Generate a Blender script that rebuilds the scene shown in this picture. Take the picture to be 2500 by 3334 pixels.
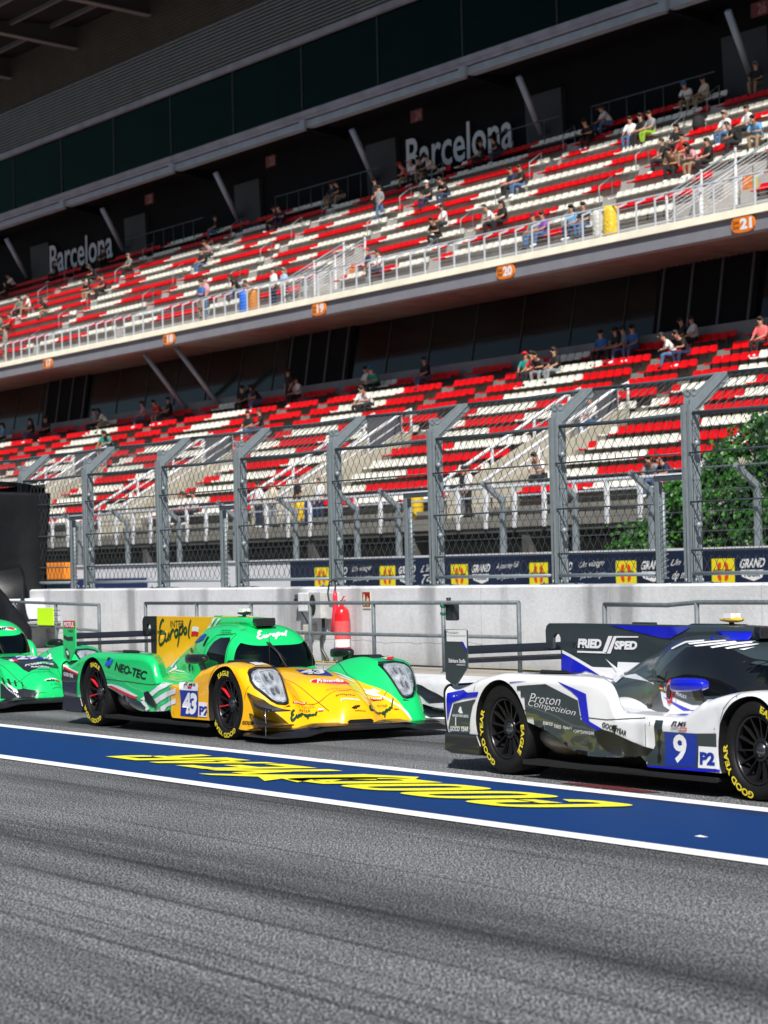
import bpy, bmesh, math, random
import numpy as np
from mathutils import Vector, Matrix, noise
from mathutils.bvhtree import BVHTree
random.seed(7)
R = math.radians
scene = bpy.context.scene
for o in list(bpy.data.objects):
    bpy.data.objects.remove(o)
COL = scene.collection
# ------------------------------------------------ camera, sky, sun, exposure
F = 8700.0
TH = math.atan(4950 / F); PT = math.atan(167 / F); RO = 0.024
st, ct = math.sin(TH), math.cos(TH)
fwd = Vector((-ct * math.cos(PT), st * math.cos(PT), math.sin(PT)))
rt = Vector((st, ct, 0)); up = rt.cross(fwd)
r2 = rt * math.cos(RO) - up * math.sin(RO)
u2 = up * math.cos(RO) + rt * math.sin(RO)
cd = bpy.data.cameras.new('camera'); cam = bpy.data.objects.new('camera', cd); COL.objects.link(cam)
cam.matrix_world = Matrix(((r2.x, u2.x, -fwd.x, 0), (r2.y, u2.y, -fwd.y, 0), (r2.z, u2.z, -fwd.z, 1.62), (0, 0, 0, 1)))
cd.sensor_fit = 'VERTICAL'; cd.sensor_height = 36; cd.sensor_width = 27; cd.lens = F / 3334 * 36
cd.clip_end = 2000; cd.clip_start = .1
cd.dof.use_dof = True; cd.dof.focus_distance = 23.5; cd.dof.aperture_fstop = 4.5
scene.camera = cam
SUN = Vector((.78, -.52, 1.0)).normalized()
w = bpy.data.worlds.new('World'); scene.world = w; w.use_nodes = True
nt = w.node_tree; bg = nt.nodes['Background']
sky = nt.nodes.new('ShaderNodeTexSky'); sky.sky_type = 'NISHITA'; sky.sun_disc = False
sky.sun_elevation = math.asin(SUN.z); sky.sun_rotation = math.atan2(SUN.x, SUN.y)
sky.air_density = 1.2; sky.dust_density = 1.0
nt.links.new(sky.outputs[0], bg.inputs[0]); bg.inputs[1].default_value = .05
sd = bpy.data.lights.new('sun', 'SUN'); sd.energy = 5.0; sd.angle = R(.5); sd.color = (1, .965, .91)
sun = bpy.data.objects.new('sun', sd); COL.objects.link(sun)
sun.rotation_euler = (-SUN).to_track_quat('-Z', 'Y').to_euler(); sun.location = (0, 0, 60)
scene.view_settings.view_transform = 'Standard'; scene.view_settings.look = 'None'
scene.view_settings.exposure = 0.32; scene.view_settings.gamma = 1
scene.cycles.max_bounces = 6; scene.cycles.transparent_max_bounces = 12

# ------------------------------------------------ helpers
MATS = {}
def mat(name, col, rough=.5, metal=0., noise=0., scale=6., bump=0., coat=0., spec=.5, bscale=None, col2=None, stretch=None, detail=4., emit=0):
    if name in MATS: return MATS[name]
    m = bpy.data.materials.new(name); m.use_nodes = True; n = m.node_tree; b = n.nodes['Principled BSDF']
    MATS[name] = m
    b.inputs['Base Color'].default_value = (*col, 1); b.inputs['Roughness'].default_value = rough
    b.inputs['Metallic'].default_value = metal; b.inputs['Coat Weight'].default_value = coat
    b.inputs['Coat Roughness'].default_value = .04; b.inputs['Specular IOR Level'].default_value = spec
    if emit: b.inputs['Emission Color'].default_value = (*col, 1); b.inputs['Emission Strength'].default_value = emit
    tc = n.nodes.new('ShaderNodeTexCoord'); mp = n.nodes.new('ShaderNodeMapping'); n.links.new(tc.outputs['Object'], mp.inputs[0])
    if stretch: mp.inputs['Scale'].default_value = stretch
    nz = n.nodes.new('ShaderNodeTexNoise'); nz.inputs['Scale'].default_value = scale; nz.inputs['Detail'].default_value = detail
    n.links.new(mp.outputs[0], nz.inputs['Vector'])
    if noise or col2:
        mx = n.nodes.new('ShaderNodeMix'); mx.data_type = 'RGBA'
        cr = n.nodes.new('ShaderNodeMapRange'); cr.inputs[1].default_value = .35; cr.inputs[2].default_value = .65
        n.links.new(nz.outputs[0], cr.inputs[0]); n.links.new(cr.outputs[0], mx.inputs[0])
        c2 = col2 or tuple(max(0, c * (1 - noise)) for c in col)
        c1 = col if col2 else tuple(min(1, c * (1 + noise * .5)) for c in col)
        mx.inputs[6].default_value = (*c1, 1); mx.inputs[7].default_value = (*c2, 1)
        n.links.new(mx.outputs[2], b.inputs['Base Color'])
    if bump:
        nb = n.nodes.new('ShaderNodeTexNoise'); nb.inputs['Scale'].default_value = bscale or scale * 4; nb.inputs['Detail'].default_value = 5
        n.links.new(mp.outputs[0], nb.inputs['Vector'])
        bp = n.nodes.new('ShaderNodeBump'); bp.inputs['Strength'].default_value = bump; bp.inputs['Distance'].default_value = .02
        n.links.new(nb.outputs[0], bp.inputs['Height']); n.links.new(bp.outputs[0], b.inputs['Normal'])
    return m
def glassy(name, tint, fac, rough=.02, col=(1, 1, 1)):
    m = bpy.data.materials.new(name); m.use_nodes = True; n = m.node_tree; n.nodes.remove(n.nodes['Principled BSDF'])
    out = n.nodes['Material Output']; tr = n.nodes.new('ShaderNodeBsdfTransparent'); tr.inputs[0].default_value = (*tint, 1)
    gl = n.nodes.new('ShaderNodeBsdfGlossy'); gl.inputs['Roughness'].default_value = rough; gl.inputs[0].default_value = (*col, 1)
    fr = n.nodes.new('ShaderNodeFresnel'); fr.inputs[0].default_value = 1.5
    ad = n.nodes.new('ShaderNodeMath'); ad.operation = 'ADD'; ad.inputs[1].default_value = fac
    mx = n.nodes.new('ShaderNodeMixShader'); n.links.new(fr.outputs[0], ad.inputs[0]); n.links.new(ad.outputs[0], mx.inputs[0])
    n.links.new(tr.outputs[0], mx.inputs[1]); n.links.new(gl.outputs[0], mx.inputs[2]); n.links.new(mx.outputs[0], out.inputs[0])
    MATS[name] = m; return m
def tag(o, label=None, cat=None, group=None, kind=None):
    if label: o['label'] = label
    if cat: o['category'] = cat
    if group: o['group'] = group
    if kind: o['kind'] = kind
    return o
def empty(name, loc=(0, 0, 0), rz=0., label=None, cat=None, group=None, parent=None):
    o = bpy.data.objects.new(name, None); COL.objects.link(o); o.location = loc; o.rotation_euler = (0, 0, rz)
    o.empty_display_size = .1
    if parent: o.parent = parent
    return tag(o, label, cat, group)
def link(name, me, parent=None, loc=(0, 0, 0)):
    o = bpy.data.objects.new(name, me); COL.objects.link(o); o.location = loc
    if parent: o.parent = parent
    return o
def copy_tree(o, parent=None):
    c = o.copy(); COL.objects.link(c); c.parent = parent
    for ch in o.children: copy_tree(ch, c)
    return c
class MB:
    def __init__(s): s.v = []; s.f = []; s.m = []; s.sm = []
    def add(s, vs, fs, mi=0, smooth=False):
        o = len(s.v); s.v += [tuple(x) for x in vs]; s.f += [tuple(i + o for i in f) for f in fs]
        s.m += [mi] * len(fs); s.sm += [smooth] * len(fs); return s
    def box(s, x0, x1, y0, y1, z0, z1, mi=0):
        return s.add([(x0, y0, z0), (x1, y0, z0), (x1, y1, z0), (x0, y1, z0), (x0, y0, z1), (x1, y0, z1), (x1, y1, z1), (x0, y1, z1)],
                     [(0, 3, 2, 1), (4, 5, 6, 7), (0, 1, 5, 4), (1, 2, 6, 5), (2, 3, 7, 6), (3, 0, 4, 7)], mi)
    def tube(s, pts, r, n=8, mi=0, smooth=True, r1=None, cap=True):
        pts = [Vector(p) for p in pts]; vs = []; L = len(pts)
        u = None
        for i, p in enumerate(pts):
            d = ((pts[min(i + 1, L - 1)] - pts[max(i - 1, 0)])).normalized()
            if u is None: u = d.orthogonal().normalized()
            else: u = (u - d * u.dot(d)).normalized()
            v = d.cross(u); rr = r if r1 is None else r + (r1 - r) * i / (L - 1)
            if isinstance(r, (list, tuple)): rr = r[i]
            vs += [p + (u * math.cos(2 * math.pi * k / n) + v * math.sin(2 * math.pi * k / n)) * rr for k in range(n)]
        fs = [(i * n + k, i * n + (k + 1) % n, (i + 1) * n + (k + 1) % n, (i + 1) * n + k) for i in range(L - 1) for k in range(n)]
        if cap: fs += [tuple(range(n))[::-1], tuple((L - 1) * n + k for k in range(n))]
        return s.add(vs, fs, mi, smooth)
    def prism(s, poly, axis, a, b, mi=0):
        # poly: 2D points in the plane normal to axis; extruded from a to b
        def P(q, t):
            return {'x': (t, q[0], q[1]), 'y': (q[0], t, q[1]), 'z': (q[0], q[1], t)}[axis]
        n = len(poly); vs = [P(q, a) for q in poly] + [P(q, b) for q in poly]
        fs = [tuple(range(n)), tuple(range(2 * n - 1, n - 1, -1))] + [(i, i + n, (i + 1) % n + n, (i + 1) % n) for i in range(n)]
        return s.add(vs, fs, mi)
    def lathe(s, prof, c=(0, 0, 0), axis='z', n=24, mi=0, smooth=True):
        vs = []
        for r, h in prof:
            for k in range(n):
                a = 2 * math.pi * k / n; x, y = r * math.cos(a), r * math.sin(a)
                p = {'z': (x, y, h), 'y': (x, h, y), 'x': (h, x, y)}[axis]
                vs.append((p[0] + c[0], p[1] + c[1], p[2] + c[2]))
        fs = [(i * n + k, i * n + (k + 1) % n, (i + 1) * n + (k + 1) % n, (i + 1) * n + k) for i in range(len(prof) - 1) for k in range(n)]
        return s.add(vs, fs, mi, smooth)
    def mesh(s, name, mats):
        me = bpy.data.meshes.new(name); me.from_pydata(s.v, [], s.f); me.validate()
        for m in (mats if isinstance(mats, (list, tuple)) else [mats]): me.materials.append(m)
        if len(me.polygons) == len(s.m):
            me.polygons.foreach_set('material_index', s.m); me.polygons.foreach_set('use_smooth', s.sm)
        bm = bmesh.new(); bm.from_mesh(me); bmesh.ops.recalc_face_normals(bm, faces=bm.faces); bm.to_mesh(me); bm.free()
        me.update(); return me
    def build(s, name, mats, parent=None, loc=(0, 0, 0)):
        return link(name, s.mesh(name, mats), parent, loc)
def bevel(o, wd, seg=2):
    b = o.modifiers.new('bevel', 'BEVEL'); b.width = wd; b.segments = seg; b.limit_method = 'ANGLE'; b.angle_limit = R(40); return o
def pw(x, pts):
    # monotone cubic interpolation through (x, value) pairs
    pts = sorted(pts); xs = [p[0] for p in pts]; ys = [p[1] for p in pts]
    if x <= xs[0]: return ys[0]
    if x >= xs[-1]: return ys[-1]
    n = len(xs); i = max(j for j in range(n - 1) if xs[j] <= x)
    d = [(ys[j + 1] - ys[j]) / (xs[j + 1] - xs[j]) for j in range(n - 1)]
    def m(j):
        if j == 0: return d[0]
        if j == n - 1: return d[-1]
        if d[j - 1] * d[j] <= 0: return 0
        return 2 * d[j - 1] * d[j] / (d[j - 1] + d[j])
    h = xs[i + 1] - xs[i]; t = (x - xs[i]) / h
    return (2*t**3-3*t*t+1)*ys[i] + (t**3-2*t*t+t)*h*m(i) + (-2*t**3+3*t*t)*ys[i+1] + (t**3-t*t)*h*m(i+1)
def sstep(a, b, x):
    t = min(1, max(0, (x - a) / (b - a))); return t * t * (3 - 2 * t)
TXT = {}
def text_mesh(s, bold=.0, shear=0., spacing=1.):
    # outline text as a flat mesh: (verts 2D, faces), scaled so its box is 0..1 x 0..1
    k = (s, bold, shear, spacing)
    if k in TXT: return TXT[k]
    cu = bpy.data.curves.new('t', 'FONT'); cu.body = s; cu.offset = bold; cu.shear = shear; cu.space_character = spacing; cu.resolution_u = 3
    ob = bpy.data.objects.new('t', cu); COL.objects.link(ob)
    dg = bpy.context.evaluated_depsgraph_get(); dg.update()
    me = bpy.data.meshes.new_from_object(ob.evaluated_get(dg))
    v = np.array([x.co[:2] for x in me.vertices]); f = [tuple(p.vertices) for p in me.polygons]
    bpy.data.objects.remove(ob); bpy.data.curves.remove(cu); bpy.data.meshes.remove(me)
    mn, mx = v.min(0), v.max(0)
    v = (v - mn) / (mx - mn); TXT[k] = (v, f, (mx[0] - mn[0]) / (mx[1] - mn[1])); return TXT[k]
def text3d(mb, s, o, e, u, h=None, mi=0, bold=.0, shear=0., spacing=1.):
    # text in 3D: origin o (lower left), baseline vector e (its full length), up vector u (its full height)
    v, f, ar = text_mesh(s, bold, shear, spacing); o, e, u = Vector(o), Vector(e), Vector(u)
    mb.add([o + e * x + u * y for x, y in v], f, mi)
# shared materials
GALV = mat('galvanised_steel', (.235, .275, .30), .45, .25, .08, 14, .05)
GALVD = mat('galvanised_dark', (.07, .09, .105), .5, .3, .1, 14, .05)
CARBON = mat('carbon_black', (.012, .012, .014), .3, 0, .2, 30, .05, .3)
BLACKM = mat('matt_black', (.006, .006, .007), .6)
WHITEP = mat('white_paint_metal', (.72, .74, .78), .45, 0, .12, 7)
# ------------------------------------------------ ground
def asphalt():
    m = bpy.data.materials.new('asphalt'); m.use_nodes = True; n = m.node_tree; b = n.nodes['Principled BSDF']; N = n.nodes.new; L = n.links.new
    geo = N('ShaderNodeNewGeometry')
    def noise_(scale, stretch=(1, 1, 1), det=3, rough=.6):
        mp = N('ShaderNodeMapping'); mp.inputs['Scale'].default_value = stretch; L(geo.outputs['Position'], mp.inputs[0])
        z = N('ShaderNodeTexNoise'); z.inputs['Scale'].default_value = scale; z.inputs['Detail'].default_value = det; z.inputs['Roughness'].default_value = rough; L(mp.outputs[0], z.inputs['Vector']); return z.outputs[0]
    def rng(s, a, b_, c, d):
        r = N('ShaderNodeMapRange'); r.inputs[1].default_value = a; r.inputs[2].default_value = b_; r.inputs[3].default_value = c; r.inputs[4].default_value = d; L(s, r.inputs[0]); return r.outputs[0]
    def mul(a, b_, op='MULTIPLY'):
        q = N('ShaderNodeMath'); q.operation = op; L(a, q.inputs[0])
        if isinstance(b_, float): q.inputs[1].default_value = b_
        else: L(b_, q.inputs[1])
        return q.outputs[0]
    rot = N('ShaderNodeMapping'); rot.inputs['Rotation'].default_value = (0, 0, R(29.6)); L(geo.outputs['Position'], rot.inputs[0])
    def grit(scale, st, det):
        mp = N('ShaderNodeMapping'); mp.inputs['Scale'].default_value = st; L(rot.outputs[0], mp.inputs[0])
        z = N('ShaderNodeTexNoise'); z.inputs['Scale'].default_value = scale; z.inputs['Detail'].default_value = det; z.inputs['Roughness'].default_value = .75; L(mp.outputs[0], z.inputs['Vector']); return z.outputs[0]
    grain = rng(grit(100, (.24, 1, 1), 2), .45, .58, .0, 1.); grain2 = rng(grit(42, (.26, 1, 1), 3), .38, .62, .66, 1.26)
    big = rng(noise_(.35, (1, 2, 1), 4), .3, .7, .72, 1.2)
    st1 = rng(noise_(1., (.045, 1.1, 1), 6, .66), .45, .66, 1.15, .42)      # broad rubber bands along the lane
    st2 = rng(noise_(1., (.012, 9., 1), 4, .65), .54, .61, 1., .38)       # narrow tyre lines
    mask = rng(noise_(.5, (.25, 1, 1), 2), .38, .6, 0., 1.)
    q = N('ShaderNodeMix'); q.data_type = 'FLOAT'; L(mask, q.inputs[0]); q.inputs[2].default_value = 1.; L(st2, q.inputs[3])
    v = mul(mul(mul(grain2, big), st1), q.outputs[0])
    base = N('ShaderNodeMix'); base.data_type = 'RGBA'; L(grain, base.inputs[0]); base.inputs[6].default_value = (.010, .011, .013, 1); base.inputs[7].default_value = (.30, .31, .325, 1)
    sc = N('ShaderNodeVectorMath'); sc.operation = 'SCALE'; L(base.outputs[2], sc.inputs[0]); L(v, sc.inputs['Scale']); L(sc.outputs[0], b.inputs['Base Color'])
    b.inputs['Roughness'].default_value = .8; b.inputs['Specular IOR Level'].default_value = .3
    bp = N('ShaderNodeBump'); bp.inputs['Strength'].default_value = .55; bp.inputs['Distance'].default_value = .012; L(noise_(70, det=4, rough=.7), bp.inputs['Height']); L(bp.outputs[0], b.inputs['Normal'])
    return m
ASPH = asphalt()
def sheet(name, x0, x1, y0, y1, z, m, label=None):
    mb = MB(); mb.add([(x0, y0, z), (x1, y0, z), (x1, y1, z), (x0, y1, z)], [(0, 1, 2, 3)]); o = mb.build(name, m); o['kind'] = 'structure'; return o
sheet('ground', -900, 600, -400, 800, 0, ASPH)
def paint(name, col, wear, scuff=0.):
    # road paint: flecks of asphalt show through, rubber is dragged across it along the lane
    m = bpy.data.materials.new(name); m.use_nodes = True; n = m.node_tree; b = n.nodes['Principled BSDF']; N = n.nodes.new; L = n.links.new
    geo = N('ShaderNodeNewGeometry')
    z = N('ShaderNodeTexNoise'); z.inputs['Scale'].default_value = 55; z.inputs['Detail'].default_value = 5; L(geo.outputs['Position'], z.inputs['Vector'])
    r = N('ShaderNodeMapRange'); r.inputs[1].default_value = wear; r.inputs[2].default_value = wear + .06; L(z.outputs[0], r.inputs[0])
    mx = N('ShaderNodeMix'); mx.data_type = 'RGBA'; L(r.outputs[0], mx.inputs[0]); mx.inputs[6].default_value = (*col, 1); mx.inputs[7].default_value = (.05, .05, .055, 1)
    mp = N('ShaderNodeMapping'); mp.inputs['Scale'].default_value = (.06, 3.2, 1); L(geo.outputs['Position'], mp.inputs[0])
    z2 = N('ShaderNodeTexNoise'); z2.inputs['Scale'].default_value = 1.6; z2.inputs['Detail'].default_value = 8; z2.inputs['Roughness'].default_value = .7; L(mp.outputs[0], z2.inputs['Vector'])
    r2_ = N('ShaderNodeMapRange'); r2_.inputs[1].default_value = .56; r2_.inputs[2].default_value = .68; r2_.inputs[4].default_value = scuff; L(z2.outputs[0], r2_.inputs[0])
    m2 = N('ShaderNodeMix'); m2.data_type = 'RGBA'; L(r2_.outputs[0], m2.inputs[0]); L(mx.outputs[2], m2.inputs[6]); m2.inputs[7].default_value = (.02, .02, .024, 1)
    L(m2.outputs[2], b.inputs['Base Color']); b.inputs['Roughness'].default_value = .6; b.inputs['Specular IOR Level'].default_value = .25
    bp = N('ShaderNodeBump'); bp.inputs['Strength'].default_value = .25; bp.inputs['Distance'].default_value = .008; L(z.outputs[0], bp.inputs['Height']); L(bp.outputs[0], b.inputs['Normal'])
    return m
LWHITE = paint('lane_white_paint', (.80, .81, .83), .70, .12); LBLUE = paint('lane_blue_paint', (.001, .032, .145), .78, .75)
LYEL = paint('lane_yellow_paint', (.80, .76, .03), .72, .25)
def marking(o, label, cat='road marking'):
    o['kind'] = 'structure'; return o
sheet('lane_paint_blue', -160, 40, 8.70, 10.40, .004, LBLUE)
sheet('lane_line_near', -160, 40, 8.56, 8.735, .008, LWHITE)
sheet('lane_line_far', -160, 40, 10.33, 10.50, .008, LWHITE)
sheet('lane_line_kerb', -160, 40, 14.1, 14.25, .004, LWHITE)
# ------------------------------------------------ painted ground lettering (read from the wall side)
def ground_text():
    mb = MB(); sl = .86
    def Mp(x0, w_, p): return (x0 - w_ * p[0] - .56 * p[1], 9.99 - .70 * p[1], .012)
    def ring(x0, w_, sq=1., gap=None):
        # outer and inner loops of a rounded letter; gap: angular range left open
        n = 40; V = []; Fc = []
        for i in range(n):
            a_ = 2 * math.pi * i / n; c, s_ = math.cos(a_), math.sin(a_)
            ex = .55; o = (.5 + .5 * math.copysign(abs(c) ** ex, c) if (sq == 1 or c > 0) else .0, .5 + .5 * math.copysign(abs(s_) ** ex, s_))
            q = (.5 + .17 * math.copysign(abs(c) ** ex, c), .5 + .36 * math.copysign(abs(s_) ** ex, s_))
            V += [Mp(x0, w_, o), Mp(x0, w_, q)]
        for i in range(n):
            if gap and gap[0] < i < gap[1]: continue
            j = (i + 1) % n; Fc.append((2 * i, 2 * j, 2 * j + 1, 2 * i + 1))
        mb.add(V, Fc)
    def pol(x0, w_, *P):
        for q in P: mb.add([Mp(x0, w_, p) for p in q], [tuple(range(len(q)))])
    W_ = .74
    ring(-14.20, W_, gap=(36, 40)); pol(-14.20, W_, [(.52, .38), (1, .38), (1, .54), (.52, .54)])
    ring(-15.08, W_); ring(-15.94, W_); ring(-16.78, W_, sq=0)
    pol(-18.05, W_, [(.34, 0), (.66, 0), (.66, .42), (.34, .42)], [(.34, .42), (.66, .42), (1, 1), (.68, 1), (.5, .66), (.32, 1), (0, 1)])
    pol(-18.72, W_ * .85, [(0, 0), (.34, 0), (.34, 1), (0, 1)], [(.34, 0), (.95, 0), (.95, .17), (.34, .17)], [(.34, .42), (.85, .42), (.85, .58), (.34, .58)], [(.34, .83), (.95, .83), (.95, 1), (.34, 1)])
    pol(-19.38, W_, [(0, 0), (.3, 0), (.52, .8), (.62, 1), (.38, 1)], [(.7, 0), (1, 0), (.62, 1), (.48, .8)], [(.27, .2), (.76, .2), (.71, .36), (.33, .36)])
    pol(-20.10, W_, [(0, 0), (.34, 0), (.34, 1), (0, 1)], [(.34, .84), (.8, .84), (1, .74), (.85, 1), (.34, 1)], [(.8, .84), (1, .74), (1, .58), (.8, .5), (.68, .6), (.68, .78)], [(.34, .42), (.8, .42), (.9, .52), (.7, .6), (.34, .58)], [(.45, .42), (.72, 0), (1, 0), (.75, .45)])
    # winged foot between the words
    foot = [(-17.35, 10.12), (-17.9, 9.95), (-18.05, 9.7), (-18.5, 9.35), (-18.95, 9.05), (-18.75, 9.05), (-18.3, 9.25), (-17.9, 9.1), (-18.0, 9.3), (-17.6, 9.22), (-17.75, 9.42), (-17.45, 9.4), (-17.6, 9.62), (-17.35, 9.75), (-17.5, 9.85), (-17.2, 10.0)]
    mb.add([(x, y, .012) for x, y in foot], [tuple(range(len(foot)))[::-1]])
    o = mb.build('lane_lettering', LYEL); o['kind'] = 'structure'
ground_text()
mb = MB(); mb.add([(-12.53, 9.13, 0), (-12.45, 9.135, 0), (-12.44, 9.165, 0), (-12.51, 9.17, 0), (-12.5, 9.15, .008)], [(0, 1, 4), (1, 2, 4), (2, 3, 4), (3, 0, 4)]); o = mb.build('paper_scrap', WHITEP, loc=(0, 0, .008))
tag(o, 'small white scrap lying on the blue pit lane stripe', 'litter')
mb = MB(); mb.add([(-16.2, 10.62, 0), (-15.2, 10.58, 0), (-15.0, 10.68, 0), (-15.6, 10.75, 0), (-16.1, 10.72, 0)], [(0, 1, 2, 3, 4)]); o = mb.build('red_paint_patch', mat('worn_red_paint', (.12, .008, .012), .8, noise=.8, scale=30), loc=(0, 0, .005)); o['kind'] = 'structure'
# ------------------------------------------------ kerb, pavement, pit wall
def concrete(name, col, stain=.35, streak=False, cracks=False):
    m = bpy.data.materials.new(name); m.use_nodes = True; n = m.node_tree; b = n.nodes['Principled BSDF']; N = n.nodes.new; L = n.links.new
    geo = N('ShaderNodeNewGeometry'); sp = N('ShaderNodeSeparateXYZ'); L(geo.outputs['Position'], sp.inputs[0])
    def nz(sc, st=(1, 1, 1), det=5):
        mp = N('ShaderNodeMapping'); mp.inputs['Scale'].default_value = st; L(geo.outputs['Position'], mp.inputs[0]); z = N('ShaderNodeTexNoise'); z.inputs['Scale'].default_value = sc; z.inputs['Detail'].default_value = det; L(mp.outputs[0], z.inputs['Vector']); return z.outputs[0]
    def rg(s, a, b_, c, d):
        r = N('ShaderNodeMapRange'); r.inputs[1].default_value = a; r.inputs[2].default_value = b_; r.inputs[3].default_value = c; r.inputs[4].default_value = d; L(s, r.inputs[0]); return r.outputs[0]
    def mu(a, c):
        q = N('ShaderNodeMath'); q.operation = 'MULTIPLY'; L(a, q.inputs[0]); L(c, q.inputs[1]); return q.outputs[0]
    v = mu(rg(nz(1.3), .35, .7, 1.05, 1 - stain * .4), rg(nz(18), .3, .75, 1.04, 1 - stain * .25))
    if streak:
        v = mu(v, rg(nz(1., (1.5, 1.5, .16), 5), .54, .68, 1., 1 - stain * 1.1)); 
        dirt = rg(sp.outputs[2], .34, .62, .78, 1.); v = mu(v, dirt)
        w_ = N('ShaderNodeTexWave'); w_.wave_type = 'BANDS'; w_.bands_direction = 'X'; w_.inputs['Scale'].default_value = .116; w_.inputs['Distortion'].default_value = 0; L(geo.outputs['Position'], w_.inputs[0]) if False else None
        # casting joints: one every 2.7 m, and the faint plank line half way up
        md = N('ShaderNodeMath'); md.operation = 'PINGPONG'; L(sp.outputs[0], md.inputs[0]); md.inputs[1].default_value = 1.37; v = mu(v, rg(md.outputs[0], 0, .012, .72, 1.))
    if cracks:
        cz = N('ShaderNodeMath'); cz.operation = 'MULTIPLY_ADD'; L(nz(1.6, (1, 1, .2), 8), cz.inputs[0]); cz.inputs[1].default_value = .16; L(sp.outputs[2], cz.inputs[2])
        ab = N('ShaderNodeMath'); ab.operation = 'SUBTRACT'; L(cz.outputs[0], ab.inputs[0]); ab.inputs[1].default_value = .695
        a2 = N('ShaderNodeMath'); a2.operation = 'ABSOLUTE'; L(ab.outputs[0], a2.inputs[0]); v = mu(v, rg(a2.outputs[0], 0, .007, .35, 1.))
    sc = N('ShaderNodeVectorMath'); sc.operation = 'SCALE'; sc.inputs[0].default_value = col; L(v, sc.inputs['Scale']); L(sc.outputs[0], b.inputs['Base Color'])
    b.inputs['Roughness'].default_value = .85
    bp = N('ShaderNodeBump'); bp.inputs['Strength'].default_value = .35; bp.inputs['Distance'].default_value = .01; L(nz(30), bp.inputs['Height']); L(bp.outputs[0], b.inputs['Normal']); return m
WALLM = concrete('pit_wall_concrete', (.66, .67, .70), .42, True, True); KERBM = concrete('kerb_whitewash', (.62, .63, .66), .5); PAVM = concrete('pavement_concrete', (.36, .33, .29), .4)
def struct(mb, name, m): o = mb.build(name, m); o['kind'] = 'structure'; return o
# whitewashed kerb, its face knocked about
mb = MB(); V = []; NX = 600
random.seed(3)
prof = [(15.20, 0), (15.21, .12), (15.22, .24), (15.26, .30), (15.32, .322), (15.75, .325)]
for i in range(NX):
    x = -48 + i * 40 / (NX - 1)
    for j, (y, z) in enumerate(prof):
        a = noise.noise(Vector((x * 4, j * 1.7, 0))) * .018 + noise.noise(Vector((x * 17, j * 3, 5))) * .012
        V.append((x, y + (a if j < 5 else 0), z + (a * .4 if 0 < j < 5 else 0)))
mb.add(V, [(i * 6 + j, i * 6 + 6 + j, i * 6 + 7 + j, i * 6 + 1 + j) for i in range(NX - 1) for j in range(5)], 0, True)
struct(mb, 'kerb', KERBM)
mb = MB(); mb.box(-120, 40, 15.75, 16.95, 0, .32); struct(mb, 'pavement', PAVM)
mb = MB(); mb.box(-48.5, 40, 16.9, 17.42, .32, 1.30); mb.add([(-48.5, 16.9, 1.3), (40, 16.9, 1.3), (40, 16.93, 1.325), (-48.5, 16.93, 1.325), (40, 17.4, 1.325), (-48.5, 17.4, 1.325)], [(0, 1, 2, 3), (3, 2, 4, 5)])
o = mb.build('pit_wall', WALLM); tag(o, 'long pale grey concrete pit wall with cracks and damp streaks', 'wall')
mb = MB(); mb.box(-48, 30, 16.885, 16.899, .32, .335); o = mb.build('wall_foot_strip', mat('foot_strip_dark', (.02, .018, .012), .95, noise=.5, scale=8)); tag(o, 'thin dark line along the foot of the pit wall', 'dirt', kind='stuff')  # thin dark strip where the wall meets the pavement
YC = mat('yellow_cable', (.45, .40, .02), .6)
mb = MB(); mb.tube([(-48 + i * .8, 16.84 + .02 * math.sin(i * 1.7), .332 + .005 * math.sin(i)) for i in range(60)], .007, 6); o = mb.build('yellow_cable', YC); tag(o, 'thin yellow cable lying along the foot of the wall', 'cable')
mb = MB(); mb.tube([(-30.9 + i * .7, 16.80 + .03 * math.sin(i * 2.3), .334) for i in range(20)], .009, 6); o = mb.build('black_cable', BLACKM); tag(o, 'black cable running beside the yellow one under the wall', 'cable')
# ------------------------------------------------ guard rails on the pavement
RAILM = mat('grey_painted_tube', (.125, .150, .165), .5, .0, .2, 14)
def rail(name, label, xs, ztop, zmid, posts, extend=0):
    root = empty(name, (posts[0], 16.1, .32), 0, label, 'guard rail'); L = lambda p: (p[0] - posts[0], 0, p[1] - .32)
    mb = MB(); mb.tube([L(p) for p in ztop], .024, 10); mb.build('top_rail', RAILM, root)
    mb = MB(); mb.tube([L(p) for p in zmid], .022, 10); mb.build('middle_rail', RAILM, root)
    for i, px in enumerate(posts):
        zt = np.interp(px, [p[0] for p in ztop], [p[1] for p in ztop]); mb = MB(); mb.tube([L((px, .32)), L((px, zt))], .026, 10); mb.lathe([(.05, 0), (.05, .006), (.03, .012)], (px - posts[0], 0, 0), 'z', 12); mb.build('post', RAILM, root)
rail('guard_rail', 'grey tube guard rail at left, behind the green car number 29', None, [(-46, 1.16), (-40.39, 1.14), (-38.69, 1.12), (-37.02, 1.10)], [(-46, .78), (-38.72, .75), (-37.02, .71)], [-46, -42.2, -40.39, -38.69, -37.02])
rail('guard_rail', 'grey tube guard rail in the middle, behind the green and yellow car', None, [(-35.34, 1.125), (-25.3, 1.145)], [(-35.34, .74), (-25.3, .755)], [-35.34, -33.63, -31.95, -30.28, -28.62, -26.95, -25.3])
rail('guard_rail', 'grey tube guard rail at right with a kinked top, behind car number 9', None, [(-23.6, 1.125), (-22.45, 1.12), (-21.93, 1.15), (-12, 1.16)], [(-23.6, .74), (-12, .76)], [-23.6, -21.95, -20.3, -18.6, -17, -15.3, -13.6])
mb = MB(); mb.tube([(-25.7, 16.1, .52), (-25.2, 16.06, .52)], .008, 6); tag(mb.build('rail_pin', GALVD), 'thin dark rod across the last post of the middle rail', 'rod')
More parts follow.
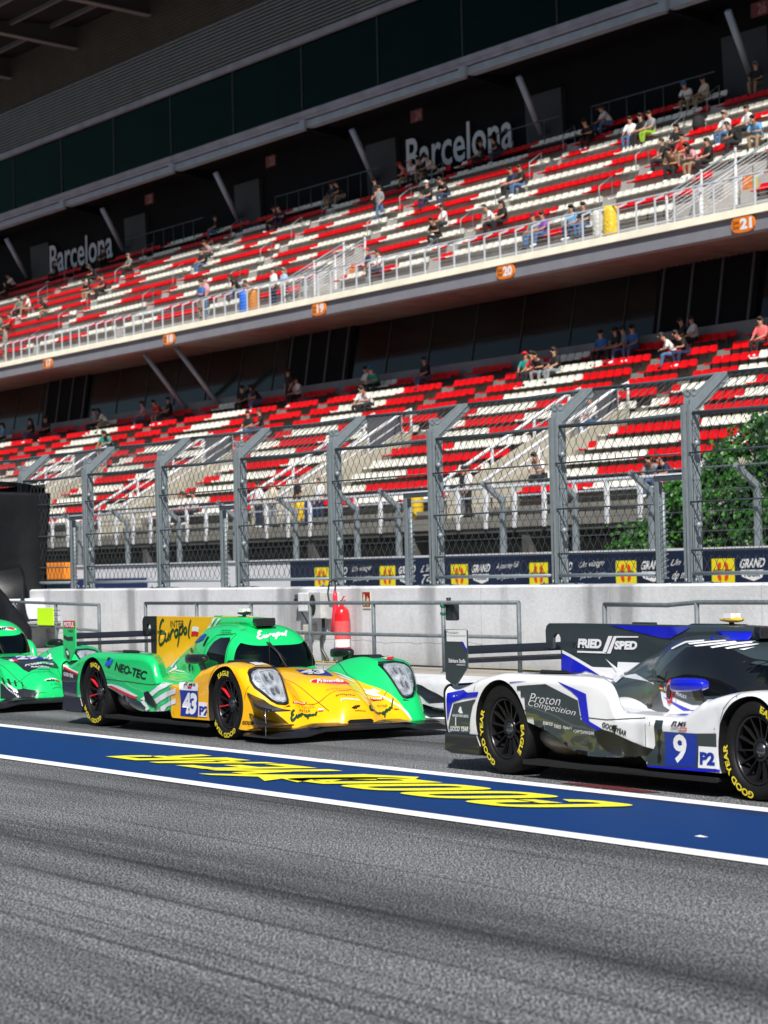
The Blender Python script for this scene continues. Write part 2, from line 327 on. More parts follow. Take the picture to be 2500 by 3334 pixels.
mb = MB(); mb.box(-39.3, -38.67, 16.035, 16.055, .78, 1.05); o = mb.build('flag_board', mat('fluorescent_yellow', (.55, .95, .0), .5)); o.data.materials.append(BLACKM); tag(o, 'square fluorescent yellow board tied to the left guard rail', 'board')
mb = MB()
for z in (.84, .93, 1.01): mb.tube([(-38.74, 16.04, z), (-38.62, 16.06, z), (-38.62, 16.14, z)], .005, 5)
mb.build('tie', BLACKM, o)
# black box strapped to the rail post
r_ = empty('timing_box', (-26.9, 16.1, .93), 0, 'black box strapped with green tape to a rail post beside the fire sign', 'box')
mb = MB(); mb.box(-.06, .13, .03, .12, 0, .22); bevel(mb.build('case', mat('dark_plastic', (.02, .025, .03), .4), r_), .02, 3)
mb = MB(); mb.tube([(-.02, .06, .2), (-.02, .06, .27)], .028, 12); mb.build('cap', BLACKM, r_)
mb = MB()
for z in (.07, .16): mb.lathe([(.034, z), (.036, z + .005), (.036, z + .025), (.034, z + .03)], (-.05, 0, 0), 'z', 12)
mb.build('strap', mat('green_tape', (.005, .12, .06), .5), r_)
# ------------------------------------------------ things on the wall
W = 16.9
r_ = empty('socket_box', (-31.7, W, 1.1), 0, 'white electrical box with a grey socket high on the wall', 'electrical box')
mb = MB(); mb.box(-.16, .14, -.14, 0, -.10, .15); bevel(mb.build('case', mat('old_white_plastic', (.74, .75, .77), .5, noise=.15), r_), .012)
mb = MB(); mb.box(-.30, -.17, -.12, -.02, .0, .13); mb.box(-.29, -.18, -.135, -.12, .02, .07, 1); bevel(mb.build('socket', [mat('grey_plastic', (.08, .085, .09), .5), BLACKM], r_), .008)
mb = MB(); mb.tube([(-.24, -.06, .0), (-.22, -.06, -.1), (-.12, -.05, -.2), (-.03, -.04, -.3), (0, -.03, -.42), (-.01, -.03, -.62), (.0, -.02, -.76)], .008, 6); mb.build('cable', BLACKM, r_)
r_ = empty('switch_box', (-31.35, W, 1.08), 0, 'grey steel switch box with an oval window, right of the socket box', 'electrical box')
mb = MB(); mb.box(-.17, .17, -.16, 0, -.17, .18); bevel(mb.build('case', mat('grey_enclosure', (.50, .51, .51), .5, noise=.2), r_), .008)
mb = MB(); P = [(.075 * math.cos(a) * (1 if 1 else 1) - .04, (.14 if math.sin(a) > 0 else -.14) * min(1, abs(math.sin(a)) * 1.0) + .01) for a in [k * math.pi / 16 for k in range(32)]]
mb.prism(P, 'y', -.172, -.162); mb.prism([(x * .72 - .011, z * .84) for x, z in P], 'y', -.176, -.172, 1); mb.build('window', [BLACKM, mat('olive_glass', (.03, .03, .015), .15)], r_)
mb = MB(); mb.tube([(.05, -.06, -.17), (.05, -.06, -.35), (-.04, -.05, -.45), (-.02, -.05, -.6), (.10, -.04, -.72), (.12, -.04, -.76)], .024, 10); mb.build('conduit', mat('black_conduit', (.03, .035, .04), .4), r_)
mb = MB(); mb.box(-31.16, -30.94, W - .09, W, .90, 1.25); tag(bevel(mb.build('cable_cabinet', mat('light_grey_cabinet', (.58, .58, .57), .55, noise=.15)), .008), 'plain light grey cabinet beside the extinguisher horn', 'electrical box')
mb = MB(); mb.box(-31.85, -31.6, W - .08, W, .70, .82); tag(bevel(mb.build('junction_box', mat('cream_plastic', (.52, .50, .44), .5)), .01), 'small cream junction box low on the wall', 'electrical box')
RX = mat('extinguisher_red', (.66, .012, .018), .25, coat=.5, noise=.1)
r_ = empty('fire_extinguisher', (-30.67, W - .12, .40), 0, 'red fire extinguisher hanging on the pit wall', 'fire extinguisher')
mb = MB(); mb.lathe([(.0, 0), (.085, .0), (.098, .012), (.102, .03), (.102, .56), (.09, .62), (.06, .655), (.032, .67), (.028, .70), (.0, .70)], axis='z', n=28); mb.build('cylinder', RX, r_)
mb = MB(); mb.lathe([(.1035, .24), (.1035, .48)], axis='z', n=28)
mb2 = mb.build('label', mat('extinguisher_label', (.66, .012, .018), .4, noise=.0, col2=(.72, .16, .16), scale=70, stretch=(1, 1, 3)), r_)
mb = MB(); mb.lathe([(.1035, .14), (.1035, .24)], axis='z', n=28); mb.build('label', mat('white_label', (.78, .78, .8), .5), r_)
mb = MB(); mb.box(-.02, .02, -.02, .02, .69, .73); mb.tube([(-.05, 0, .73), (.02, 0, .755), (.1, -.02, .80), (.15, -.03, .80)], .012, 6, r1=.006); mb.tube([(-.04, 0, .715), (.06, -.01, .735), (.13, -.02, .755)], .009, 6); mb.build('valve', RX, r_)
mb = MB(); mb.tube([(-.02, 0, .72), (-.16, 0, .72), (-.34, 0, .74), (-.41, .02, .84), (-.38, .03, .98), (-.26, .03, 1.02), (-.19, .02, .96), (-.175, 0, .87)], .011, 8); mb.build('hose', BLACKM, r_)
mb = MB(); mb.tube([(-.175, 0, .87), (-.175, 0, .80), (-.17, 0, .74), (-.165, 0, .6), (-.16, 0, .31)], [.02, .03, .032, .045, .085], 20); mb.build('horn', mat('horn_red', (.75, .02, .05), .4), r_)
r_ = empty('fire_sign', (-30.2, W - .012, 1.15), 0, 'red and cream fire extinguisher sign fixed to the wall', 'sign')
mb = MB(); mb.box(-.105, .105, 0, .01, -.11, .11); mb.build('plate', mat('sign_cream', (.6, .6, .4), .5), r_)
mb = MB(); mb.box(-.098, .098, -.004, .0, -.082, .103); mb.build('red_field', mat('sign_red', (.28, .012, .01), .5), r_)
mb = MB()
mb.prism([(-.07, -.07), (-.03, -.07), (-.025, .03), (-.035, .055), (-.04, .075), (-.06, .08), (-.06, .055), (-.075, .03)], 'y', -.007, -.004)
mb.prism([(.02, -.07), (.06, -.07), (.075, -.03), (.06, .03), (.045, -.01), (.035, .05), (.02, .0), (.01, -.04)], 'y', -.007, -.004); mb.build('symbol', mat('sign_cream', (.6, .6, .4), .5), r_)
# ------------------------------------------------ debris fence on the wall
ORDN = ['first', 'second', 'third', 'fourth', 'fifth', 'sixth', 'seventh', 'eighth', 'ninth', 'tenth', 'eleventh', 'twelfth']
def fence():
    WIRE = mat('chain_wire', (.055, .065, .07), .5, .3)
    PX = [-45.25, -42.5, -39.74, -36.91, -34.24, -31.41, -28.77, -25.97, -23.36, -20.65, -17.94]
    GATE = {-23.36: .66, -28.77: .75, -34.24: .62, -39.74: .68}
    Y0 = 17.16
    for i, x in enumerate(PX):
        r_ = empty('fence_post', (x, Y0, 1.325), 0, 'twin galvanised debris fence post on the pit wall, %s from the left' % ORDN[i], 'fence post', 'debris fence posts along the pit wall')
        for dx, nm in ((0, 'post_channel'), (-.115, 'post_channel')):
            mb = MB(); mb.prism([(-.07, .01), (.07, .01), (.052, 1.95), (.03, 2.08), (-.03, 2.08), (-.052, 1.95)], 'x', dx, dx + .012)
            mb.box(dx - .035, dx + .012, -.068, -.058, .01, 1.93); mb.box(dx - .035, dx + .012, .058, .068, .01, 1.93)
            mb.build(nm, GALV, r_)
        for dx in (-.01, -.125):
            mb = MB(); mb.prism([(-.03, 1.86), (.05, 1.86), (.50, 2.22), (.46, 2.29), (.40, 2.29), (-.03, 1.97)], 'x', dx + .014, dx + .026); mb.box(dx, dx + .04, -.03, .05, 1.85, 1.87)
            mb.build('angled_arm', GALV, r_)
            mb = MB(); P = [(-.005 + .042 * math.cos(a), 2.06 + .042 * math.sin(a)) for a in [k * .5236 for k in range(12)]]; P2 = [(-.005 + .022 * math.cos(a), 2.06 + .022 * math.sin(a)) for a in [k * .5236 for k in range(12)]]
            n = 12
            for t0, t1 in ((dx - .004, dx + .030),):
                V = [(t0, a, b) for a, b in P] + [(t0, a, b) for a, b in P2] + [(t1, a, b) for a, b in P] + [(t1, a, b) for a, b in P2]
                mb.add(V, [(k, (k + 1) % n, (k + 1) % n + n, k + n) for k in range(n)] + [(k + 2 * n, k + 3 * n, (k + 1) % n + 3 * n, (k + 1) % n + 2 * n) for k in range(n)] + [(k, k + 2 * n, (k + 1) % n + 2 * n, (k + 1) % n) for k in range(n)] + [(k + n, (k + 1) % n + n, (k + 1) % n + 3 * n, k + 3 * n) for k in range(n)])
            mb.build('lifting_eye', GALV, r_)
        for z in (.62, 1.50):
            mb = MB(); mb.tube([(.0, -.03, z), (.13, -.06, z + .005)], .017, 10); mb.tube([(.13, -.06, z + .005), (.15, -.065, z + .006)], .034, 12); mb.build('stop_bolt', GALV, r_)
        mb = MB(); mb.box(-.30, .06, -.14, .16, 0, .014); mb.box(.08, .28, -.14, .10, 0, .012, 1)
        for bx in (-.26, -.06, .12, .24): mb.tube([(bx, -.11, .012), (bx, -.11, .055)], .012, 6, 1)
        mb.build('base_plate', [GALVD, GALV], r_)
        if x in GATE:
            g = GATE[x]; r2_ = empty('fence_gate_frame', (x - g, Y0, 1.325), 0, {-23.36: 'steel gate frame left of the fence post nearest the ivy bush', -28.77: 'steel gate frame in the fence above the black strapped box', -34.24: 'steel gate frame in the fence above the roof of the green and yellow car', -39.74: 'steel gate frame in the fence right of the black awning'}[x], 'gate frame', 'gate frames in the debris fence')
            mb = MB(); mb.box(-.03, .05, -.06, -.05, 0, 1.12); mb.box(-.03, -.022, -.06, .05, 0, 1.12); mb.build('jamb', GALV, r2_)
            mb = MB(); mb.box(-.03, g - .14, -.06, -.04, 1.12, 1.18); mb.box(-.03, g - .14, -.06, .04, 1.172, 1.18); mb.build('lintel', GALVD, r2_)
            mb = MB(); mb.tube([(.09, -.02, .05), (.09, -.02, 1.0)], .018, 8); mb.tube([(.06 + .045 * math.cos(k * .9) + .04, -.03 + .045 * math.sin(k * .9), .05 + k * .0095) for k in range(100)], .004, 4); mb.build('latch_rod', GALV, r2_)
    # net panels between the posts
    for i in range(len(PX) - 1):
        xa, xb = PX[i] + .02, PX[i + 1] - .17; g = GATE.get(PX[i + 1], 0)
        r_ = empty('debris_netting', (xa, Y0, 1.325), 0, 'chain link netting of the debris fence, %s bay from the left' % ORDN[i], 'netting', 'chain link panels of the debris fence')
        Z = lambda zz: zz - 1.325
        mb = MB(); d = xb - xa; sag = .015
        for zz, rr, yy in ((3.16, .022, -.02), (3.60, .022, .47)):
            mb = MB(); mb.tube([(0, yy, Z(zz)), (d / 2, yy, Z(zz) - sag), (d, yy, Z(zz))], rr, 8); mb.build('fence_rail', GALVD, r_)
        for zz, full in ((2.73, 1), (2.20, 0), (1.68, 0)):
            e_ = d if full or not g else xb - g + .14 - xa; mb = MB(); mb.tube([(-.02, -.075, Z(zz)), (e_, -.075, Z(zz))], .010, 6); mb.build('tension_rod', GALVD, r_)
        e_ = xb - g + .14 - xa if g else d
        mb = MB(); mb.tube([(0, -.07, Z(1.43)), (e_, -.07, Z(1.43))], .021, 8); mb.build('bottom_rail', GALV, r_)
        mb = MB(); cw, chh = .155, .205; nx = int(d / cw) + 1
        for k in range(nx * 2):
            # chain link: each wire zigzags up the panel, hooked to its neighbours
            x0 = k * cw
            if x0 > d: break
            lim = 2.46 if (g and x0 > e_ - .02) else 1.43
            pts = []; zz = 1.43; s = 1 if k % 2 == 0 else 1; q = 0
            while zz < 3.16:
                xx = x0 + (cw / 2 if q % 2 else 0) * 1.0 + .012 * math.sin(k * 3.1 + q * 1.3)
                if zz >= lim and 0 <= xx <= d: pts.append((xx, -.055 + .006 * (q % 2), Z(zz)))
                zz += chh / 2; q += 1
            m_ = 4
            for u in range(m_ + 1):
                xx = x0 + (cw / 2 if q % 2 else 0); pts.append((min(xx, d), -.03 + .5 * u / m_, Z(3.16 + .44 * u / m_))); q += 1
            if len(pts) > 1: mb.tube(pts, .0040, 3, cap=False)
            pts = []; zz = 1.43; q = 0
            while zz < 3.16:
                xx = x0 + (cw / 2 if q % 2 else cw) - (0 if q % 2 else cw) * 0 - .0 + .012 * math.sin(k * 3.1 + q * 1.3 + 1)
                xx = x0 + (0 if q % 2 == 0 else -cw / 2) + .012 * math.sin(k * 2.7 + q)
                if zz >= lim and 0 <= xx <= d: pts.append((xx, -.052 - .006 * (q % 2), Z(zz)))
                zz += chh / 2; q += 1
            for u in range(m_ + 1):
                xx = x0 + (0 if q % 2 == 0 else -cw / 2); pts.append((max(0, xx), -.03 + .5 * u / m_, Z(3.16 + .44 * u / m_))); q += 1
            if len(pts) > 1: mb.tube(pts, .0040, 3, cap=False)
        mb.build('chain_link_net', WIRE, r_)
fence()
# ------------------------------------------------ black awning at the left edge
def awning():
    CL = mat('black_tarpaulin', (.005, .0055, .007), .42, noise=.3, bump=.3, scale=3, bscale=5); r_ = empty('awning', (-40.6, 16.4, .32), 0, 'black tarpaulin awning over a timing stand at the left edge', 'awning')
    def clothp(name, f, nu, nv, m=CL, amp=.03):
        V = []
        for i in range(nu):
            for j in range(nv):
                p = Vector(f(i / (nu - 1), j / (nv - 1))); p += Vector((noise.noise(p * 1.6 + Vector((3, 1, 7))), noise.noise(p * 1.9 + Vector((9, 2, 1))), noise.noise(p * 2.2) * .4)) * amp; V.append(p - Vector((-40.6, 16.4, .32)))
        mb = MB(); mb.add(V, [(i * nv + j, i * nv + j + 1, i * nv + nv + 1 + j, i * nv + nv + j) for i in range(nu - 1) for j in range(nv - 1)], 0, True); o = mb.build(name, m, r_); s_ = o.modifiers.new('s', 'SOLIDIFY'); s_.thickness = .006; return o
    # right side wall, gathered towards the foot
    def side(u, v):
        zt = 2.98 - .05 * u; z = zt + (1.05 - zt) * v
        return (-41.75 + .05 * math.sin(u * 9) * v, 16.0 + 1.3 * u * (1 - .1 * v), z)
    clothp('side_curtain', side, 18, 34)
    clothp('side_skirt', lambda u, v: (-41.7 + 1.4 * v * u ** .6 + .05 * math.sin(v * 8), 15.98 + .75 * u * (1 - .5 * v), 1.6 - 1.2 * v + .15 * u), 16, 26, amp=.05)
    clothp('side_skirt', lambda u, v: (-43.6 + 4.0 * u, 15.93 + .12 * u, 2.55 - 2.1 * u + (v - .5) * (.75 - .2 * u)), 26, 12, amp=.06)
    clothp('valance', lambda u, v: (-48 + 5.95 * u, 15.9, 3.14 - .13 * u ** 3 - .32 * v), 30, 6, amp=.015)
    clothp('roof_sheet', lambda u, v: (-48 + 5.95 * u, 15.88 + 1.5 * v, 3.16 - .14 * u ** 3 + .12 * math.sin(v * 3.1)), 26, 10, amp=.02)
    clothp('back_curtain', lambda u, v: (-48 + 5.95 * u, 17.35, 3.1 - 2.6 * v), 20, 10, amp=.02)
    for x in (-6.9, -1.6):
        for y in (-.4, .95): mb = MB(); mb.tube([(x, y, 0), (x, y, 2.7)], .025, 8); mb.build('frame_leg', GALV, r_)
    t = empty('timing_desk', (-42, 16.5, .32), 0, 'white timing desk with shelves under the black awning', 'desk')
    mb = MB(); mb.box(-3.5, .95, -.25, .5, .05, .44); mb.box(-3.5, .9, -.2, .5, .52, .86); bevel(mb.build('cabinet', WHITEP, t), .02)
    mb = MB(); mb.box(-3.6, 1.3, -.3, .5, .0, .05); mb.box(-3.5, 1.6, -.2, .5, .455, .49); mb.build('shelf', mat('aluminium_trim', (.5, .52, .55), .3, .6), t)
    mb = MB(); mb.prism([(-1.95, 2.45), (-1.48, 2.12), (-1.06, 1.84), (-1.06, 1.62), (-1.36, 1.85)], 'y', -.42, -.38); tag(mb.build('display_panel', WHITEP, None, (-42, 16.5, .32)), 'tilted white panel hanging inside the black awning', 'panel')
    mb = MB(); mb.tube([(-41.35, 15.9, .98), (-41.25, 15.9, 1.12), (-40.95, 15.9, 1.33)], .03, 10); tag(mb.build('bent_pipe', mat('steel_pipe', (.5, .5, .52), .25, .9)), 'bent bright steel pipe standing behind the green car at left', 'pipe')
awning()
# ------------------------------------------------ main grandstand across the track
STC = concrete('stand_concrete', (.44, .42, .395), .5); STB = concrete('stand_beige_concrete', (.40, .37, .30), .4); STK = concrete('stand_shaded_concrete', (.10, .095, .09), .6)  # STK: stand concrete toned dark for the shadow below the slab
CREAM = concrete('cream_fascia', (.66, .62, .50), .25); FASC = concrete('slate_fascia', (.20, .205, .235), .2)
BLKC = mat('black_cladding', (.004, .004, .005), .8, spec=.1)
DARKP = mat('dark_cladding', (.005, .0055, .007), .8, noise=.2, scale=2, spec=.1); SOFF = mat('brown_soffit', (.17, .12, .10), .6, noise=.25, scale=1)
BEAMM = mat('blue_grey_steel', (.27, .32, .38), .5, .1, noise=.12, scale=1.5); LILAC = mat('lilac_edge', (.25, .25, .31), .5, noise=.2, scale=1.2)
GLZ = mat('stand_glazing', (.006, .011, .010), .08, 0, noise=.7, scale=.25, spec=.28, bump=.05, bscale=.7); GLZ2 = glassy('gallery_glass', (.78, .97, .93), -.01, .04, col=(.10, .17, .155))
LOUV = mat('brown_louvre', (.05, .04, .03), .8, noise=.2, scale=1)
LZ = [3.65, 4.05, 4.5, 4.95, 5.39, 5.84, 6.27, 6.71, 7.16, 7.63, 8.1, 8.58]; UZ = [13.02, 13.6, 14.17, 14.78, 15.37, 15.97, 16.53, 17.12, 17.71, 18.31]
LY, UY, RD = 43.0, 51.5, .8
XA, XB = -165., -20.
GS = empty('grandstand', (-80, 42, 0), 0, 'two-tier concrete main grandstand with a shaded upper deck across the track', 'grandstand'); GO = Vector((-80, 42, 0))
def gpart(mb, name, m, parent=None):
    mb.v = [(x + 80, y - 42, z) for x, y, z in mb.v]; return mb.build(name, m, parent or GS)
def terrace(z, y0, hi, floor_, skip):
    # stepped section; skip: list of (x0, x1, rows) cut-outs for the stairways
    mb = MB(); edges = sorted(set([XA, XB] + [e for s in skip for e in s[:2]]))
    for a, b in zip(edges[:-1], edges[1:]):
        cut_ = max([s[2] for s in skip if s[0] <= (a + b) / 2 <= s[1]] + [0]); P = []
        P.append((y0 - .8, floor_)); P.append((y0 - .38 + RD * 0, floor_))
        for k, zz in enumerate(z):
            t = zz - .43 if k >= cut_ else floor_; y = y0 - .38 + RD * k
            P.append((y, t)); P.append((y + RD, t))
        P.append((y0 - .38 + RD * len(z), floor_ - 1.6)); P.append((y0 - .8, floor_ - .35))
        Q = [P[0]]
        for p in P[1:]:
            if (Vector(p) - Vector(Q[-1])).length > 1e-4: Q.append(p)
        mb.prism(Q, 'x', a, b)
    return mb
NB = [(-84.85 + 13.47 * j, -82.03 + 13.47 * j) for j in range(-5, 5)]            # narrow blocks with a stairway below
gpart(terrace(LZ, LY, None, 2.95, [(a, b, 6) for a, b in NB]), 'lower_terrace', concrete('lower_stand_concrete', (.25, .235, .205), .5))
UV = [(-96.4, -94.6), (-69.8, -68.0)]
gpart(terrace(UZ, UY, None, 12.22, [(a - .0, b + .0, 3) for a, b in UV]), 'upper_terrace', STC)
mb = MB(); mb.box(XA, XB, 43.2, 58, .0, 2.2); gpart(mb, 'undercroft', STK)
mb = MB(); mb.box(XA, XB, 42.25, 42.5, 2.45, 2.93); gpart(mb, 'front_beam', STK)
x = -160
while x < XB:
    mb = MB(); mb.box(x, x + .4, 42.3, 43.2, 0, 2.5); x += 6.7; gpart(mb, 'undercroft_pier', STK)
# stairways with side walls, number boards and white rails
NUM = ['16', '17', '18', '19', '19', '20', '21', '22', '23', '24']
ORG = mat('orange_sign', (.78, .20, .01), .5); TXW = mat('sign_white_lettering', (.85, .85, .85), .5); TXD = mat('sign_brown_lettering', (.12, .03, .0), .5)
GREYP = mat('grey_mesh_panel', (.10, .10, .115), .7); ORB = mat('orange_brown_plaque', (.42, .17, .03), .6, noise=.3, scale=12)
for j, (a, b) in enumerate(NB):
    if b < -135 or a > -40: continue
    r_ = empty('stairway', (a, 43, 2.95), 0, 'beige concrete stairway with white handrails, %s along the lower stand from the left' % ['', 'first', 'second', 'third', 'fourth', 'fifth', 'sixth', 'seventh', 'eighth', 'ninth'][j], 'stairway', 'stairways cutting the lower stand')
    w_ = b - a
    for xx in (0, w_ - .14):
        mb = MB(); mb.prism([(-.2, 0), (4.9, 0), (4.9, 3.25), (4.4, 3.25), (-.2, .75)], 'x', xx, xx + .14); mb.build('side_wall', STB, r_)
    for k in range(11):
        pass
    mb = MB(); mb.prism([(0, 0)] + [q for k in range(12) for q in ((.3 + k * .3, k * .17), (.3 + k * .3, (k + 1) * .17))] + [(4.9, 2.04), (4.9, 0)], 'x', .14, w_ - .14); mb.build('steps', STC, r_)
    mb = MB(); mb.box(.14, w_ - .14, 4.86, 4.9, 0, 3.2); mb.build('end_wall', STB, r_)
    mb = MB(); mb.box(.35, w_ - .0, 4.45, 4.48, 2.75, 4.05); mb.build('screen_panel', GREYP, r_)
    for xx in (.6, 1.65):
        mb = MB(); P = [(xx + .42 + .42 * math.cos(q) * .8, 2.25 + .36 * math.sin(q)) for q in [k * .3927 for k in range(16)]]; mb.prism(P, 'y', 4.80, 4.85); mb.build('number_plaque', ORB, r_)
    mb = MB(); text3d(mb, NUM[j], (.72, 4.78, 2.02), (.5, 0, 0), (0, 0, .46), bold=.03); text3d(mb, NUM[j], (1.82, 4.78, 2.02), (.5, 0, 0), (0, 0, .46), bold=.03); mb.build('number_lettering', TXW, r_)
    for xx in (.07, w_ - .07):
        mb = MB(); mb.tube([(xx, -.5, 1.05), (xx, 4.3, 3.85), (xx, 4.9, 4.15), (xx, 4.9, 3.2)], .055, 8); mb.build('handrail', WHITEP, r_)
        mb = MB()
        for o_ in (.3, .6): mb.tube([(xx, -.5, 1.05 - o_), (xx, 4.6, 4.0 - o_)], .022, 5)
        mb.build('guard_wire', WHITEP, r_)
        for yy in (-.2, 1.5, 3.1, 4.45):
            mb = MB(); zt = 1.05 + (yy + .5) * .583; mb.box(xx - .03, xx + .03, yy, yy + .07, zt - 1.2, zt); mb.build('rail_post', WHITEP, r_)
# front rail of the lower stand
def rail_run(label, y, z0, z1, x0, x1, step, bars, hooked, name='stand_rail'):
    r_ = empty(name, (x0, y, z0), 0, label, 'railing'); n = int((x1 - x0) / step)
    posts = [k * step for k in range(n + 1)]
    vis = [p for p in posts]
    mb = MB()
    def one(mb, px):
        if hooked: mb.prism([(-.03, 0), (.03, 0), (.03, z1 - z0 - .05), (.37, z1 - z0 + .10), (.35, z1 - z0 + .15), (-.03, z1 - z0)], 'x', px - .016, px + .016)
        else:
            mb.prism([(-.04, 0), (.10, 0), (.10, .1), (.04, .12), (.04, z1 - z0), (-.04, z1 - z0)], 'x', px - .07, px + .07)
    near = sorted(vis, key=lambda p: abs(p + x0 - (-60)))[:96]
    PM = mat('upper_rail_post', (.46, .49, .54), .5, noise=.1) if hooked else WHITEP
    for px in near:
        q = MB(); one(q, px); q.build('rail_post', PM, r_)
    q = MB()
    for px in vis:
        if px not in near: one(q, px)
    if q.v: o = q.build('rail_post_row', WHITEP, r_); o['kind'] = 'stuff'
    for zz, yy, rr in bars:
        q = MB(); q.tube([(0, yy, zz - z0), (x1 - x0, yy, zz - z0)], rr, 6); q.build('rail_bar', mat('rail_bar_grey', (.38, .41, .46), .45), r_)
rail_run('white posted railing along the front of the lower stand', 42.2, 2.58, 3.78, -140, -52, 1.6, [(3.80, 0, .05), (3.52, .1, .035)], False)
rail_run('white hooked railing along the edge of the upper deck', 50.05, 12.2, 13.12, -150, -48, 1.04, [(13.28, .36, .03), (13.0, .06, .006), (12.86, .06, .006), (12.72, .06, .006), (12.58, .06, .006), (12.44, .06, .006), (12.3, .04, .022)], True)
# deck edge and soffit
mb = MB(); mb.prism([(49.9, 12.2), (49.75, 11.93), (49.9, 11.92), (50.4, 11.92), (50.8, 12.2)], 'x', XA, XB); gpart(mb, 'cream_fascia', CREAM)
mb = MB(); mb.prism([(49.86, 11.915), (49.84, 11.42), (50.3, 11.42), (50.3, 11.915)], 'x', XA, XB); gpart(mb, 'slate_fascia', FASC)
mb = MB(); V = []; NXX = 900
for i in range(NXX):
    x = XA + (XB - XA) * i / (NXX - 1); dz = .07 * (i % 2)
    V += [(x, 49.95, 11.43 + dz), (x, 53.1, 11.33 + dz)]
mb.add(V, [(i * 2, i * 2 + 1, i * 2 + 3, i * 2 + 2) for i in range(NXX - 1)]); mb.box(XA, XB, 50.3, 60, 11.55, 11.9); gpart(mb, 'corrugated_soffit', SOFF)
for i, (xx, s_) in enumerate(((-120.0, '17'), (-106.2, '18'), (-92.3, '19'), (-78.55, '20'), (-65.0, '21'))):
    r_ = empty('zone_sign', (xx, 49.80, 11.68), 0, 'rounded orange sign on the upper deck edge reading %s, %s from the left' % (s_, ['first', 'second', 'third', 'fourth', 'fifth'][i]), 'sign')
    mb = MB(); P = [(.56 * math.copysign(abs(math.cos(q)) ** .6, math.cos(q)), .26 * math.copysign(abs(math.sin(q)) ** .7, math.sin(q))) for q in [k * .262 for k in range(24)]]
    mb.prism(P, 'y', -.03, .03); mb.build('plate', ORG, r_)
    mb = MB(); text3d(mb, s_, (-.13, -.035, -.17), (.60, 0, 0), (0, 0, .34), bold=.05); mb.build('number_lettering', TXW, r_)
    mb = MB(); text3d(mb, 'Zona', (-.49, -.035, .02), (.3, 0, 0), (0, 0, .11), bold=.02); text3d(mb, 'Zone', (-.49, -.035, -.13), (.3, 0, 0), (0, 0, .11), bold=.02); mb.build('word_lettering', TXD, r_)
# parapet and glazing under the deck
mb = MB(); mb.box(XA, XB, 52.45, 52.75, 8.1, 9.12); gpart(mb, 'parapet', concrete('grey_parapet', (.20, .205, .22), .3))
mb = MB(); mb.prism([(52.7, 9.1), (52.78, 9.1), (53.2, 11.35), (53.1, 11.35)], 'x', XA, XB); gpart(mb, 'tribune_glazing', GLZ)
for xx in (-154.8, -127.8, -100.8, -73.8, -46.8):
    mb = MB(); mb.prism([(52.55, 8.9), (52.9, 8.9), (53.3, 11.4), (52.95, 11.4)], 'x', xx, xx + 5.6); gpart(mb, 'service_door', DARKP)
    for k in range(4):
        mb = MB(); mb.prism([(52.50, 8.9), (52.56, 8.9), (52.96, 11.4), (52.90, 11.4)], 'x', xx + .3 + k * 1.65, xx + .4 + k * 1.65); gpart(mb, 'mullion', mat('mullion_grey', (.06, .065, .075), .5))
for j in range(34):
    xx = -155 + j * 3.3
    mb = MB(); mb.prism([(52.66, 9.1), (52.70, 9.1), (53.12, 11.35), (53.08, 11.35)], 'x', xx, xx + .05); gpart(mb, 'mullion', mat('mullion_dark', (.03, .035, .035), .4))
for xx in (-110.6, -107.2): 
    mb = MB(); mb.tube([(xx, 50.6, 11.4), (xx + .6, 52.3, 8.9)], .11, 8); gpart(mb, 'deck_brace', BEAMM)
# back wall of the upper deck with the big lettering
mb = MB(); mb.box(XA, XB, 59.75, 60.2, 12, 22); gpart(mb, 'back_wall', DARKP)
LET = mat('pale_wall_lettering', (.46, .50, .55), .6)
for k in range(10):
    xx = -160 + 13.4 * k
    mb = MB(); mb.prism([(59.6, 17.9), (59.74, 17.9), (59.74, 20.6), (59.5, 20.6)], 'x', xx + .9, xx + 3.6); gpart(mb, 'wall_pier', mat('slate_pier', (.012, .014, .018), .6))
for i, (x0, x1) in enumerate(((-101.9, -93.1), (-142.9, -134.0), (-60.8, -52.0))):
    mb = MB(); text3d(mb, 'Barcelona', (x0, 59.55, 18.72), (x1 - x0, 0, 0), (0, 0, 1.62), bold=.012); o = mb.build('wall_lettering', LET); o.location = (0, 0, 0)
    if i == 2: tag(o, 'pale Barcelona lettering on the back wall beyond the right edge', 'lettering')
    else: tag(o, ['pale Barcelona lettering on the back wall, upper centre, the larger in view', 'pale Barcelona lettering on the back wall at the far left'][i], 'lettering')
# gallery floor slab, beam, struts
mb = MB(); mb.box(XA, XB, 57.5, 62.5, 22.0, 22.32); mb.box(XA, XB, 57.44, 57.52, 22.15, 22.39); gpart(mb, 'gallery_slab', LILAC)
mb = MB(); mb.prism([(57.55, 21.64), (58.0, 21.64), (58.0, 21.69), (57.62, 21.72), (57.62, 21.9), (57.8, 21.94), (57.55, 21.94)], 'x', XA, XB); mb.box(XA, XB, 57.75, 57.85, 21.62, 21.99); gpart(mb, 'edge_beam', BEAMM)
mb = MB(); mb.box(XA, XB, 58.0, 60.2, 21.72, 21.82); gpart(mb, 'gallery_soffit', BLKC)
for k in range(8):
    xb_ = -164.2 + 14.13 * k
    mb = MB(); mb.prism([(57.6, 21.6), (59.7, 21.2), (59.7, 21.7), (57.6, 21.9)], 'x', xb_ - .12, xb_ + .12); gpart(mb, 'cantilever', DARKP)
    q_ = MB(); q_.box(xb_ - .24, xb_ + .24, 57.40, 57.54, 21.56, 22.0); gpart(q_, 'bracket_plate', BEAMM)
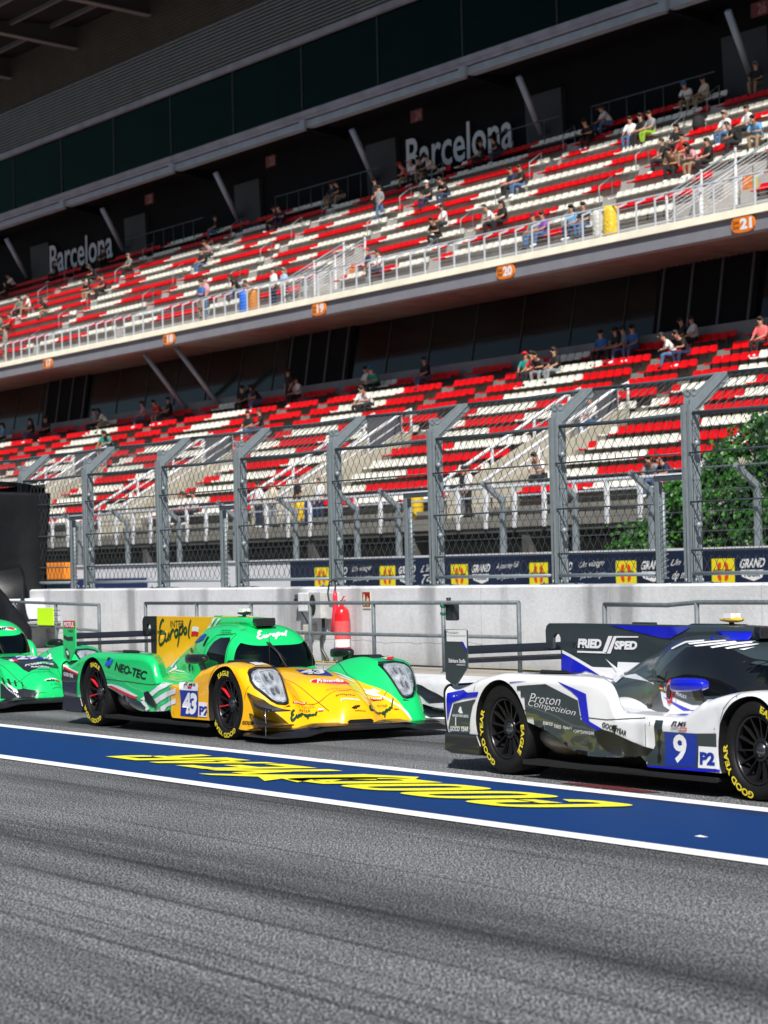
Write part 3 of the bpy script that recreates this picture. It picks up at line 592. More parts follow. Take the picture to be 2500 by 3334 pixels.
for k in range(8):
    xb_ = -160.2 + 13.85 * k
    mb = MB(); mb.tube([(xb_ + .95, 57.9, 21.0), (xb_ + .2, 59.45, 18.9)], .14, 6); gpart(mb, 'strut', BEAMM)
for i, (s_, xx) in enumerate((('26', -75.2), ('24', -99.3), ('23', -113.1), ('22', -127.0))):
    mb = MB(); mb.box(-.5, .5, -.02, .02, -.26, .26); o = mb.build('hanging_sign', mat('dim_red_sign', (.09, .006, .006), .6), None, (xx, 58.6, 20.95)); tag(o, 'dark red hanging sign reading %s under the gallery, %s from the right' % (s_, ['first', 'second', 'third', 'fourth'][i]), 'sign')
    q = MB(); text3d(q, s_, (-.1, -.03, -.2), (.5, 0, 0), (0, 0, .4), bold=.02); q.build('number_lettering', mat('dim_sign_lettering', (.25, .1, .09), .6), o)
# gallery glass, furniture and louvres
mb = MB(); mb.box(XA, XB, 57.76, 57.80, 22.33, 25.6); gpart(mb, 'gallery_glazing', GLZ2)
GW = mat('gallery_wall', (.50, .78, .70), .7, noise=.9, scale=.18)
mb = MB(); mb.box(XA, XB, 62.5, 62.8, 22.3, 26.5); gpart(mb, 'gallery_back_wall', GW)
mb = MB(); mb.box(XA, XB, 57.8, 62.5, 25.75, 25.85); gpart(mb, 'gallery_ceiling', mat('gallery_ceiling', (.55, .80, .74), .6, noise=.7, scale=.22))
mb = MB(); mb.box(XA, XB, 57.52, 57.8, 25.58, 25.88); gpart(mb, 'gallery_trim', LILAC)
for k in range(24):
    xx = -165 + 7.1 * k
    mb = MB(); mb.box(xx, xx + .05, 57.72, 57.82, 22.33, 25.6); gpart(mb, 'mullion', mat('mullion_dark', (.03, .035, .035), .4))
    if k % 2:
        mb = MB(); mb.box(xx + 1, xx + 2.4, 59.5, 60.1, 22.33, 25.7); gpart(mb, 'gallery_column', BLKC)
        mb = MB(); mb.box(xx - 2.4, xx - .4, 58.4, 58.8, 24.2, 25.3); gpart(mb, 'gallery_screen', BLKC)
mb = MB(); V = []; nl = 30
for i in range(nl):
    z0 = 25.88 + i * .174; V += [(XA, 57.60, z0), (XB, 57.60, z0), (XB, 57.52, z0 + .10), (XA, 57.52, z0 + .10), (XB, 57.62, z0 + .174), (XA, 57.62, z0 + .174)]
mb.add(V, [f for i in range(nl) for f in ((i * 6, i * 6 + 1, i * 6 + 2, i * 6 + 3), (i * 6 + 3, i * 6 + 2, i * 6 + 4, i * 6 + 5))]); gpart(mb, 'louvre_cladding', LOUV)
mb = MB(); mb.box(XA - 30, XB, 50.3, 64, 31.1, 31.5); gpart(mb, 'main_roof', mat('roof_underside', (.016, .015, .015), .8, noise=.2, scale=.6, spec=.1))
for k in range(14):
    xx = -181 + 9.5 * k
    mb = MB(); mb.prism([(50.3, 30.75), (57.4, 29.9), (57.4, 31.08), (50.3, 31.08)], 'x', xx, xx + .25); gpart(mb, 'roof_beam', mat('roof_beam_dark', (.035, .035, .035), .5))
    mb = MB(); mb.prism([(50.3, 30.70), (57.4, 29.85), (57.4, 29.9), (50.3, 30.75)], 'x', xx - .15, xx + .4); gpart(mb, 'beam_flange', mat('roof_beam_flange', (.13, .13, .13), .5))
for k in range(3):
    mb = MB(); mb.box(XA - 30, XB, 51.2 + 2.3 * k, 51.35 + 2.3 * k, 30.85, 31.08); gpart(mb, 'purlin', mat('roof_beam_flange', (.13, .13, .13), .5))
random.seed(11)
STOOLM = mat('pale_green_stool', (.55, .75, .68), .5); TBL = mat('red_table_top', (.45, .02, .02), .5)
mb = MB(); mb.box(-.22, .22, -.2, .2, .72, .76); mb.box(-.22, .22, .18, .22, .76, 1.12)
st_m = mb.mesh('stool', [STOOLM]); mb = MB()
for a in (-.18, .18):
    for b in (-.16, .16): mb.tube([(a * 1.2, b * 1.2, 0), (a, b, .73)], .018, 4)
sl_m = mb.mesh('legs', [DARKP])
for k in range(34):
    xx = -136 + k * 2.0 + random.uniform(-.5, .5)
    s_ = empty('bar_stool', (xx, 58.5 + random.uniform(0, .6), 22.33), random.uniform(-.5, .5), 'pale green bar stool behind the gallery glass', 'bar stool', 'bar stools in the glazed gallery'); link('stool_seat', st_m, s_); link('stool_legs', sl_m, s_)
mb = MB(); mb.box(-.45, .45, -.35, .35, 1.05, 1.1); tb = mb.mesh('tabletop', [TBL]); mb = MB(); mb.tube([(0, 0, 0), (0, 0, 1.05)], .04, 6); mb.box(-.3, .3, -.3, .3, 0, .03); tl = mb.mesh('pedestal', [DARKP])
for k in range(15):
    s_ = empty('bar_table', (-134 + k * 4.7, 58.4, 22.33), 0, 'high red topped table behind the gallery glass', 'table', 'high tables in the glazed gallery'); link('tabletop', tb, s_); link('pedestal', tl, s_)
mb = MB(); mb.box(-1.4, 1.4, -.2, .2, 0, 1.15); tag(mb.build('red_counter', TBL, None, (-118.5, 58.7, 22.33)), 'wide red counter behind the gallery glass', 'counter')
# upper stairway screens with banners
for i, (a, b) in enumerate(UV):
    r_ = empty('upper_stairway', (a, 50.2, 12.22), 0, ['railed stair opening with an orange banner above marker 19', 'railed stair opening with an orange banner near marker 21', 'railed stair opening above marker 17'][i], 'stairway')
    for xx in (0, b - a):
        mb = MB(); mb.tube([(xx, .2, 1.0), (xx, 2.9, 2.55), (xx, 3.3, 2.6)], .035, 6); mb.build('handrail', GALV, r_)
        mb = MB()
        for q in range(1, 8): mb.tube([(xx, .2, 1.0 - q * .12), (xx, 2.9, 2.55 - q * .12)], .010, 4)
        mb.build('guard_wire', WHITEP, r_)
        for yy in (.2, 1.6, 3.0): mb = MB(); zt = 1.0 + (yy - .2) * .57; mb.box(xx - .03, xx + .03, yy, yy + .06, max(0, zt - 1.4), zt + .1); mb.build('rail_post', WHITEP, r_)
    mb = MB(); mb.box(0, b - a, 3.28, 3.3, 1.15, 1.75); mb.box(.55, 1.15, 3.265, 3.282, 1.2, 1.72, 1); mb.build('banner', [mat('orange_banner', (.75, .2, .02), .6, noise=.3, scale=5), mat('yellow_banner', (.7, .6, .05), .6)], r_)
    mb = MB(); mb.box(0.02, b - a - .02, 3.3, 3.4, 0, 1.1); mb.build('opening_shade_panel', BLACKM, r_)  # black panel stands in for the shade inside the stair opening
# ------------------------------------------------ seats
RED = mat('seat_red', (.66, .003, .007), .45, noise=.12, scale=.8, spec=.2); WHI = mat('seat_white', (.78, .76, .68), .45, noise=.10, scale=.8, spec=.25)
def seat_geo():
    # monobloc shell: pan with a rolled lip, rounded back; local origin at the lip, facing -y
    V = []; prof = [(0.0, -.04), (0.0, 0.0), (.05, .008), (.22, -.012), (.33, .0), (.375, .055), (.40, .13), (.42, .21), (.425, .25)]
    wd = [.21, .22, .225, .225, .225, .224, .218, .205, .17]
    for (y, z), w_ in zip(prof, wd):
        for s, d in ((-1, .018), (-.55, 0), (.55, 0), (1, .018)): V.append((s * w_, y - d * (y > .3), z + d * (y < .36)))
    Fc = [(i * 4 + j, i * 4 + j + 1, i * 4 + 5 + j, i * 4 + 4 + j) for i in range(len(prof) - 1) for j in range(3)]
    n = len(V); V2 = V + [(x, y + .022, z - .012) for x, y, z in V]
    Fb = [tuple(a + n for a in f[::-1]) for f in Fc]
    return V2, Fc + Fb, n
SV, SF, _n = seat_geo()
mb = MB(); mb.add(SV, SF, 0, True); mb.box(-.03, .03, .12, .17, -.2, -.02, 1); SR = mb.mesh('seat_red', [RED, GALVD]); mb = MB(); mb.add(SV, SF, 0, True); mb.box(-.03, .03, .12, .17, -.2, -.02, 1); SW = mb.mesh('seat_white', [WHI, GALVD])
SEATS = []   # (x, y, z, red?, tier)
LP = {11: 'RRRRWWWWWRRRRRRRRRR', 10: 'RRRRRRWWWWWWWRRRRRR', 9: 'RRRRRWWWWWWWWRRRRRR', 8: 'RRRRRWWWWWWWRRRRRRR', 7: 'RRRRWWWWWWWWRRRRWWW', 6: 'WWWWWRRRRRRRRWWWWWW', 5: 'RRRWWWWWWWWRRRRRRRR', 4: 'WWWRRRRRRRRRWWWWWWW', 3: 'RRRWWWWWWWWWWRRRRRR', 2: 'RRWWWWWWWWWRRRRRRRW', 1: 'WWWWWWWWRRRRRRRRRWW', 0: 'WWRRRRRRRRWWWWWWWRR'}
P_ = .462
for j in range(len(NB)):
    a, b = NB[j]
    for k in range(12):
        if k >= 6:
            for i in range(6):
                SEATS.append((a + .25 + i * P_, LY + RD * k, LZ[k], k > 6 or (i + j) % 5 > 1, 0))
        if j + 1 < len(NB):
            wa = b + .78; sh = (j * 3 + k // 5) % 4
            for i in range(19):
                c = LP[k][(i + (sh if k < 8 else 0)) % 19]; SEATS.append((wa + .23 + i * .4745, LY + RD * k, LZ[k], c == 'R', 0))
UE = [-148.5, -137.3, -126.85, -116.5, -107.2, -97.35, -87.25, -77.85, -67.7, -57.5, -47]
UPAT = ['RRRRWWWWWWWWWRRRRRRR', 'WWWWWWRRRRRRRWWWWWWW', 'RRRRRRRRWWWWWWWWRRRR', 'WWWWRRRRRRRRWWWWWWWW', 'RRRWWWWWWWWRRRRRRRRR', 'RRRRRWWWWWWWWRRRWWWW', 'WWWWWWWWWRRRRRRRRWWW', 'RRRRWWWWWWWWWWRRRRRR', 'WWWWWWRRRRRRRRWWWWWW', 'RRRRRRWWWWWWWWRRRRRR']
for j in range(len(UE) - 1):
    a, b = UE[j] + .85, UE[j + 1]; n = int((b - a) / P_)
    for k in range(10):
        for i in range(n):
            x = a + .23 + i * (b - a) / n
            if k < 3 and any(u0 - 1.4 < x < u1 + .5 for u0, u1 in UV): continue
            if k == 9 and (j % 3 == 1) and i < 8: continue
            c = UPAT[(k + 3 * j) % 10][(i + 2 * j) % 20]; SEATS.append((x, UY + RD * k, UZ[k], c == 'R' if x > -128 else (c == 'R' or k % 3 != 1), 1))
inv = cam.matrix_world.inverted()
def inframe(p, m=.02):
    q = inv @ Vector(p)
    if q.z > -1: return None
    u = q.x / -q.z * F / 2500; v = q.y / -q.z * F / 3334
    return -q.z if abs(u) < .5 + m and abs(v) < .5 + m else None
vis = []
for i, s in enumerate(SEATS):
    d = inframe(s[:3])
    hid = s[4] == 0 and s[0] > -57 and s[2] < 5.6 + (s[0] + 57) * .1
    if d and not hid: vis.append((d, i))
vis.sort(); near = {i for d, i in vis[:298]}; far = [i for d, i in vis[298:]] + [i for i, s in enumerate(SEATS) if inframe(s[:3], .25) and not inframe(s[:3])]
for i in near:
    x, y, z, r, t = SEATS[i]
    o = link('stadium_seat', SR if r else SW, None, (x, y, z))
    tag(o, 'red plastic stadium seat in the nearer, right part of the lower stand' if r else 'white plastic stadium seat in the nearer, right part of the lower stand', 'seat', 'red seats of the lower stand' if r else 'white seats of the lower stand')
sv = np.array(SV); nV = len(sv); allv = []; allf = []; mi = []
for c, i in enumerate(far):
    x, y, z, r, t = SEATS[i]; allv.append(sv + np.array([x, y, z])); allf += [tuple(a + c * nV for a in f) for f in SF]; mi += [0 if r else 1] * len(SF)
me = bpy.data.meshes.new('stadium_seats'); me.from_pydata(np.concatenate(allv).tolist(), [], allf); me.materials.append(RED); me.materials.append(WHI); me.polygons.foreach_set('material_index', mi); me.polygons.foreach_set('use_smooth', [True] * len(allf)); me.update()
o = link('stadium_seats', me); tag(o, 'red and white plastic seats filling both tiers beyond the nearest ones', 'seats', kind='stuff')
# thin aisle rails between the blocks of the upper tier
for j in range(1, 9):
    xx = UE[j] + .2
    for k in range(0, 9, 2):
        r_ = empty('aisle_rail', (xx, UY + RD * k + .1, UZ[k] - .43), 0, 'thin grey hoop rail beside an aisle of the upper tier', 'handrail', 'hoop rails along the upper aisles')
        mb = MB(); mb.tube([(0, 0, 0), (0, 0, .95), (0, .55, 1.35), (0, .55, .5)], .022, 5); mb.build('hoop', GALV, r_)
        break_ = 0
for i, (x0, x1) in enumerate(((-113.5, -103.5), (-131, -121.5), (-86.5, -78.5), (-93.5, -88.8))):
    r_ = empty('landing_rail', (x0, 59.0, 17.9), 0, 'dark railing at the back of the upper tier, ' + ['left of centre', 'far left', 'right of the large lettering', 'below the large lettering'][i], 'railing')
    mb = MB(); mb.tube([(0, 0, 1.4), (x1 - x0, 0, 1.4)], .03, 5); mb.build('rail_bar', GALVD, r_)
    n = int((x1 - x0) / 1.2)
    for k in range(n + 1): mb = MB(); mb.tube([(k * 1.2, 0, 0), (k * 1.2, 0, 1.4)], .022, 5); mb.build('rail_post', GALVD, r_)
# yellow and white sacks, blue and orange bins behind the upper rail
def barrel(name, x, y, z, h, rr, m, label, cat):
    mb = MB(); mb.lathe([(0, 0), (rr, 0), (rr * 1.06, h * .2), (rr, h * .34), (rr * 1.06, h * .5), (rr, h * .66), (rr * 1.05, h * .84), (rr * .9, h), (0, h)], axis='z', n=18); tag(mb.build(name, m, None, (x, y, z)), label, cat)
barrel('wrapped_roll', -73.05, 50.5, 12.22, 1.05, .27, mat('sack_yellow', (.72, .48, .01), .5, noise=.25, scale=6), 'tall yellow wrapped roll standing behind the upper rail', 'roll')
barrel('wrapped_roll', -73.75, 50.5, 12.22, 1.0, .22, mat('sack_white', (.6, .6, .55), .5, noise=.3, scale=6), 'white wrapped roll beside the yellow roll at the upper rail', 'roll')
barrel('litter_bin', -100.1, 50.5, 12.22, .95, .25, mat('bin_blue', (.01, .12, .6), .5), 'bright blue bin behind the upper rail above marker 18', 'bin')
barrel('litter_bin', -99.3, 50.5, 12.22, .95, .27, mat('bin_orange', (.45, .17, .02), .5), 'orange brown bin right of the blue bin', 'bin')
barrel('litter_bin', -73.0, 42.75, 2.95, .85, .2, mat('bin_yellow', (.6, .4, .01), .5), 'yellow bin behind the lower rail near the middle', 'bin')
barrel('litter_bin', -80.9, 42.75, 2.95, .85, .2, mat('bin_yellow', (.6, .4, .01), .5), 'yellow bin behind the lower rail left of the gate', 'bin')
barrel('litter_bin', -80.2, 42.75, 2.95, .85, .2, mat('bin_navy', (.01, .03, .15), .5), 'navy bin beside the left yellow bin at the lower rail', 'bin')
# ------------------------------------------------ far trackside wall with its boards
FW = concrete('far_wall_concrete', (.62, .62, .65), .12)
mb = MB(); mb.box(-170, -10, 38.5, 38.8, 0, 1.76); mb.box(-170, -10, 38.44, 38.86, 1.76, 1.815); tag(mb.build('track_wall', FW), 'white trackside wall seen through the debris fence', 'wall')
NAVY = mat('board_navy', (.006, .014, .045), .4, noise=.4, scale=.6); BYEL = mat('board_yellow', (.80, .68, .01), .45); BRED = mat('board_red', (.75, .05, .01), .45); BWH = mat('board_white', (.8, .8, .8), .45); BBK = mat('board_black', (.02, .02, .01), .5)
b_ = empty('advertising_board', (-73.5, 38.42, .5), 0, 'long navy advertising board with yellow squares on the far wall', 'advertising board')
mb = MB(); mb.box(0, 60, 0, .03, 0, 1.24); mb.build('panel', NAVY, b_)
words = [('Un viatge', 'ple de viatges'), ("L'infini", 'Tour'), ('A journey full', 'of journeys'), ('Un viatge', 'ple de viatges'), ('Un viaje', 'de mucho'), ('A journey full', 'of journeys')]
for i in range(13):
    x = 1.63 + 4.03 * i; Y = -.012
    mb = MB(); mb.box(x, x + .88, Y, -.002, .46, 1.04); q = mb.build('yellow_square', BYEL, b_)
    mb = MB()
    for cx, cz, an in ((.3, .86, -.5), (.58, .86, .5), (.3, .60, .5), (.58, .60, -.5)):
        P = [(x + cx + .11 * math.cos(t) * math.cos(an) * .7 - .15 * math.sin(t) * math.sin(an) * .7, cz + .11 * math.cos(t) * math.sin(an) * .5 + .11 * math.sin(t) * math.cos(an)) for t in [k * .628 for k in range(10)]]
        mb.add([(a, Y - .003, c) for a, c in P], [tuple(range(10))])
    mb.build('emblem', BRED, q); mb = MB(); text3d(mb, 'CATALUNYA', (x + .06, Y - .006, .68), (.76, 0, 0), (0, 0, .11), bold=.06); mb.build('lettering', BBK, q)
    mb = MB(); text3d(mb, 'GRAND', (x + 1.1, Y, .80), (.95, 0, .02), (.03, 0, .22), bold=.03, shear=.3); mb.build('lettering', BWH, b_)
    mb = MB(); mb.add([(x + 1.12, Y, .76), (x + 2.0, Y, .76), (x + 1.95, Y, .58), (x + 1.62, Y, .50), (x + 1.18, Y, .60)], [(0, 1, 2, 3, 4)]); q = mb.build('tour_badge', BWH, b_)
    mb = MB(); text3d(mb, 'TOUR', (x + 1.22, Y - .004, .60), (.66, 0, 0), (0, 0, .13), bold=.04); mb.build('lettering', NAVY, q)
    a, c = words[i % 6]; mb = MB(); text3d(mb, a, (x + 2.35, Y, .84), (1.15, 0, .05), (.04, 0, .20), bold=-.004, shear=.5); text3d(mb, c, (x + 2.4, Y, .56), (1.15, 0, .05), (.04, 0, .20), bold=-.004, shear=.5); mb.build('script_lettering', BWH, b_)
b_ = empty('advertising_board', (-93.5, 38.4, .3), 0, 'shorter blue board with orange letters on the far wall at left', 'advertising board')
mb = MB(); mb.box(0, 9.3, 0, .04, 0, 1.02); mb.build('panel', mat('board_blue', (.006, .02, .10), .4), b_)
mb = MB(); text3d(mb, 'MICHELIN', (1.0, -.01, .05), (0, 0, 0), (0, 0, 0)) if False else text3d(mb, 'O     CAP', (1.9, -.01, .26), (6.8, 0, 0), (0, 0, .36), bold=.05); mb.build('lettering', mat('board_orange', (.8, .35, .0), .5), b_)
mb = MB(); mb.box(-112, -93.6, 37.6, 38.4, 0, 1.5); o = mb.build('grass_bank', mat('grass_green', (.03, .10, .015), .9, noise=.5, scale=3, bump=.4)); o['kind'] = 'structure'
for i, (x, w_, z0, z1) in enumerate(((-98.4, 1.2, 0, 1.9), (-92.6, 1.9, 1.3, 1.93))):
    mb = MB(); mb.box(x, x + w_, 38.1, 38.38, z0, z1); tag(bevel(mb.build('marker_board', mat('marker_orange', (.85, .25, .01), .6)), .04), ['orange marker board beside the black awning', 'orange marker board above the shorter blue board'][i], 'marker')
# ------------------------------------------------ second debris fence behind the track
for i, x in enumerate([-46.4, -50.64, -54.96, -58.4, -61.97, -67.7, -70.2, -74.16, -78.4, -82.7, -87, -91.3, -95.6, -99.9]):
    mb = MB(); mb.prism([(-.07, 0), (.07, 0), (.05, 1.5), (-.60, 2.0), (-.66, 1.9), (-.06, 1.42)], 'x', -.07, .07)
    tag(mb.build('far_fence_post', GALV, None, (x, 39.0, 1.8)), 'grey bent fence post on the far wall, %s from the right' % ['first', 'second', 'third', 'fourth', 'fifth', 'sixth', 'seventh', 'eighth', 'ninth', 'tenth', 'eleventh', 'twelfth', 'thirteenth', 'fourteenth'][i], 'fence post', 'bent posts on the far wall')
fn = empty('far_fence_net', (-104, 39, 1.8), 0, 'fine wire net of the far fence behind the track', 'fence net')
for z in (.42, .9, 1.42): mb = MB(); mb.tube([(0, 0, z), (60, 0, z)], .012, 4); mb.build('tension_wire', GALVD, fn)
mb = MB(); mb.tube([(0, -.6, 1.93), (60, -.6, 1.93)], .03, 6); mb.build('tension_wire', GALVD, fn)
mb = MB(); cw = .26; k = 0
while k * cw < 60:
    for s in (0, 1):
        pts = [(k * cw + (cw / 2 if (q + s) % 2 else (0 if s else cw)) * (1 if not s else 1) - (cw / 2 if not s else 0) * 0, 0, q * .16) for q in range(10)]
        pts = [(k * cw + (cw / 2 if (q % 2 == s) else (0 if s else cw)), 0, q * .16) for q in range(10)]
        mb.tube(pts, .0042, 3, cap=False)
    k += 1
mb.build('wire_net', mat('far_wire', (.06, .065, .06), .5, .4), fn)
mb = MB(); mb.box(0, .9, 0, .02, 0, .95); r_ = mb.build('warning_sign', BWH, None, (-91.0, 42.05, 2.65)); tag(r_, 'white sign with a red triangle on the lower railing at left', 'sign')
mb = MB(); mb.add([(.25, -.006, .2), (.65, -.006, .2), (.45, -.006, .85)], [(0, 1, 2)]); mb.add([(.3, -.006, .08), (.62, -.006, .1), (.62, -.006, .14), (.3, -.006, .12)], [(0, 1, 2, 3)]); mb.build('symbol', mat('sign_bright_red', (.75, .01, .01), .5), r_)
# ------------------------------------------------ ivy bush climbing the stand at the right
def ivy():
    r_ = empty('ivy_bush', (-46, 41, 0), 0, 'dense green ivy bush climbing the stand at the right edge', 'bush')
    rnd = random.Random(5)
    top = lambda x: pw(x, [(-58.6, 1.9), (-57.8, 2.4), (-57.0, 3.3), (-56.0, 3.7), (-55.2, 4.5), (-54.2, 5.0), (-52.8, 5.25), (-50, 5.6), (-46, 5.4), (-42, 5.8), (-36, 5)]) + .22 * noise.noise(Vector((x * 1.7, 0, 3)))
    V = []; Fc = []; MI = []
    def leaf(p, n, s, mi):
        t = n.orthogonal().normalized(); t = (Matrix.Rotation(rnd.uniform(0, 6.28), 3, n) @ t); b = n.cross(t); o = len(V)
        V.extend([p - t * s * .5, p - t * s * .1 + b * s * .42, p + t * s * .6 , p - t * s * .1 - b * s * .42]); V[-2] = V[-2] - n * s * .15
        Fc.append((o, o + 1, o + 2, o + 3)); MI.append(mi)
    for c in range(2300):
        x = rnd.uniform(-58.6, -36) if c % 3 else rnd.uniform(-58.6, -50); t = top(x)
        z = 1.0 + (t - 1.0) * rnd.random() ** .7
        if x < -56.5 and z < 2.2 and rnd.random() < .5: continue
        y = 40.5 + .5 * noise.noise(Vector((x * .9, z * .9, 1))) + (z - 1) ** 2 * .055 + rnd.uniform(0, .35)
        cpt = Vector((x, y, z)); rad = rnd.uniform(.18, .36); base = 0 if noise.noise(Vector((x * .8, z * .8, 9))) > -.05 else 1
        for k in range(15):
            d = Vector((rnd.gauss(0, 1), rnd.gauss(0, .8), rnd.gauss(0, .8))); d.normalize(); p = cpt + d * rad * rnd.uniform(.4, 1)
            n = (d + Vector((.15, -.9, .55)) + Vector((rnd.gauss(0, .4), rnd.gauss(0, .4), rnd.gauss(0, .4)))).normalized(); leaf(p, n, rnd.uniform(.09, .17), base if rnd.random() < .75 else 2)
    for c in range(8):
        x = rnd.uniform(-60.5, -57); z = 1.95 + rnd.random() ** 2 * 1.0
        for k in range(9): leaf(Vector((x + rnd.gauss(0, .15), 41.2 + rnd.gauss(0, .15), z + rnd.gauss(0, .1))), Vector((rnd.gauss(0, .5), -1, .5)).normalized(), rnd.uniform(.08, .14), 2)
    mb = MB(); mb.v = [tuple(v - Vector((-46, 41, 0))) for v in V]; mb.f = Fc; mb.m = MI; mb.sm = [False] * len(Fc)
    lm = [mat('leaf_green', (.015, .085, .004), .45, noise=.4, scale=2), mat('leaf_dark_green', (.006, .045, .004), .5, noise=.4, scale=2), mat('leaf_light_green', (.035, .15, .008), .45)]
    me = bpy.data.meshes.new('foliage'); me.from_pydata(mb.v, [], mb.f); [me.materials.append(m) for m in lm]; me.polygons.foreach_set('material_index', MI); me.update(); link('foliage', me, r_)
    q = MB()
    for k in range(16): x = -57 + k * 1.25; q.tube([(x + 46, .6, 0), (x + 46.3, .5, 1.5), (x + 46.1, .9, top(x) - .5)], .06, 5, r1=.02)
    q.prism([(-10.6, 0), (-10.8, 2.4), (-9.6, 3.2), (-8.6, 4.1), (-7, 4.7), (10, 4.8), (10, 0)], 'y', 1.0, 1.3); q.build('stems_and_core', mat('ivy_stem_core', (.02, .03, .012), .8), r_)  # stems plus a dark core slab that darkens the bush behind its leaves
ivy()
# ------------------------------------------------ pit building behind the camera: what the cars and glass mirror
pb = empty('pit_building', (-50, -16, 0), 0, 'long pit building with garage doors behind the photographer', 'building')
mb = MB(); mb.box(-130, 90, -12, 0, 3.9, 9.5); mb.box(-130, 90, -12, -11, 0, 3.9)
for k in range(38): mb.box(-130 + k * 6, -129.2 + k * 6, -11, 0, 0, 3.9)
mb.build('facade', mat('pit_building_grey', (.12, .125, .13), .6, noise=.2, scale=.4), pb)
mb = MB(); mb.box(-130, 90, .0, .06, 6.2, 7.8); mb.build('window_band', mat('pit_building_glass', (.02, .025, .03), .1), pb)
mb = MB(); mb.box(-130, 90, -.5, 1.4, 4.0, 4.3); mb.build('canopy', WHITEP, pb)
# ------------------------------------------------ race cars (all one closed prototype shape, three liveries)
# car space: origin on the ground under the front axle centre, x forward, y to the car's left, z up
FP = [(1.12,.14),(1.08,.185),(.97,.285),(.84,.385),(.70,.49),(.55,.59),(.39,.662),(.2,.705),(0,.722),(-.2,.708),(-.35,.685),(-.5,.645),(-.63,.585),(-.75,.535),(-.9,.52),(-1.5,.52),(-1.555,.565),(-1.6,.65),(-1.66,.715),(-1.78,.755),(-2.,.768),(-3.0,.768),(-3.2,.748),(-3.4,.712),(-3.6,.655),(-3.78,.622),(-3.88,.665)]
IP = [(1.12,.135),(1.06,.19),(.95,.25),(.8,.32),(.6,.405),(.4,.475),(.1,.545),(-.3,.575),(-.9,.53),(-1.5,.50),(-1.7,.5),(-2.4,.52),(-3,.45),(-3.88,.42)]
NP = [(1.12,.15),(1.11,.19),(1.08,.25),(1.02,.325),(.92,.385),(.78,.435),(.5,.51),(.1,.585),(-.3,.625),(-.6,.635),(-1.5,.6),(-2.4,.58),(-3.,.5),(-3.88,.42)]
WP = [(1.12,.80),(.9,.865),(.6,.91),(.4,.93),(.2,.935),(-.3,.935),(-1.1,.932),(-1.35,.90),(-1.6,.90),(-1.9,.925),(-2.3,.935),(-3.88,.935)]
ZB = [(1.12,.10),(.4,.11),(.3,.12),(-.3,.17),(-1.16,.165),(-1.2,.24),(-1.36,.22),(-1.87,.20),(-2.13,.24),(-2.28,.31),(-2.55,.385),(-2.79,.42),(-3.2,.42),(-3.42,.285),(-3.88,.285)]
XF = [(0,.975),(.15,.968),(.24,.92),(.33,.87),(.45,.855),(.55,.86),(.7,.845),(.82,.79),(.94,.68)]
def hbody(x, y):
    y = abs(y); xx = x
    if x < -1.4: xx = x + (1.35 * max(0, .86 - y) + .25 * max(0, .78 - y)) * sstep(-2.95, -2.45, x)
    Fz, Iz, Nz = pw(xx, FP), pw(x, IP), pw(x, NP)
    if x > -1.0:
        n1 = .10 + .16 * sstep(1.1, -.2, x); n2 = n1 + .20
        mn = 1 - sstep(n1 * .55, n2, y); f0 = .40 - .04 * sstep(.9, .2, x); mf = sstep(f0, .58, y)
    else:
        mn = 1 - sstep(.2, .45, y); mf = sstep(.46, .62, y)
    z = Iz + (Nz - Iz) * mn + (Fz - Iz) * mf
    if x > -.5: z -= .05 * max(0, (abs(y - .7) - .1) / .15) ** 2 * mf * sstep(.75, .95, y + .2)
    return z
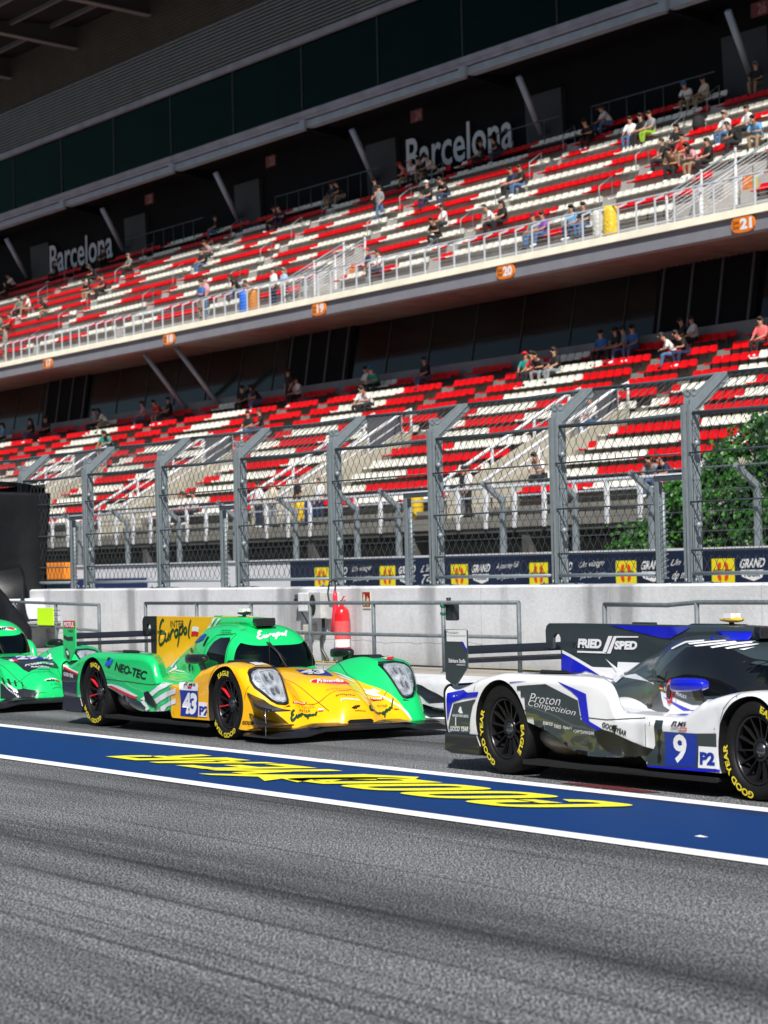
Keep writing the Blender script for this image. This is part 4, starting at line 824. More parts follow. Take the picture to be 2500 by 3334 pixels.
def car_shell():
    xs = sorted(set([round(v, 3) for v in np.concatenate([np.arange(-3.88, -3.4, .03), np.arange(-3.4, -1.72, .04), np.arange(-1.72, -1.46, .0135), np.arange(-1.46, -.9, .04), np.arange(-.9, .6, .025), np.arange(.6, 1.12, .016), [1.12]])]))
    rc = .065; ny = 46; rows = []
    for x in xs:
        W = pw(x, WP); zb = pw(x, ZB)
        cr = rc + .05 * sstep(.1, .8, x)
        half = []
        for j in range(ny):
            y = (W - cr) * j / (ny - 1); half.append((y, hbody(x, y)))
        zt = half[-1][1]; cz = min(cr * 1.1, max(.004, (zt - zb) * .4))
        for k in range(1, 7):
            a = k / 6 * math.pi / 2; half.append((W - cr + cr * math.sin(a), zt - cz + cz * math.cos(a)))
        z0 = zt - cz
        for k in range(1, 9):
            t = k / 8; z = z0 + (zb - z0) * t; ins = 0
            if -1.15 < x < -.3: ins = .012 * math.sin(math.pi * t)
            if x < -1.5: ins = .02 * (t ** 3)
            half.append((W - ins, z))
        half.append((W - .12, zb)); half.append((0, zb))
        P = []
        for y, z in half:
            X = x if x <= .3 else .3 + (x - .3) * (pw(min(y, .94), XF) - .3) / .82
            P.append((X, y, z))
        ring = P[::1] + [(p[0], -p[1], p[2]) for p in P[-2:0:-1]]
        rows.append(ring)
    n = len(rows[0]); vs = [p for r_ in rows for p in r_]
    fs = [(i * n + k, i * n + (k + 1) % n, (i + 1) * n + (k + 1) % n, (i + 1) * n + k) for i in range(len(rows) - 1) for k in range(n)]
    fs += [tuple(range(n))[::-1], tuple((len(rows) - 1) * n + k for k in range(n))]
    mb = MB(); mb.add(vs, fs, 0, True); me = mb.mesh('shell', [BLACKM]); ob = link('shell', me)
    for (cx, cz, rx, rz) in ((.03, .34, .368, .352), (-3.055, .355, .362, .365)):
        c = MB()
        for s in (-1, 1):
            pr = [(cx + rx * math.cos(a), cz + rz * math.sin(a)) for a in [2 * math.pi * k / 48 for k in range(48)]]
            c.prism(pr, 'y', s * .56, s * 1.2)
        co = c.build('cut', [BLACKM]); md = ob.modifiers.new('b', 'BOOLEAN'); md.operation = 'DIFFERENCE'; md.solver = 'EXACT'; md.object = co
    dg = bpy.context.evaluated_depsgraph_get(); dg.update()
    me2 = bpy.data.meshes.new_from_object(ob.evaluated_get(dg))
    for o in [ob] + [m.object for m in ob.modifiers]: bpy.data.objects.remove(o)
    return me2
TP = [(-.42,.58),(-.48,.64),(-.55,.735),(-.62,.81),(-.70,.875),(-.80,.94),(-.92,.995),(-1.08,1.035),(-1.3,1.05),(-1.6,1.045),(-1.85,1.01),(-2.1,.945),(-2.4,.85),(-2.8,.70),(-3.2,.56),(-3.8,.44)]
CW = [(-.42,.20),(-.48,.29),(-.55,.365),(-.65,.425),(-.8,.468),(-1.0,.49),(-1.3,.49),(-1.55,.465),(-1.8,.41),(-2.1,.32),(-2.5,.22),(-3.,.15),(-3.8,.08)]
def canopy_mesh():
    xs = [v for v in np.concatenate([np.arange(-3.8, -1.7, .06), np.arange(-1.7, -.9, .035), np.arange(-.9, -.42, .018), [-.42]])]
    vs = []; n = 49
    for x in xs:
        T = pw(x, TP); W = pw(x, CW); z0 = .40
        for k in range(n):
            a = math.pi * k / (n - 1); c, s = math.cos(a), math.sin(a); e = 2 / (2.3 + 2.3 * sstep(-2.2, -1.4, x)); e2 = 2 / (2.4 + .9 * sstep(-2.0, -1.3, x))
            vs.append((x, W * math.copysign(abs(c) ** e, c), z0 + (T - z0) * abs(s) ** e2))
    fs = [(i * n + k, i * n + k + 1, (i + 1) * n + k + 1, (i + 1) * n + k) for i in range(len(xs) - 1) for k in range(n - 1)]
    fs += [tuple((len(xs) - 1) * n + k for k in range(n))]
    mb = MB(); mb.add(vs, fs, 0, True); return mb.mesh('canopy', [BLACKM])
def cut(me, planes):
    bm = bmesh.new(); bm.from_mesh(me)
    for co, no in planes:
        bmesh.ops.bisect_plane(bm, geom=bm.verts[:] + bm.edges[:] + bm.faces[:], plane_co=co, plane_no=no, dist=1e-5)
    bm.to_mesh(me); bm.free(); me.update()
def split(me, fn, names):
    # splits a mesh into several by a face classifier fn(centre, normal) -> key
    out = {}
    for key in names:
        bm = bmesh.new(); bm.from_mesh(me)
        dl = [f for f in bm.faces if fn(f.calc_center_median(), f.normal) != key]
        bmesh.ops.delete(bm, geom=dl, context='FACES')
        m2 = bpy.data.meshes.new(key); bm.to_mesh(m2); bm.free(); out[key] = m2
    return out
PROJ = {'I': (lambda a, b: (Vector((a, -.60 if a > -1.75 else -.40, b)), Vector((0, 1, 0)))), 'R': (lambda a, b: (Vector((a, -3, b)), Vector((0, 1, 0)))), 'L': (lambda a, b: (Vector((a, 3, b)), Vector((0, -1, 0)))),
        'T': (lambda a, b: (Vector((a, b, 3)), Vector((0, 0, -1)))), 'F': (lambda a, b: (Vector((3, a, b)), Vector((-1, 0, 0))))}
def drape(v2, faces, bvh, proj, mats, name, parent, off=.003, grid=.05, mi=None, maxd=None, lim=None):
    bm = bmesh.new(); vs = [bm.verts.new((p[0], p[1], 0)) for p in v2]
    for k, f in enumerate(faces):
        try:
            nf = bm.faces.new([vs[i] for i in f]); nf.material_index = mi[k] if mi else 0
        except ValueError: pass
    bmesh.ops.remove_doubles(bm, verts=bm.verts, dist=1e-5)
    xs = [v.co.x for v in bm.verts]; ys = [v.co.y for v in bm.verts]
    if not xs: bm.free(); return None
    for a, lo, hi in ((0, min(xs), max(xs)), (1, min(ys), max(ys))):
        t = math.floor(lo / grid) * grid + grid
        while t < hi:
            co = [0, 0, 0]; no = [0, 0, 0]; co[a] = t; no[a] = 1
            bmesh.ops.bisect_plane(bm, geom=bm.verts[:] + bm.edges[:] + bm.faces[:], plane_co=co, plane_no=no, dist=1e-5); t += grid
    bmesh.ops.triangulate(bm, faces=[f for f in bm.faces if len(f.verts) > 4])
    dead = []
    for v in bm.verts:
        o, d = PROJ[proj](v.co.x, v.co.y); hit, nor, _, dist = bvh.ray_cast(o, d)
        if hit is None and proj == 'R':
            q, qn, _, qd = bvh.find_nearest(Vector((v.co.x, -.935, v.co.y)))
            if q is not None and qd < .07: hit, nor = q, Vector((0, -1, 0))
        if hit is None or (lim and not lim(hit)): dead.append(v); continue
        if nor.dot(d) > 0: nor = -nor
        v.co = hit - d * off * .3 + nor * off
    bmesh.ops.delete(bm, geom=dead, context='VERTS')
    # drop facets that were stretched across a gap in the surface
    bmesh.ops.delete(bm, geom=[f for f in bm.faces if max(e.calc_length() for e in f.edges) > max(grid * 3.2, .34 if proj == 'I' else .22)], context='FACES')
    for f in bm.faces: f.smooth = True
    bmesh.ops.recalc_face_normals(bm, faces=bm.faces)
    me = bpy.data.meshes.new(name); bm.to_mesh(me); bm.free()
    for m in mats: me.materials.append(m)
    return link(name, me, parent)
def poly_decal(polys, bvh, proj, m, name, parent, off=.003, grid=.05, lim=None):
    v = []; f = []; mi = []
    for k, P in enumerate(polys):
        f.append(tuple(range(len(v), len(v) + len(P)))); v += list(P); mi.append(k if isinstance(m, (list, tuple)) else 0)
    return drape(v, f, bvh, proj, m if isinstance(m, (list, tuple)) else [m], name, parent, off, grid, mi, lim=lim)
def text_decal(s, P0, P1, P2, bvh, proj, m, name, parent, bold=.0, shear=0., off=.005, grid=.05, spacing=1.):
    # P0 lower left, P1 lower right, P2 upper left of the word's box, in the projection's 2D space
    v, f, ar = text_mesh(s, bold, shear, spacing)
    q = [(P0[0] + (P1[0] - P0[0]) * x + (P2[0] - P0[0]) * y, P0[1] + (P1[1] - P0[1]) * x + (P2[1] - P0[1]) * y) for x, y in v]
    return drape(q, f, bvh, proj, [m], name, parent, off, grid)
def stroke_polys(strokes, P0, P1, P2, wd):
    # pen strokes given in a unit box, turned into thick ribbons
    out = []
    def Mp(x, y): return Vector((P0[0] + (P1[0] - P0[0]) * x + (P2[0] - P0[0]) * y, P0[1] + (P1[1] - P0[1]) * x + (P2[1] - P0[1]) * y))
    for st_ in strokes:
        pts = [Mp(*p) for p in st_]
        # smooth with Catmull-Rom
        sm = []
        for i in range(len(pts) - 1):
            p0, p1, p2, p3 = pts[max(i - 1, 0)], pts[i], pts[i + 1], pts[min(i + 2, len(pts) - 1)]
            for k in range(4):
                t = k / 4; sm.append(.5 * ((2 * p1) + (p2 - p0) * t + (2 * p0 - 5 * p1 + 4 * p2 - p3) * t * t + (3 * p1 - p0 - 3 * p2 + p3) * t ** 3))
        sm.append(pts[-1]); L = []; Rr = []
        for i, p in enumerate(sm):
            d = (sm[min(i + 1, len(sm) - 1)] - sm[max(i - 1, 0)]); d = d.normalized() if d.length else Vector((1, 0)); n = Vector((-d.y, d.x))
            w_ = wd * (.35 + .65 * math.sin(math.pi * (i + .6) / (len(sm) + .2)) ** .5); L.append(p + n * w_); Rr.append(p - n * w_)
        for i in range(len(sm) - 1): out.append([tuple(L[i]), tuple(L[i + 1]), tuple(Rr[i + 1]), tuple(Rr[i])])
    return out
EUROPOL = [
 [(.13,.93),(.09,.99),(.03,.86),(.0,.68),(.03,.58),(.09,.6)], [(.09,.6),(.02,.52),(-.02,.3),(0,.12),(.06,.1),(.13,.2),(.17,.34)],
 [(.19,.52),(.17,.32),(.2,.22),(.25,.3),(.29,.5),(.27,.3),(.3,.24)], [(.33,.5),(.32,.28),(.35,.5),(.41,.62),(.44,.56)],
 [(.5,.62),(.46,.5),(.49,.36),(.55,.42),(.55,.58),(.5,.62),(.58,.6)], [(.62,.72),(.6,.4),(.57,0)], [(.61,.6),(.67,.74),(.71,.62),(.67,.46),(.62,.46)],
 [(.77,.68),(.74,.56),(.77,.46),(.82,.52),(.81,.66),(.77,.68)], [(.95,.95),(.9,.7),(.88,.42),(.92,.3)]]
TYRE = mat('tyre_rubber', (.0065, .0065, .007), .6, 0, .3, 20, .12, spec=.3)
RIMM = mat('wheel_rim_dark', (.03, .03, .034), .28, .7)
CHROME = mat('bright_metal', (.6, .61, .64), .15, 1)
TYELLOW = mat('tyre_lettering_yellow', (.75, .62, .03), .6)
REDM = mat('red_paint', (.62, .012, .02), .35, coat=.4)
def arc_text(s, bold, r0, r1, a_mid, span, cx, cz, yy, flip=False):
    v, f, ar = text_mesh(s, bold)
    out = []
    for x, y in v:
        if flip: a = a_mid - span / 2 + span * x; r = r1 + (r0 - r1) * y
        else: a = a_mid + span / 2 - span * x; r = r0 + (r1 - r0) * y
        out.append((cx + r * math.cos(a), yy, cz + r * math.sin(a)))
    return out, f
def wheel(parent, cx, cz, r, side, w_, spin=0., red=(), lettering=None, rimd=.235):
    # side -1: the car's right. The wheel's outer face lies at |y| = .905
    wo = empty('wheel', (cx, 0, cz), parent=parent); yo = side * .905; yi = side * (.905 - w_)
    t = MB(); e = side
    pr = [(rimd - .005, yo - e * .03), (rimd + .004, yo - e * .004), (rimd + .03, yo + e * .006), (r - .045, yo + e * .012), (r - .018, yo - e * .004), (r - .003, yo - e * .03), (r, yo - e * .06), (r, yi + e * .06), (r - .02, yi), (rimd, yi)]
    t.lathe(pr, axis='y', n=64); t.build('tyre', [TYRE], wo)
    rm = MB()
    rm.lathe([(rimd, yo - e * .03), (rimd - .006, yo - e * .012), (rimd - .014, yo - e * .012), (rimd - .022, yo - e * .03), (rimd - .03, yo - e * .2), (rimd - .03, yi)], axis='y', n=64)
    rm.lathe([(.0, yo - e * .20), (rimd - .03, yo - e * .22)], axis='y', n=32, mi=1)
    rm.lathe([(.075, yo - e * .09), (.082, yo - e * .055), (.07, yo - e * .045), (.055, yo - e * .05), (.05, yo - e * .09)], axis='y', n=32, mi=0)
    rm.lathe([(.16, yo - e * .17), (.16, yo - e * .12), (.06, yo - e * .12)], axis='y', n=32, mi=1)
    rm.build('rim', [RIMM, BLACKM], wo)
    N = 14
    for k in range(N):
        a = spin + 2 * math.pi * k / N; c, s = math.cos(a), math.sin(a); n_ = (-s, c)
        sp = MB(); wI, wO = .007, .0045
        P = []
        for rr, ww, dy in ((.07, wI, .055), (.14, wO, .04), (rimd - .018, wO * 1.3, .022)):
            for sg in (-1, 1): P.append((c * rr + n_[0] * ww * sg * (.5 if k in red else 1), yo - e * dy, s * rr + n_[1] * ww * sg))
            for sg in (1, -1): P.append((c * rr + n_[0] * ww * sg * 1.2, yo - e * (dy + .03), s * rr + n_[1] * ww * sg * 1.2))
        fs = [(i * 4 + k2, i * 4 + (k2 + 1) % 4, i * 4 + 4 + (k2 + 1) % 4, i * 4 + 4 + k2) for i in range(2) for k2 in range(4)]
        sp.add(P, fs); sp.build('spoke', [REDM if k in red else RIMM], wo)
    hb = MB(); hb.lathe([(.0, yo - e * .025), (.022, yo - e * .026), (.03, yo - e * .04), (.05, yo - e * .045), (.053, yo - e * .09)], axis='y', n=24)
    hb.build('wheel_nut', [mat('hub_metal', (.13, .135, .15), .25, .9)], wo)
    if lettering:
        lt = MB()
        for s_, am, sp_ in lettering:
            v, f = arc_text(s_, .035, rimd + .033, rimd + .08, R(am), R(sp_), 0, 0, yo + e * .0165)
            lt.add(v, f)
        lt.build('tyre_lettering', [TYELLOW], wo)
    return wo
SHELL = car_shell(); CANO = canopy_mesh()
GLASS = glassy('cockpit_glass', (.30, .33, .35), .02)
GLASSB = mat('black_window', (.006, .007, .009), .06, coat=.6)
LENS = glassy('headlamp_glass', (.75, .78, .82), .05)
PANEL = mat('panel_gap', (.01, .01, .01), .7)
def headlamp(car, s0, bvh):
    s = s0; sq = lambda P: [(s * (.872 - (.872 - abs(a)) * .82), b) for a, b in P]
    # polygon in front view (y, z), wrapped on the fender's front
    hp = [(.47, .648), (.50, .678), (.72, .683), (.82, .665), (.862, .635), (.874, .56), (.855, .50), (.80, .44), (.74, .375), (.69, .345), (.60, .335), (.55, .345), (.53, .38)]
    hp2 = [(.50, .63), (.53, .655), (.71, .66), (.80, .642), (.838, .615), (.848, .56), (.83, .51), (.78, .455), (.72, .392), (.68, .368), (.605, .36), (.565, .37), (.55, .40)]
    lim = lambda h: h.x > .2
    root = poly_decal([sq(hp)], bvh, 'F', mat('headlamp_surround', (.012, .012, .014), .12, coat=.5), 'headlight', car, .004, .03, lim)
    poly_decal([sq(hp2)], bvh, 'F', mat('headlamp_bowl', (.85, .87, .9), .25, .5, .5, 14, .6, bscale=16), 'reflector', root, .007, .02, lim)
    fr = stroke_polys([sq(P_) for P_ in [[(s * .53, .615), (s * .555, .50), (s * .572, .40), (s * .60, .378), (s * .66, .378), (s * .70, .41), (s * .74, .50), (s * .755, .58), (s * .74, .635), (s * .66, .645), (s * .56, .642), (s * .53, .615)],
                       [(s * .78, .63), (s * .825, .59), (s * .83, .545), (s * .80, .49), (s * .76, .44)], [(s * .765, .555), (s * .83, .56)], [(s * .75, .49), (s * .80, .49)]]], (0, 0), (1, 0), (0, 1), .0055)
    poly_decal(fr, bvh, 'F', mat('headlamp_trim', (.75, .77, .8), .2, .3), 'trim_ring', root, .011, .03, lim)
    for (cy, cz_) in ((.62, .59), (.69, .585), (.62, .47), (.68, .46)):
        cy = .872 - (.872 - cy) * .82; lm = [(s * cy + .020 * math.cos(t * .5236), cz_ + .036 * math.sin(t * .5236)) for t in range(12)]
        poly_decal([lm], bvh, 'F', mat('lamp_lens', (.8, .82, .85), .08, .9, .5, 60), 'lamp', root, .0135, .02, lim)
    poly_decal([sq(hp)], bvh, 'F', LENS, 'lens', root, .019, .03, lim)
def make_car(name, label, loc, front, rear, cano, fin, wing, mirror, greyside, wedge=None, colfn=None, spin=(.1, .3), red=(), lett=None, pod=None):
    car = empty(name, loc, 0, label, 'race car')
    sh = SHELL.copy(); cuts = [((-.33, 0, 0), (1, 0, 0)), ((-1.17, 0, 0), (1, 0, 0)), ((-3.05, 0, .60), (0.0, 0, 1))] + (wedge or [])
    cut(sh, cuts)
    def cls(c, n):
        for cx, cz, rx, rz in ((.03, .34, .372, .356), (-3.055, .355, .366, .369)):
            if abs(c.y) > .5 and ((c.x - cx) / rx) ** 2 + ((c.z - cz) / rz) ** 2 < 1.002 and abs(c.y) < .93 and (Vector((c.x - cx, 0, c.z - cz)).normalized().dot(n) < -.3 or (.55 < abs(c.y) < .57 and abs(n.y) > .9)): return 'wheel_arch_lining'
        if n.z < -.6 and c.z < .5: return 'wheel_arch_lining'
        if c.x < -3.86 : return 'wheel_arch_lining'
        k = 'front_bodywork' if c.x > -1.17 else 'rear_bodywork'
        return k
    parts = split(sh, cls, ['front_bodywork', 'rear_bodywork', 'wheel_arch_lining'])
    for k, m in parts.items():
        m.materials.clear()
        for q in ({'front_bodywork': front, 'rear_bodywork': rear, 'wheel_arch_lining': [BLACKM]}[k]): m.materials.append(q)
        if k != 'wheel_arch_lining' and colfn:
            for p in m.polygons: p.material_index = colfn(p.center)
        else:
            for p in m.polygons: p.material_index = 0
        link(k, m, car)
    cn = CANO.copy()
    wp = [((-.745, 0, .62), (1, 0, .12)), ((-.5, 0, .628), (.15, 0, 1)), ((-.66, 0, .845), (.3, 0, 1)), ]
    cut(cn, wp)
    def ccl(c, n):
        a = (c - Vector((-.745, 0, .62))).dot(Vector((1, 0, .12))) > 0; b = (c - Vector((-.5, 0, .628))).dot(Vector((.15, 0, 1))) > 0
        d = (c - Vector((-.66, 0, .845))).dot(Vector((.3, 0, 1))) < 0
        return 'windshield' if a and b and d else 'cockpit_canopy'
    cp = split(cn, ccl, ['windshield', 'cockpit_canopy'])
    for k, m in cp.items():
        m.materials.clear(); m.materials.append(GLASS if k == 'windshield' else cano); link(k, m, car)
        for p in m.polygons: p.material_index = 0
    # cockpit tub seen through the glass
    t = MB(); t.box(-1.35, -.5, -.42, .42, .42, .50); t.box(-1.45, -1.3, -.42, .42, .5, .9); t.box(-.72, -.6, -.3, .3, .5, .64); t.build('cockpit_tub', [BLACKM], car)
    t = MB(); t.tube([(-.8 + .0, -.0 + .12 * math.cos(a), .68 + .12 * math.sin(a)) for a in [k * .3927 for k in range(17)]], .013, 6); t.build('steering_wheel', [CARBON], car)
    # inner tub, floor, splitter, diffuser
    t = MB(); t.box(-3.7, -.42, -.70, .70, .10, .42); t.box(-.42, .3, -.48, .48, .1, .36); t.box(.3, .7, -.4, .4, .08, .2); t.build('chassis_tub', [BLACKM], car)
    t = MB()
    t.prism([(-2.74, -.93), (-2.5, -.945), (-1.2, -.945), (-.34, -.93), (-.34, .93), (-1.2, .945), (-2.5, .945), (-2.74, .93)], 'z', .105, .135)
    t.prism([(-2.74, -.946), (-.34, -.941), (-.34, -.93), (-2.74, -.935)], 'z', .10, .138)
    bevel(t.build('floor', [BLACKM], car), .006)
    t = MB(); top = []
    fp = [(.42, .94), (.62, .95), (1.0, .95), (1.06, .90), (1.06, .62), (1.06, .42), (1.07, .3), (1.08, .15), (1.08, -.15), (1.07, -.3), (1.06, -.42), (1.06, -.62), (1.06, -.90), (1.0, -.95), (.62, -.95), (.42, -.94)]
    hz = lambda x, y: .055 + (.04 if abs(y) < .5 else .04 * sstep(.62, .5, abs(y)))
    n = len(fp); V = [(x, y, hz(x, y)) for x, y in fp] + [(x, y, hz(x, y) + .018) for x, y in fp] + [(x * .93, y * .93, hz(x, y) + .055) for x, y in fp]
    t.add(V, [tuple(range(n))[::-1]] + [(i, (i + 1) % n, (i + 1) % n + n, i + n) for i in range(n)] + [(i + n, (i + 1) % n + n, (i + 1) % n + 2 * n, i + 2 * n) for i in range(n)] + [tuple(range(2 * n, 3 * n))])
    t.build('splitter', [CARBON], car)
    t = MB(); V = []
    for x, zz in ((.55, .14), (.72, .165), (.84, .165), (.95, .14)):
        for y in (-.93, -.8, -.62, -.45, -.3, 0, .3, .45, .62, .8, .93): V.append((x + (.08 if abs(y) < .5 else 0) - .1 * (abs(y) > .85), y, zz - (.0 if abs(y) < .5 else .03) - .03 * (x > .95)))
    t.add(V, [(i * 11 + k, i * 11 + k + 1, i * 11 + 12 + k, i * 11 + 11 + k) for i in range(3) for k in range(10)], 0, True); t.build('splitter_ramp', [CARBON], car)
    # rear lower skirts and diffuser
    t = MB()
    for s in (-1, 1):
        t.prism([(-3.90, .15), (-3.88, .29), (-3.42, .29), (-3.36, .2), (-3.38, .13), (-3.8, .13)], 'y', s * .93, s * .78)
        t.prism([(-3.88, .12), (-3.9, .2), (-3.7, .3), (-3.4, .3), (-3.4, .12)], 'y', s * .3, s * .32)
    t.box(-3.86, -3.4, -.78, .78, .26, .30); bevel(t.build('rear_skirt', [CARBON], car), .012)
    for s in (-1, 1):
        V = []; t = MB()
        for i in range(13):
            x = -2.76 + i * .055
            for j in range(9):
                a = j / 8 * math.pi; rr = .11 * math.sin(math.pi * (i + .6) / 13.2) ** .6
                V.append((x, s * (.70 + rr * 1.3 * math.sin(a) + .03), .31 - i * .004 + rr * 1.1 * math.cos(a)))
        t.add(V, [(i * 9 + j, i * 9 + j + 1, i * 9 + 10 + j, i * 9 + 9 + j) for i in range(12) for j in range(8)], 0, True)
        t.build('exhaust_shield', [mat('heat_stained_titanium', (.23, .21, .20), .35, .5, 0, 5, .2, col2=(.20, .13, .06))], car)
    for s in (-1, 1):
        t = MB(); t.lathe([(.035, s * .86), (.045, s * .87), (.035, s * .85), (.02, s * .80)], (-2.08, 0, .25), 'y', 20)
        t.build('exhaust_tip', [mat('exhaust_metal', (.25, .23, .2), .4, .8, .4, 12)], car)
    # fin and engine cover spine
    finp = [(-3.81, .91), (-3.815, 1.05), (-3.80, 1.09), (-3.76, 1.112), (-3.42, 1.115), (-1.9, 1.112), (-1.84, 1.125), (-1.22, 1.125), (-1.14, 1.09), (-1.1, 1.0), (-1.3, .9), (-2.0, .7), (-2.6, .5), (-3.43, .44), (-3.56, .6), (-3.60, .74), (-3.60, .88), (-3.60, 1.0), (-3.62, 1.025), (-3.67, 1.03), (-3.705, 1.0), (-3.71, .91)]
    rear_i = [(a, b) for a, b in finp]
    def clipx(P, x0, keep_less):
        out = []
        for i in range(len(P)):
            a, b = P[i], P[(i + 1) % len(P)]; ia = (a[0] < x0) == keep_less; ib = (b[0] < x0) == keep_less
            if ia: out.append(a)
            if ia != ib: tt = (x0 - a[0]) / (b[0] - a[0]); out.append((x0, a[1] + (b[1] - a[1]) * tt))
        return out
    t = MB(); t.prism(clipx(finp, -3.44, True), 'y', -.014, .014); f1 = t.build('fin_tail', [fin[1]], car); bevel(f1, .004)
    t = MB(); t.prism(clipx(finp, -3.44, False), 'y', -.015, .015); f2 = t.build('shark_fin', [fin[0]], car); bevel(f2, .004)
    # flared flank that joins the fin to the engine cover
    t = MB(); V = []
    NX = 24; NZ = 12
    for s in (-1, 1):
        V = []
        for i in range(NX):
            x = -3.44 + i * (1.64 / (NX - 1)); zt = .96
            wb = pw(x, [(-3.44, .05), (-3.0, .14), (-2.4, .27), (-1.8, .36)]); zb_ = .46
            for j in range(NZ):
                u = j / (NZ - 1); V.append((x, s * (.0155 + wb * (1 - u) ** 2.6), zb_ + (zt - zb_) * u))
        for i in range(NX - 1):
            for j in range(NZ - 1): t.add([V[i * NZ + j], V[i * NZ + j + 1], V[i * NZ + NZ + 1 + j], V[i * NZ + NZ + j]], [(0, 1, 2, 3)], 1 if j < 8 - (i < 9) else 0, True)
    ec_ = t.build('engine_cover', [fin[0], fin[2] if len(fin) > 2 else fin[0]], car); bmw = bmesh.new(); bmw.from_mesh(ec_.data); bmesh.ops.remove_doubles(bmw, verts=bmw.verts, dist=1e-4); bmw.to_mesh(ec_.data); bmw.free()
    # roof scoop
    t = MB(); V = []; st_ = [(-.94, .105, 1.035, 1.105), (-1.02, .12, 1.03, 1.112), (-1.2, .12, 1.03, 1.118), (-1.5, .10, 1.02, 1.12), (-1.85, .06, 1.0, 1.115), (-2.1, .02, .95, 1.10)]
    for x, hw, z0, z1 in st_:
        for k in range(16):
            a = 2 * math.pi * k / 16; c, s = math.cos(a), math.sin(a)
            V.append((x, hw * math.copysign(abs(c) ** .5, c), (z0 + z1) / 2 - .012 + (z1 - z0 + .024) / 2 * math.copysign(abs(s) ** .5, s)))
    t.add(V, [(i * 16 + k, i * 16 + (k + 1) % 16, i * 16 + 16 + (k + 1) % 16, i * 16 + 16 + k) for i in range(5) for k in range(16)], 0, True)
    sc_ = t.build('roof_scoop', [pod or cano], car)
    t = MB(); t.prism([(-.105, 1.03), (.105, 1.03), (.112, 1.07), (.105, 1.108), (-.105, 1.108), (-.112, 1.07)], 'x', -.98, -.915); t.prism([(-.09, 1.042), (.09, 1.042), (.09, 1.096), (-.09, 1.096)], 'x', -.916, -.911, 1)
    t.build('intake_mouth', [CARBON, BLACKM], sc_)
    bm = bmesh.new()
    for m in (SHELL, CANO, f1.data, f2.data, ec_.data, sc_.data): bm.from_mesh(m)
    bvh = BVHTree.FromBMesh(bm); bm.free()
    # black frame round the windshield and the side windows
    poly_decal([[(-1.36, .60), (-1.31, .72), (-1.24, .83), (-1.17, .89), (-1.08, .925), (-.93, .93), (-.90, .90), (-.885, .66), (-.95, .62)]], bvh, 'R', GLASSB, 'side_window', car, .003, .04)
    poly_decal([[(-1.36, .60), (-1.31, .72), (-1.24, .83), (-1.17, .89), (-1.08, .925), (-.93, .93), (-.90, .90), (-.885, .66), (-.95, .62)]], bvh, 'L', GLASSB, 'side_window', car, .003, .04)
    # light / antenna pod on the roof
    t = MB(); V = []
    for x, hw, hz_ in ((-1.52, .004, .004), (-1.48, .03, .012), (-1.40, .045, .02), (-1.32, .045, .02), (-1.27, .028, .014), (-1.25, .004, .004)):
        for k in range(12):
            a = 2 * math.pi * k / 12; V.append((x, hw * math.cos(a), 1.155 + hz_ * math.sin(a)))
    t.add(V, [(i * 12 + k, i * 12 + (k + 1) % 12, i * 12 + 12 + (k + 1) % 12, i * 12 + 12 + k) for i in range(5) for k in range(12)], 0, True)
    t.tube([(-1.38, 0, 1.115), (-1.38, 0, 1.15)], .02, 8, 2)
    for s in (-1, 1): t.box(-1.42, -1.33, s * .025 - .018, s * .025 + .018, 1.165, 1.2, 1)
    t.build('position_light', [pod_m(label), mat('white_lens', (.85, .85, .82), .3), CARBON], car)
    # rear wing
    t = MB()
    def foil(x0, x1, z0, z1, th, y0, y1, mi=0):
        P = []
        for k in range(16):
            a = 2 * math.pi * k / 16; u = .5 - .5 * math.cos(a); P.append((x0 + (x1 - x0) * u, z0 + (z1 - z0) * u + th * math.sin(a) * (1 - .75 * (1 - u))))
        t.prism(P, 'y', y0, y1, mi)
    foil(-3.80, -3.58, .865, .835, .016, -.885, .885); foil(-3.90, -3.76, .955, .895, .010, -.885, .885)
    wg = t.build('rear_wing', [wing[0]], car)
    for s in (-1, 1):
        t = MB(); t.prism([(-3.895, .70), (-3.905, 1.085), (-3.89, 1.092), (-3.57, 1.092), (-3.56, 1.08), (-3.565, .80), (-3.74, .655), (-3.80, .66)], 'y', s * .888, s * .902)
        ep = t.build('endplate', [wing[1]], wg)
        bevel(ep, .003, 1)
    # mirrors
    for s in (-1, 1):
        t = MB(); V = []
        for x, hw, h0, h1 in ((-.95, .068, .692, .775), (-.93, .078, .688, .783), (-.82, .076, .69, .785), (-.70, .06, .70, .782), (-.64, .04, .715, .768), (-.62, .02, .73, .755)):
            for k in range(14):
                a = 2 * math.pi * k / 14; c, s2 = math.cos(a), math.sin(a)
                V.append((x, s * .80 + hw * math.copysign(abs(c) ** .42, c), (h0 + h1) / 2 + (h1 - h0) / 2 * math.copysign(abs(s2) ** .6, s2)))
        t.add(V, [(i * 14 + k, i * 14 + (k + 1) % 14, i * 14 + 14 + (k + 1) % 14, i * 14 + 14 + k) for i in range(5) for k in range(14)] + [tuple(range(14)), tuple(70 + k for k in range(14))], 0, True)
        m_ = t.build('mirror', [mirror], car)
        t = MB(); V = []
        for p, a_, b_ in (((-.74, .80, .71), .05, .012), ((-.72, .78, .63), .04, .012), ((-.69, .74, .57), .035, .014), ((-.63, .70, .53), .05, .016)):
            V += [(p[0] - a_, s * p[1] - b_, p[2]), (p[0] + a_, s * p[1] - b_, p[2]), (p[0] + a_, s * p[1] + b_, p[2]), (p[0] - a_, s * p[1] + b_, p[2])]
        t.add(V, [(i * 4 + k, i * 4 + (k + 1) % 4, i * 4 + 4 + (k + 1) % 4, i * 4 + 4 + k) for i in range(3) for k in range(4)]); t.build('mirror_stalk', [CARBON], m_)
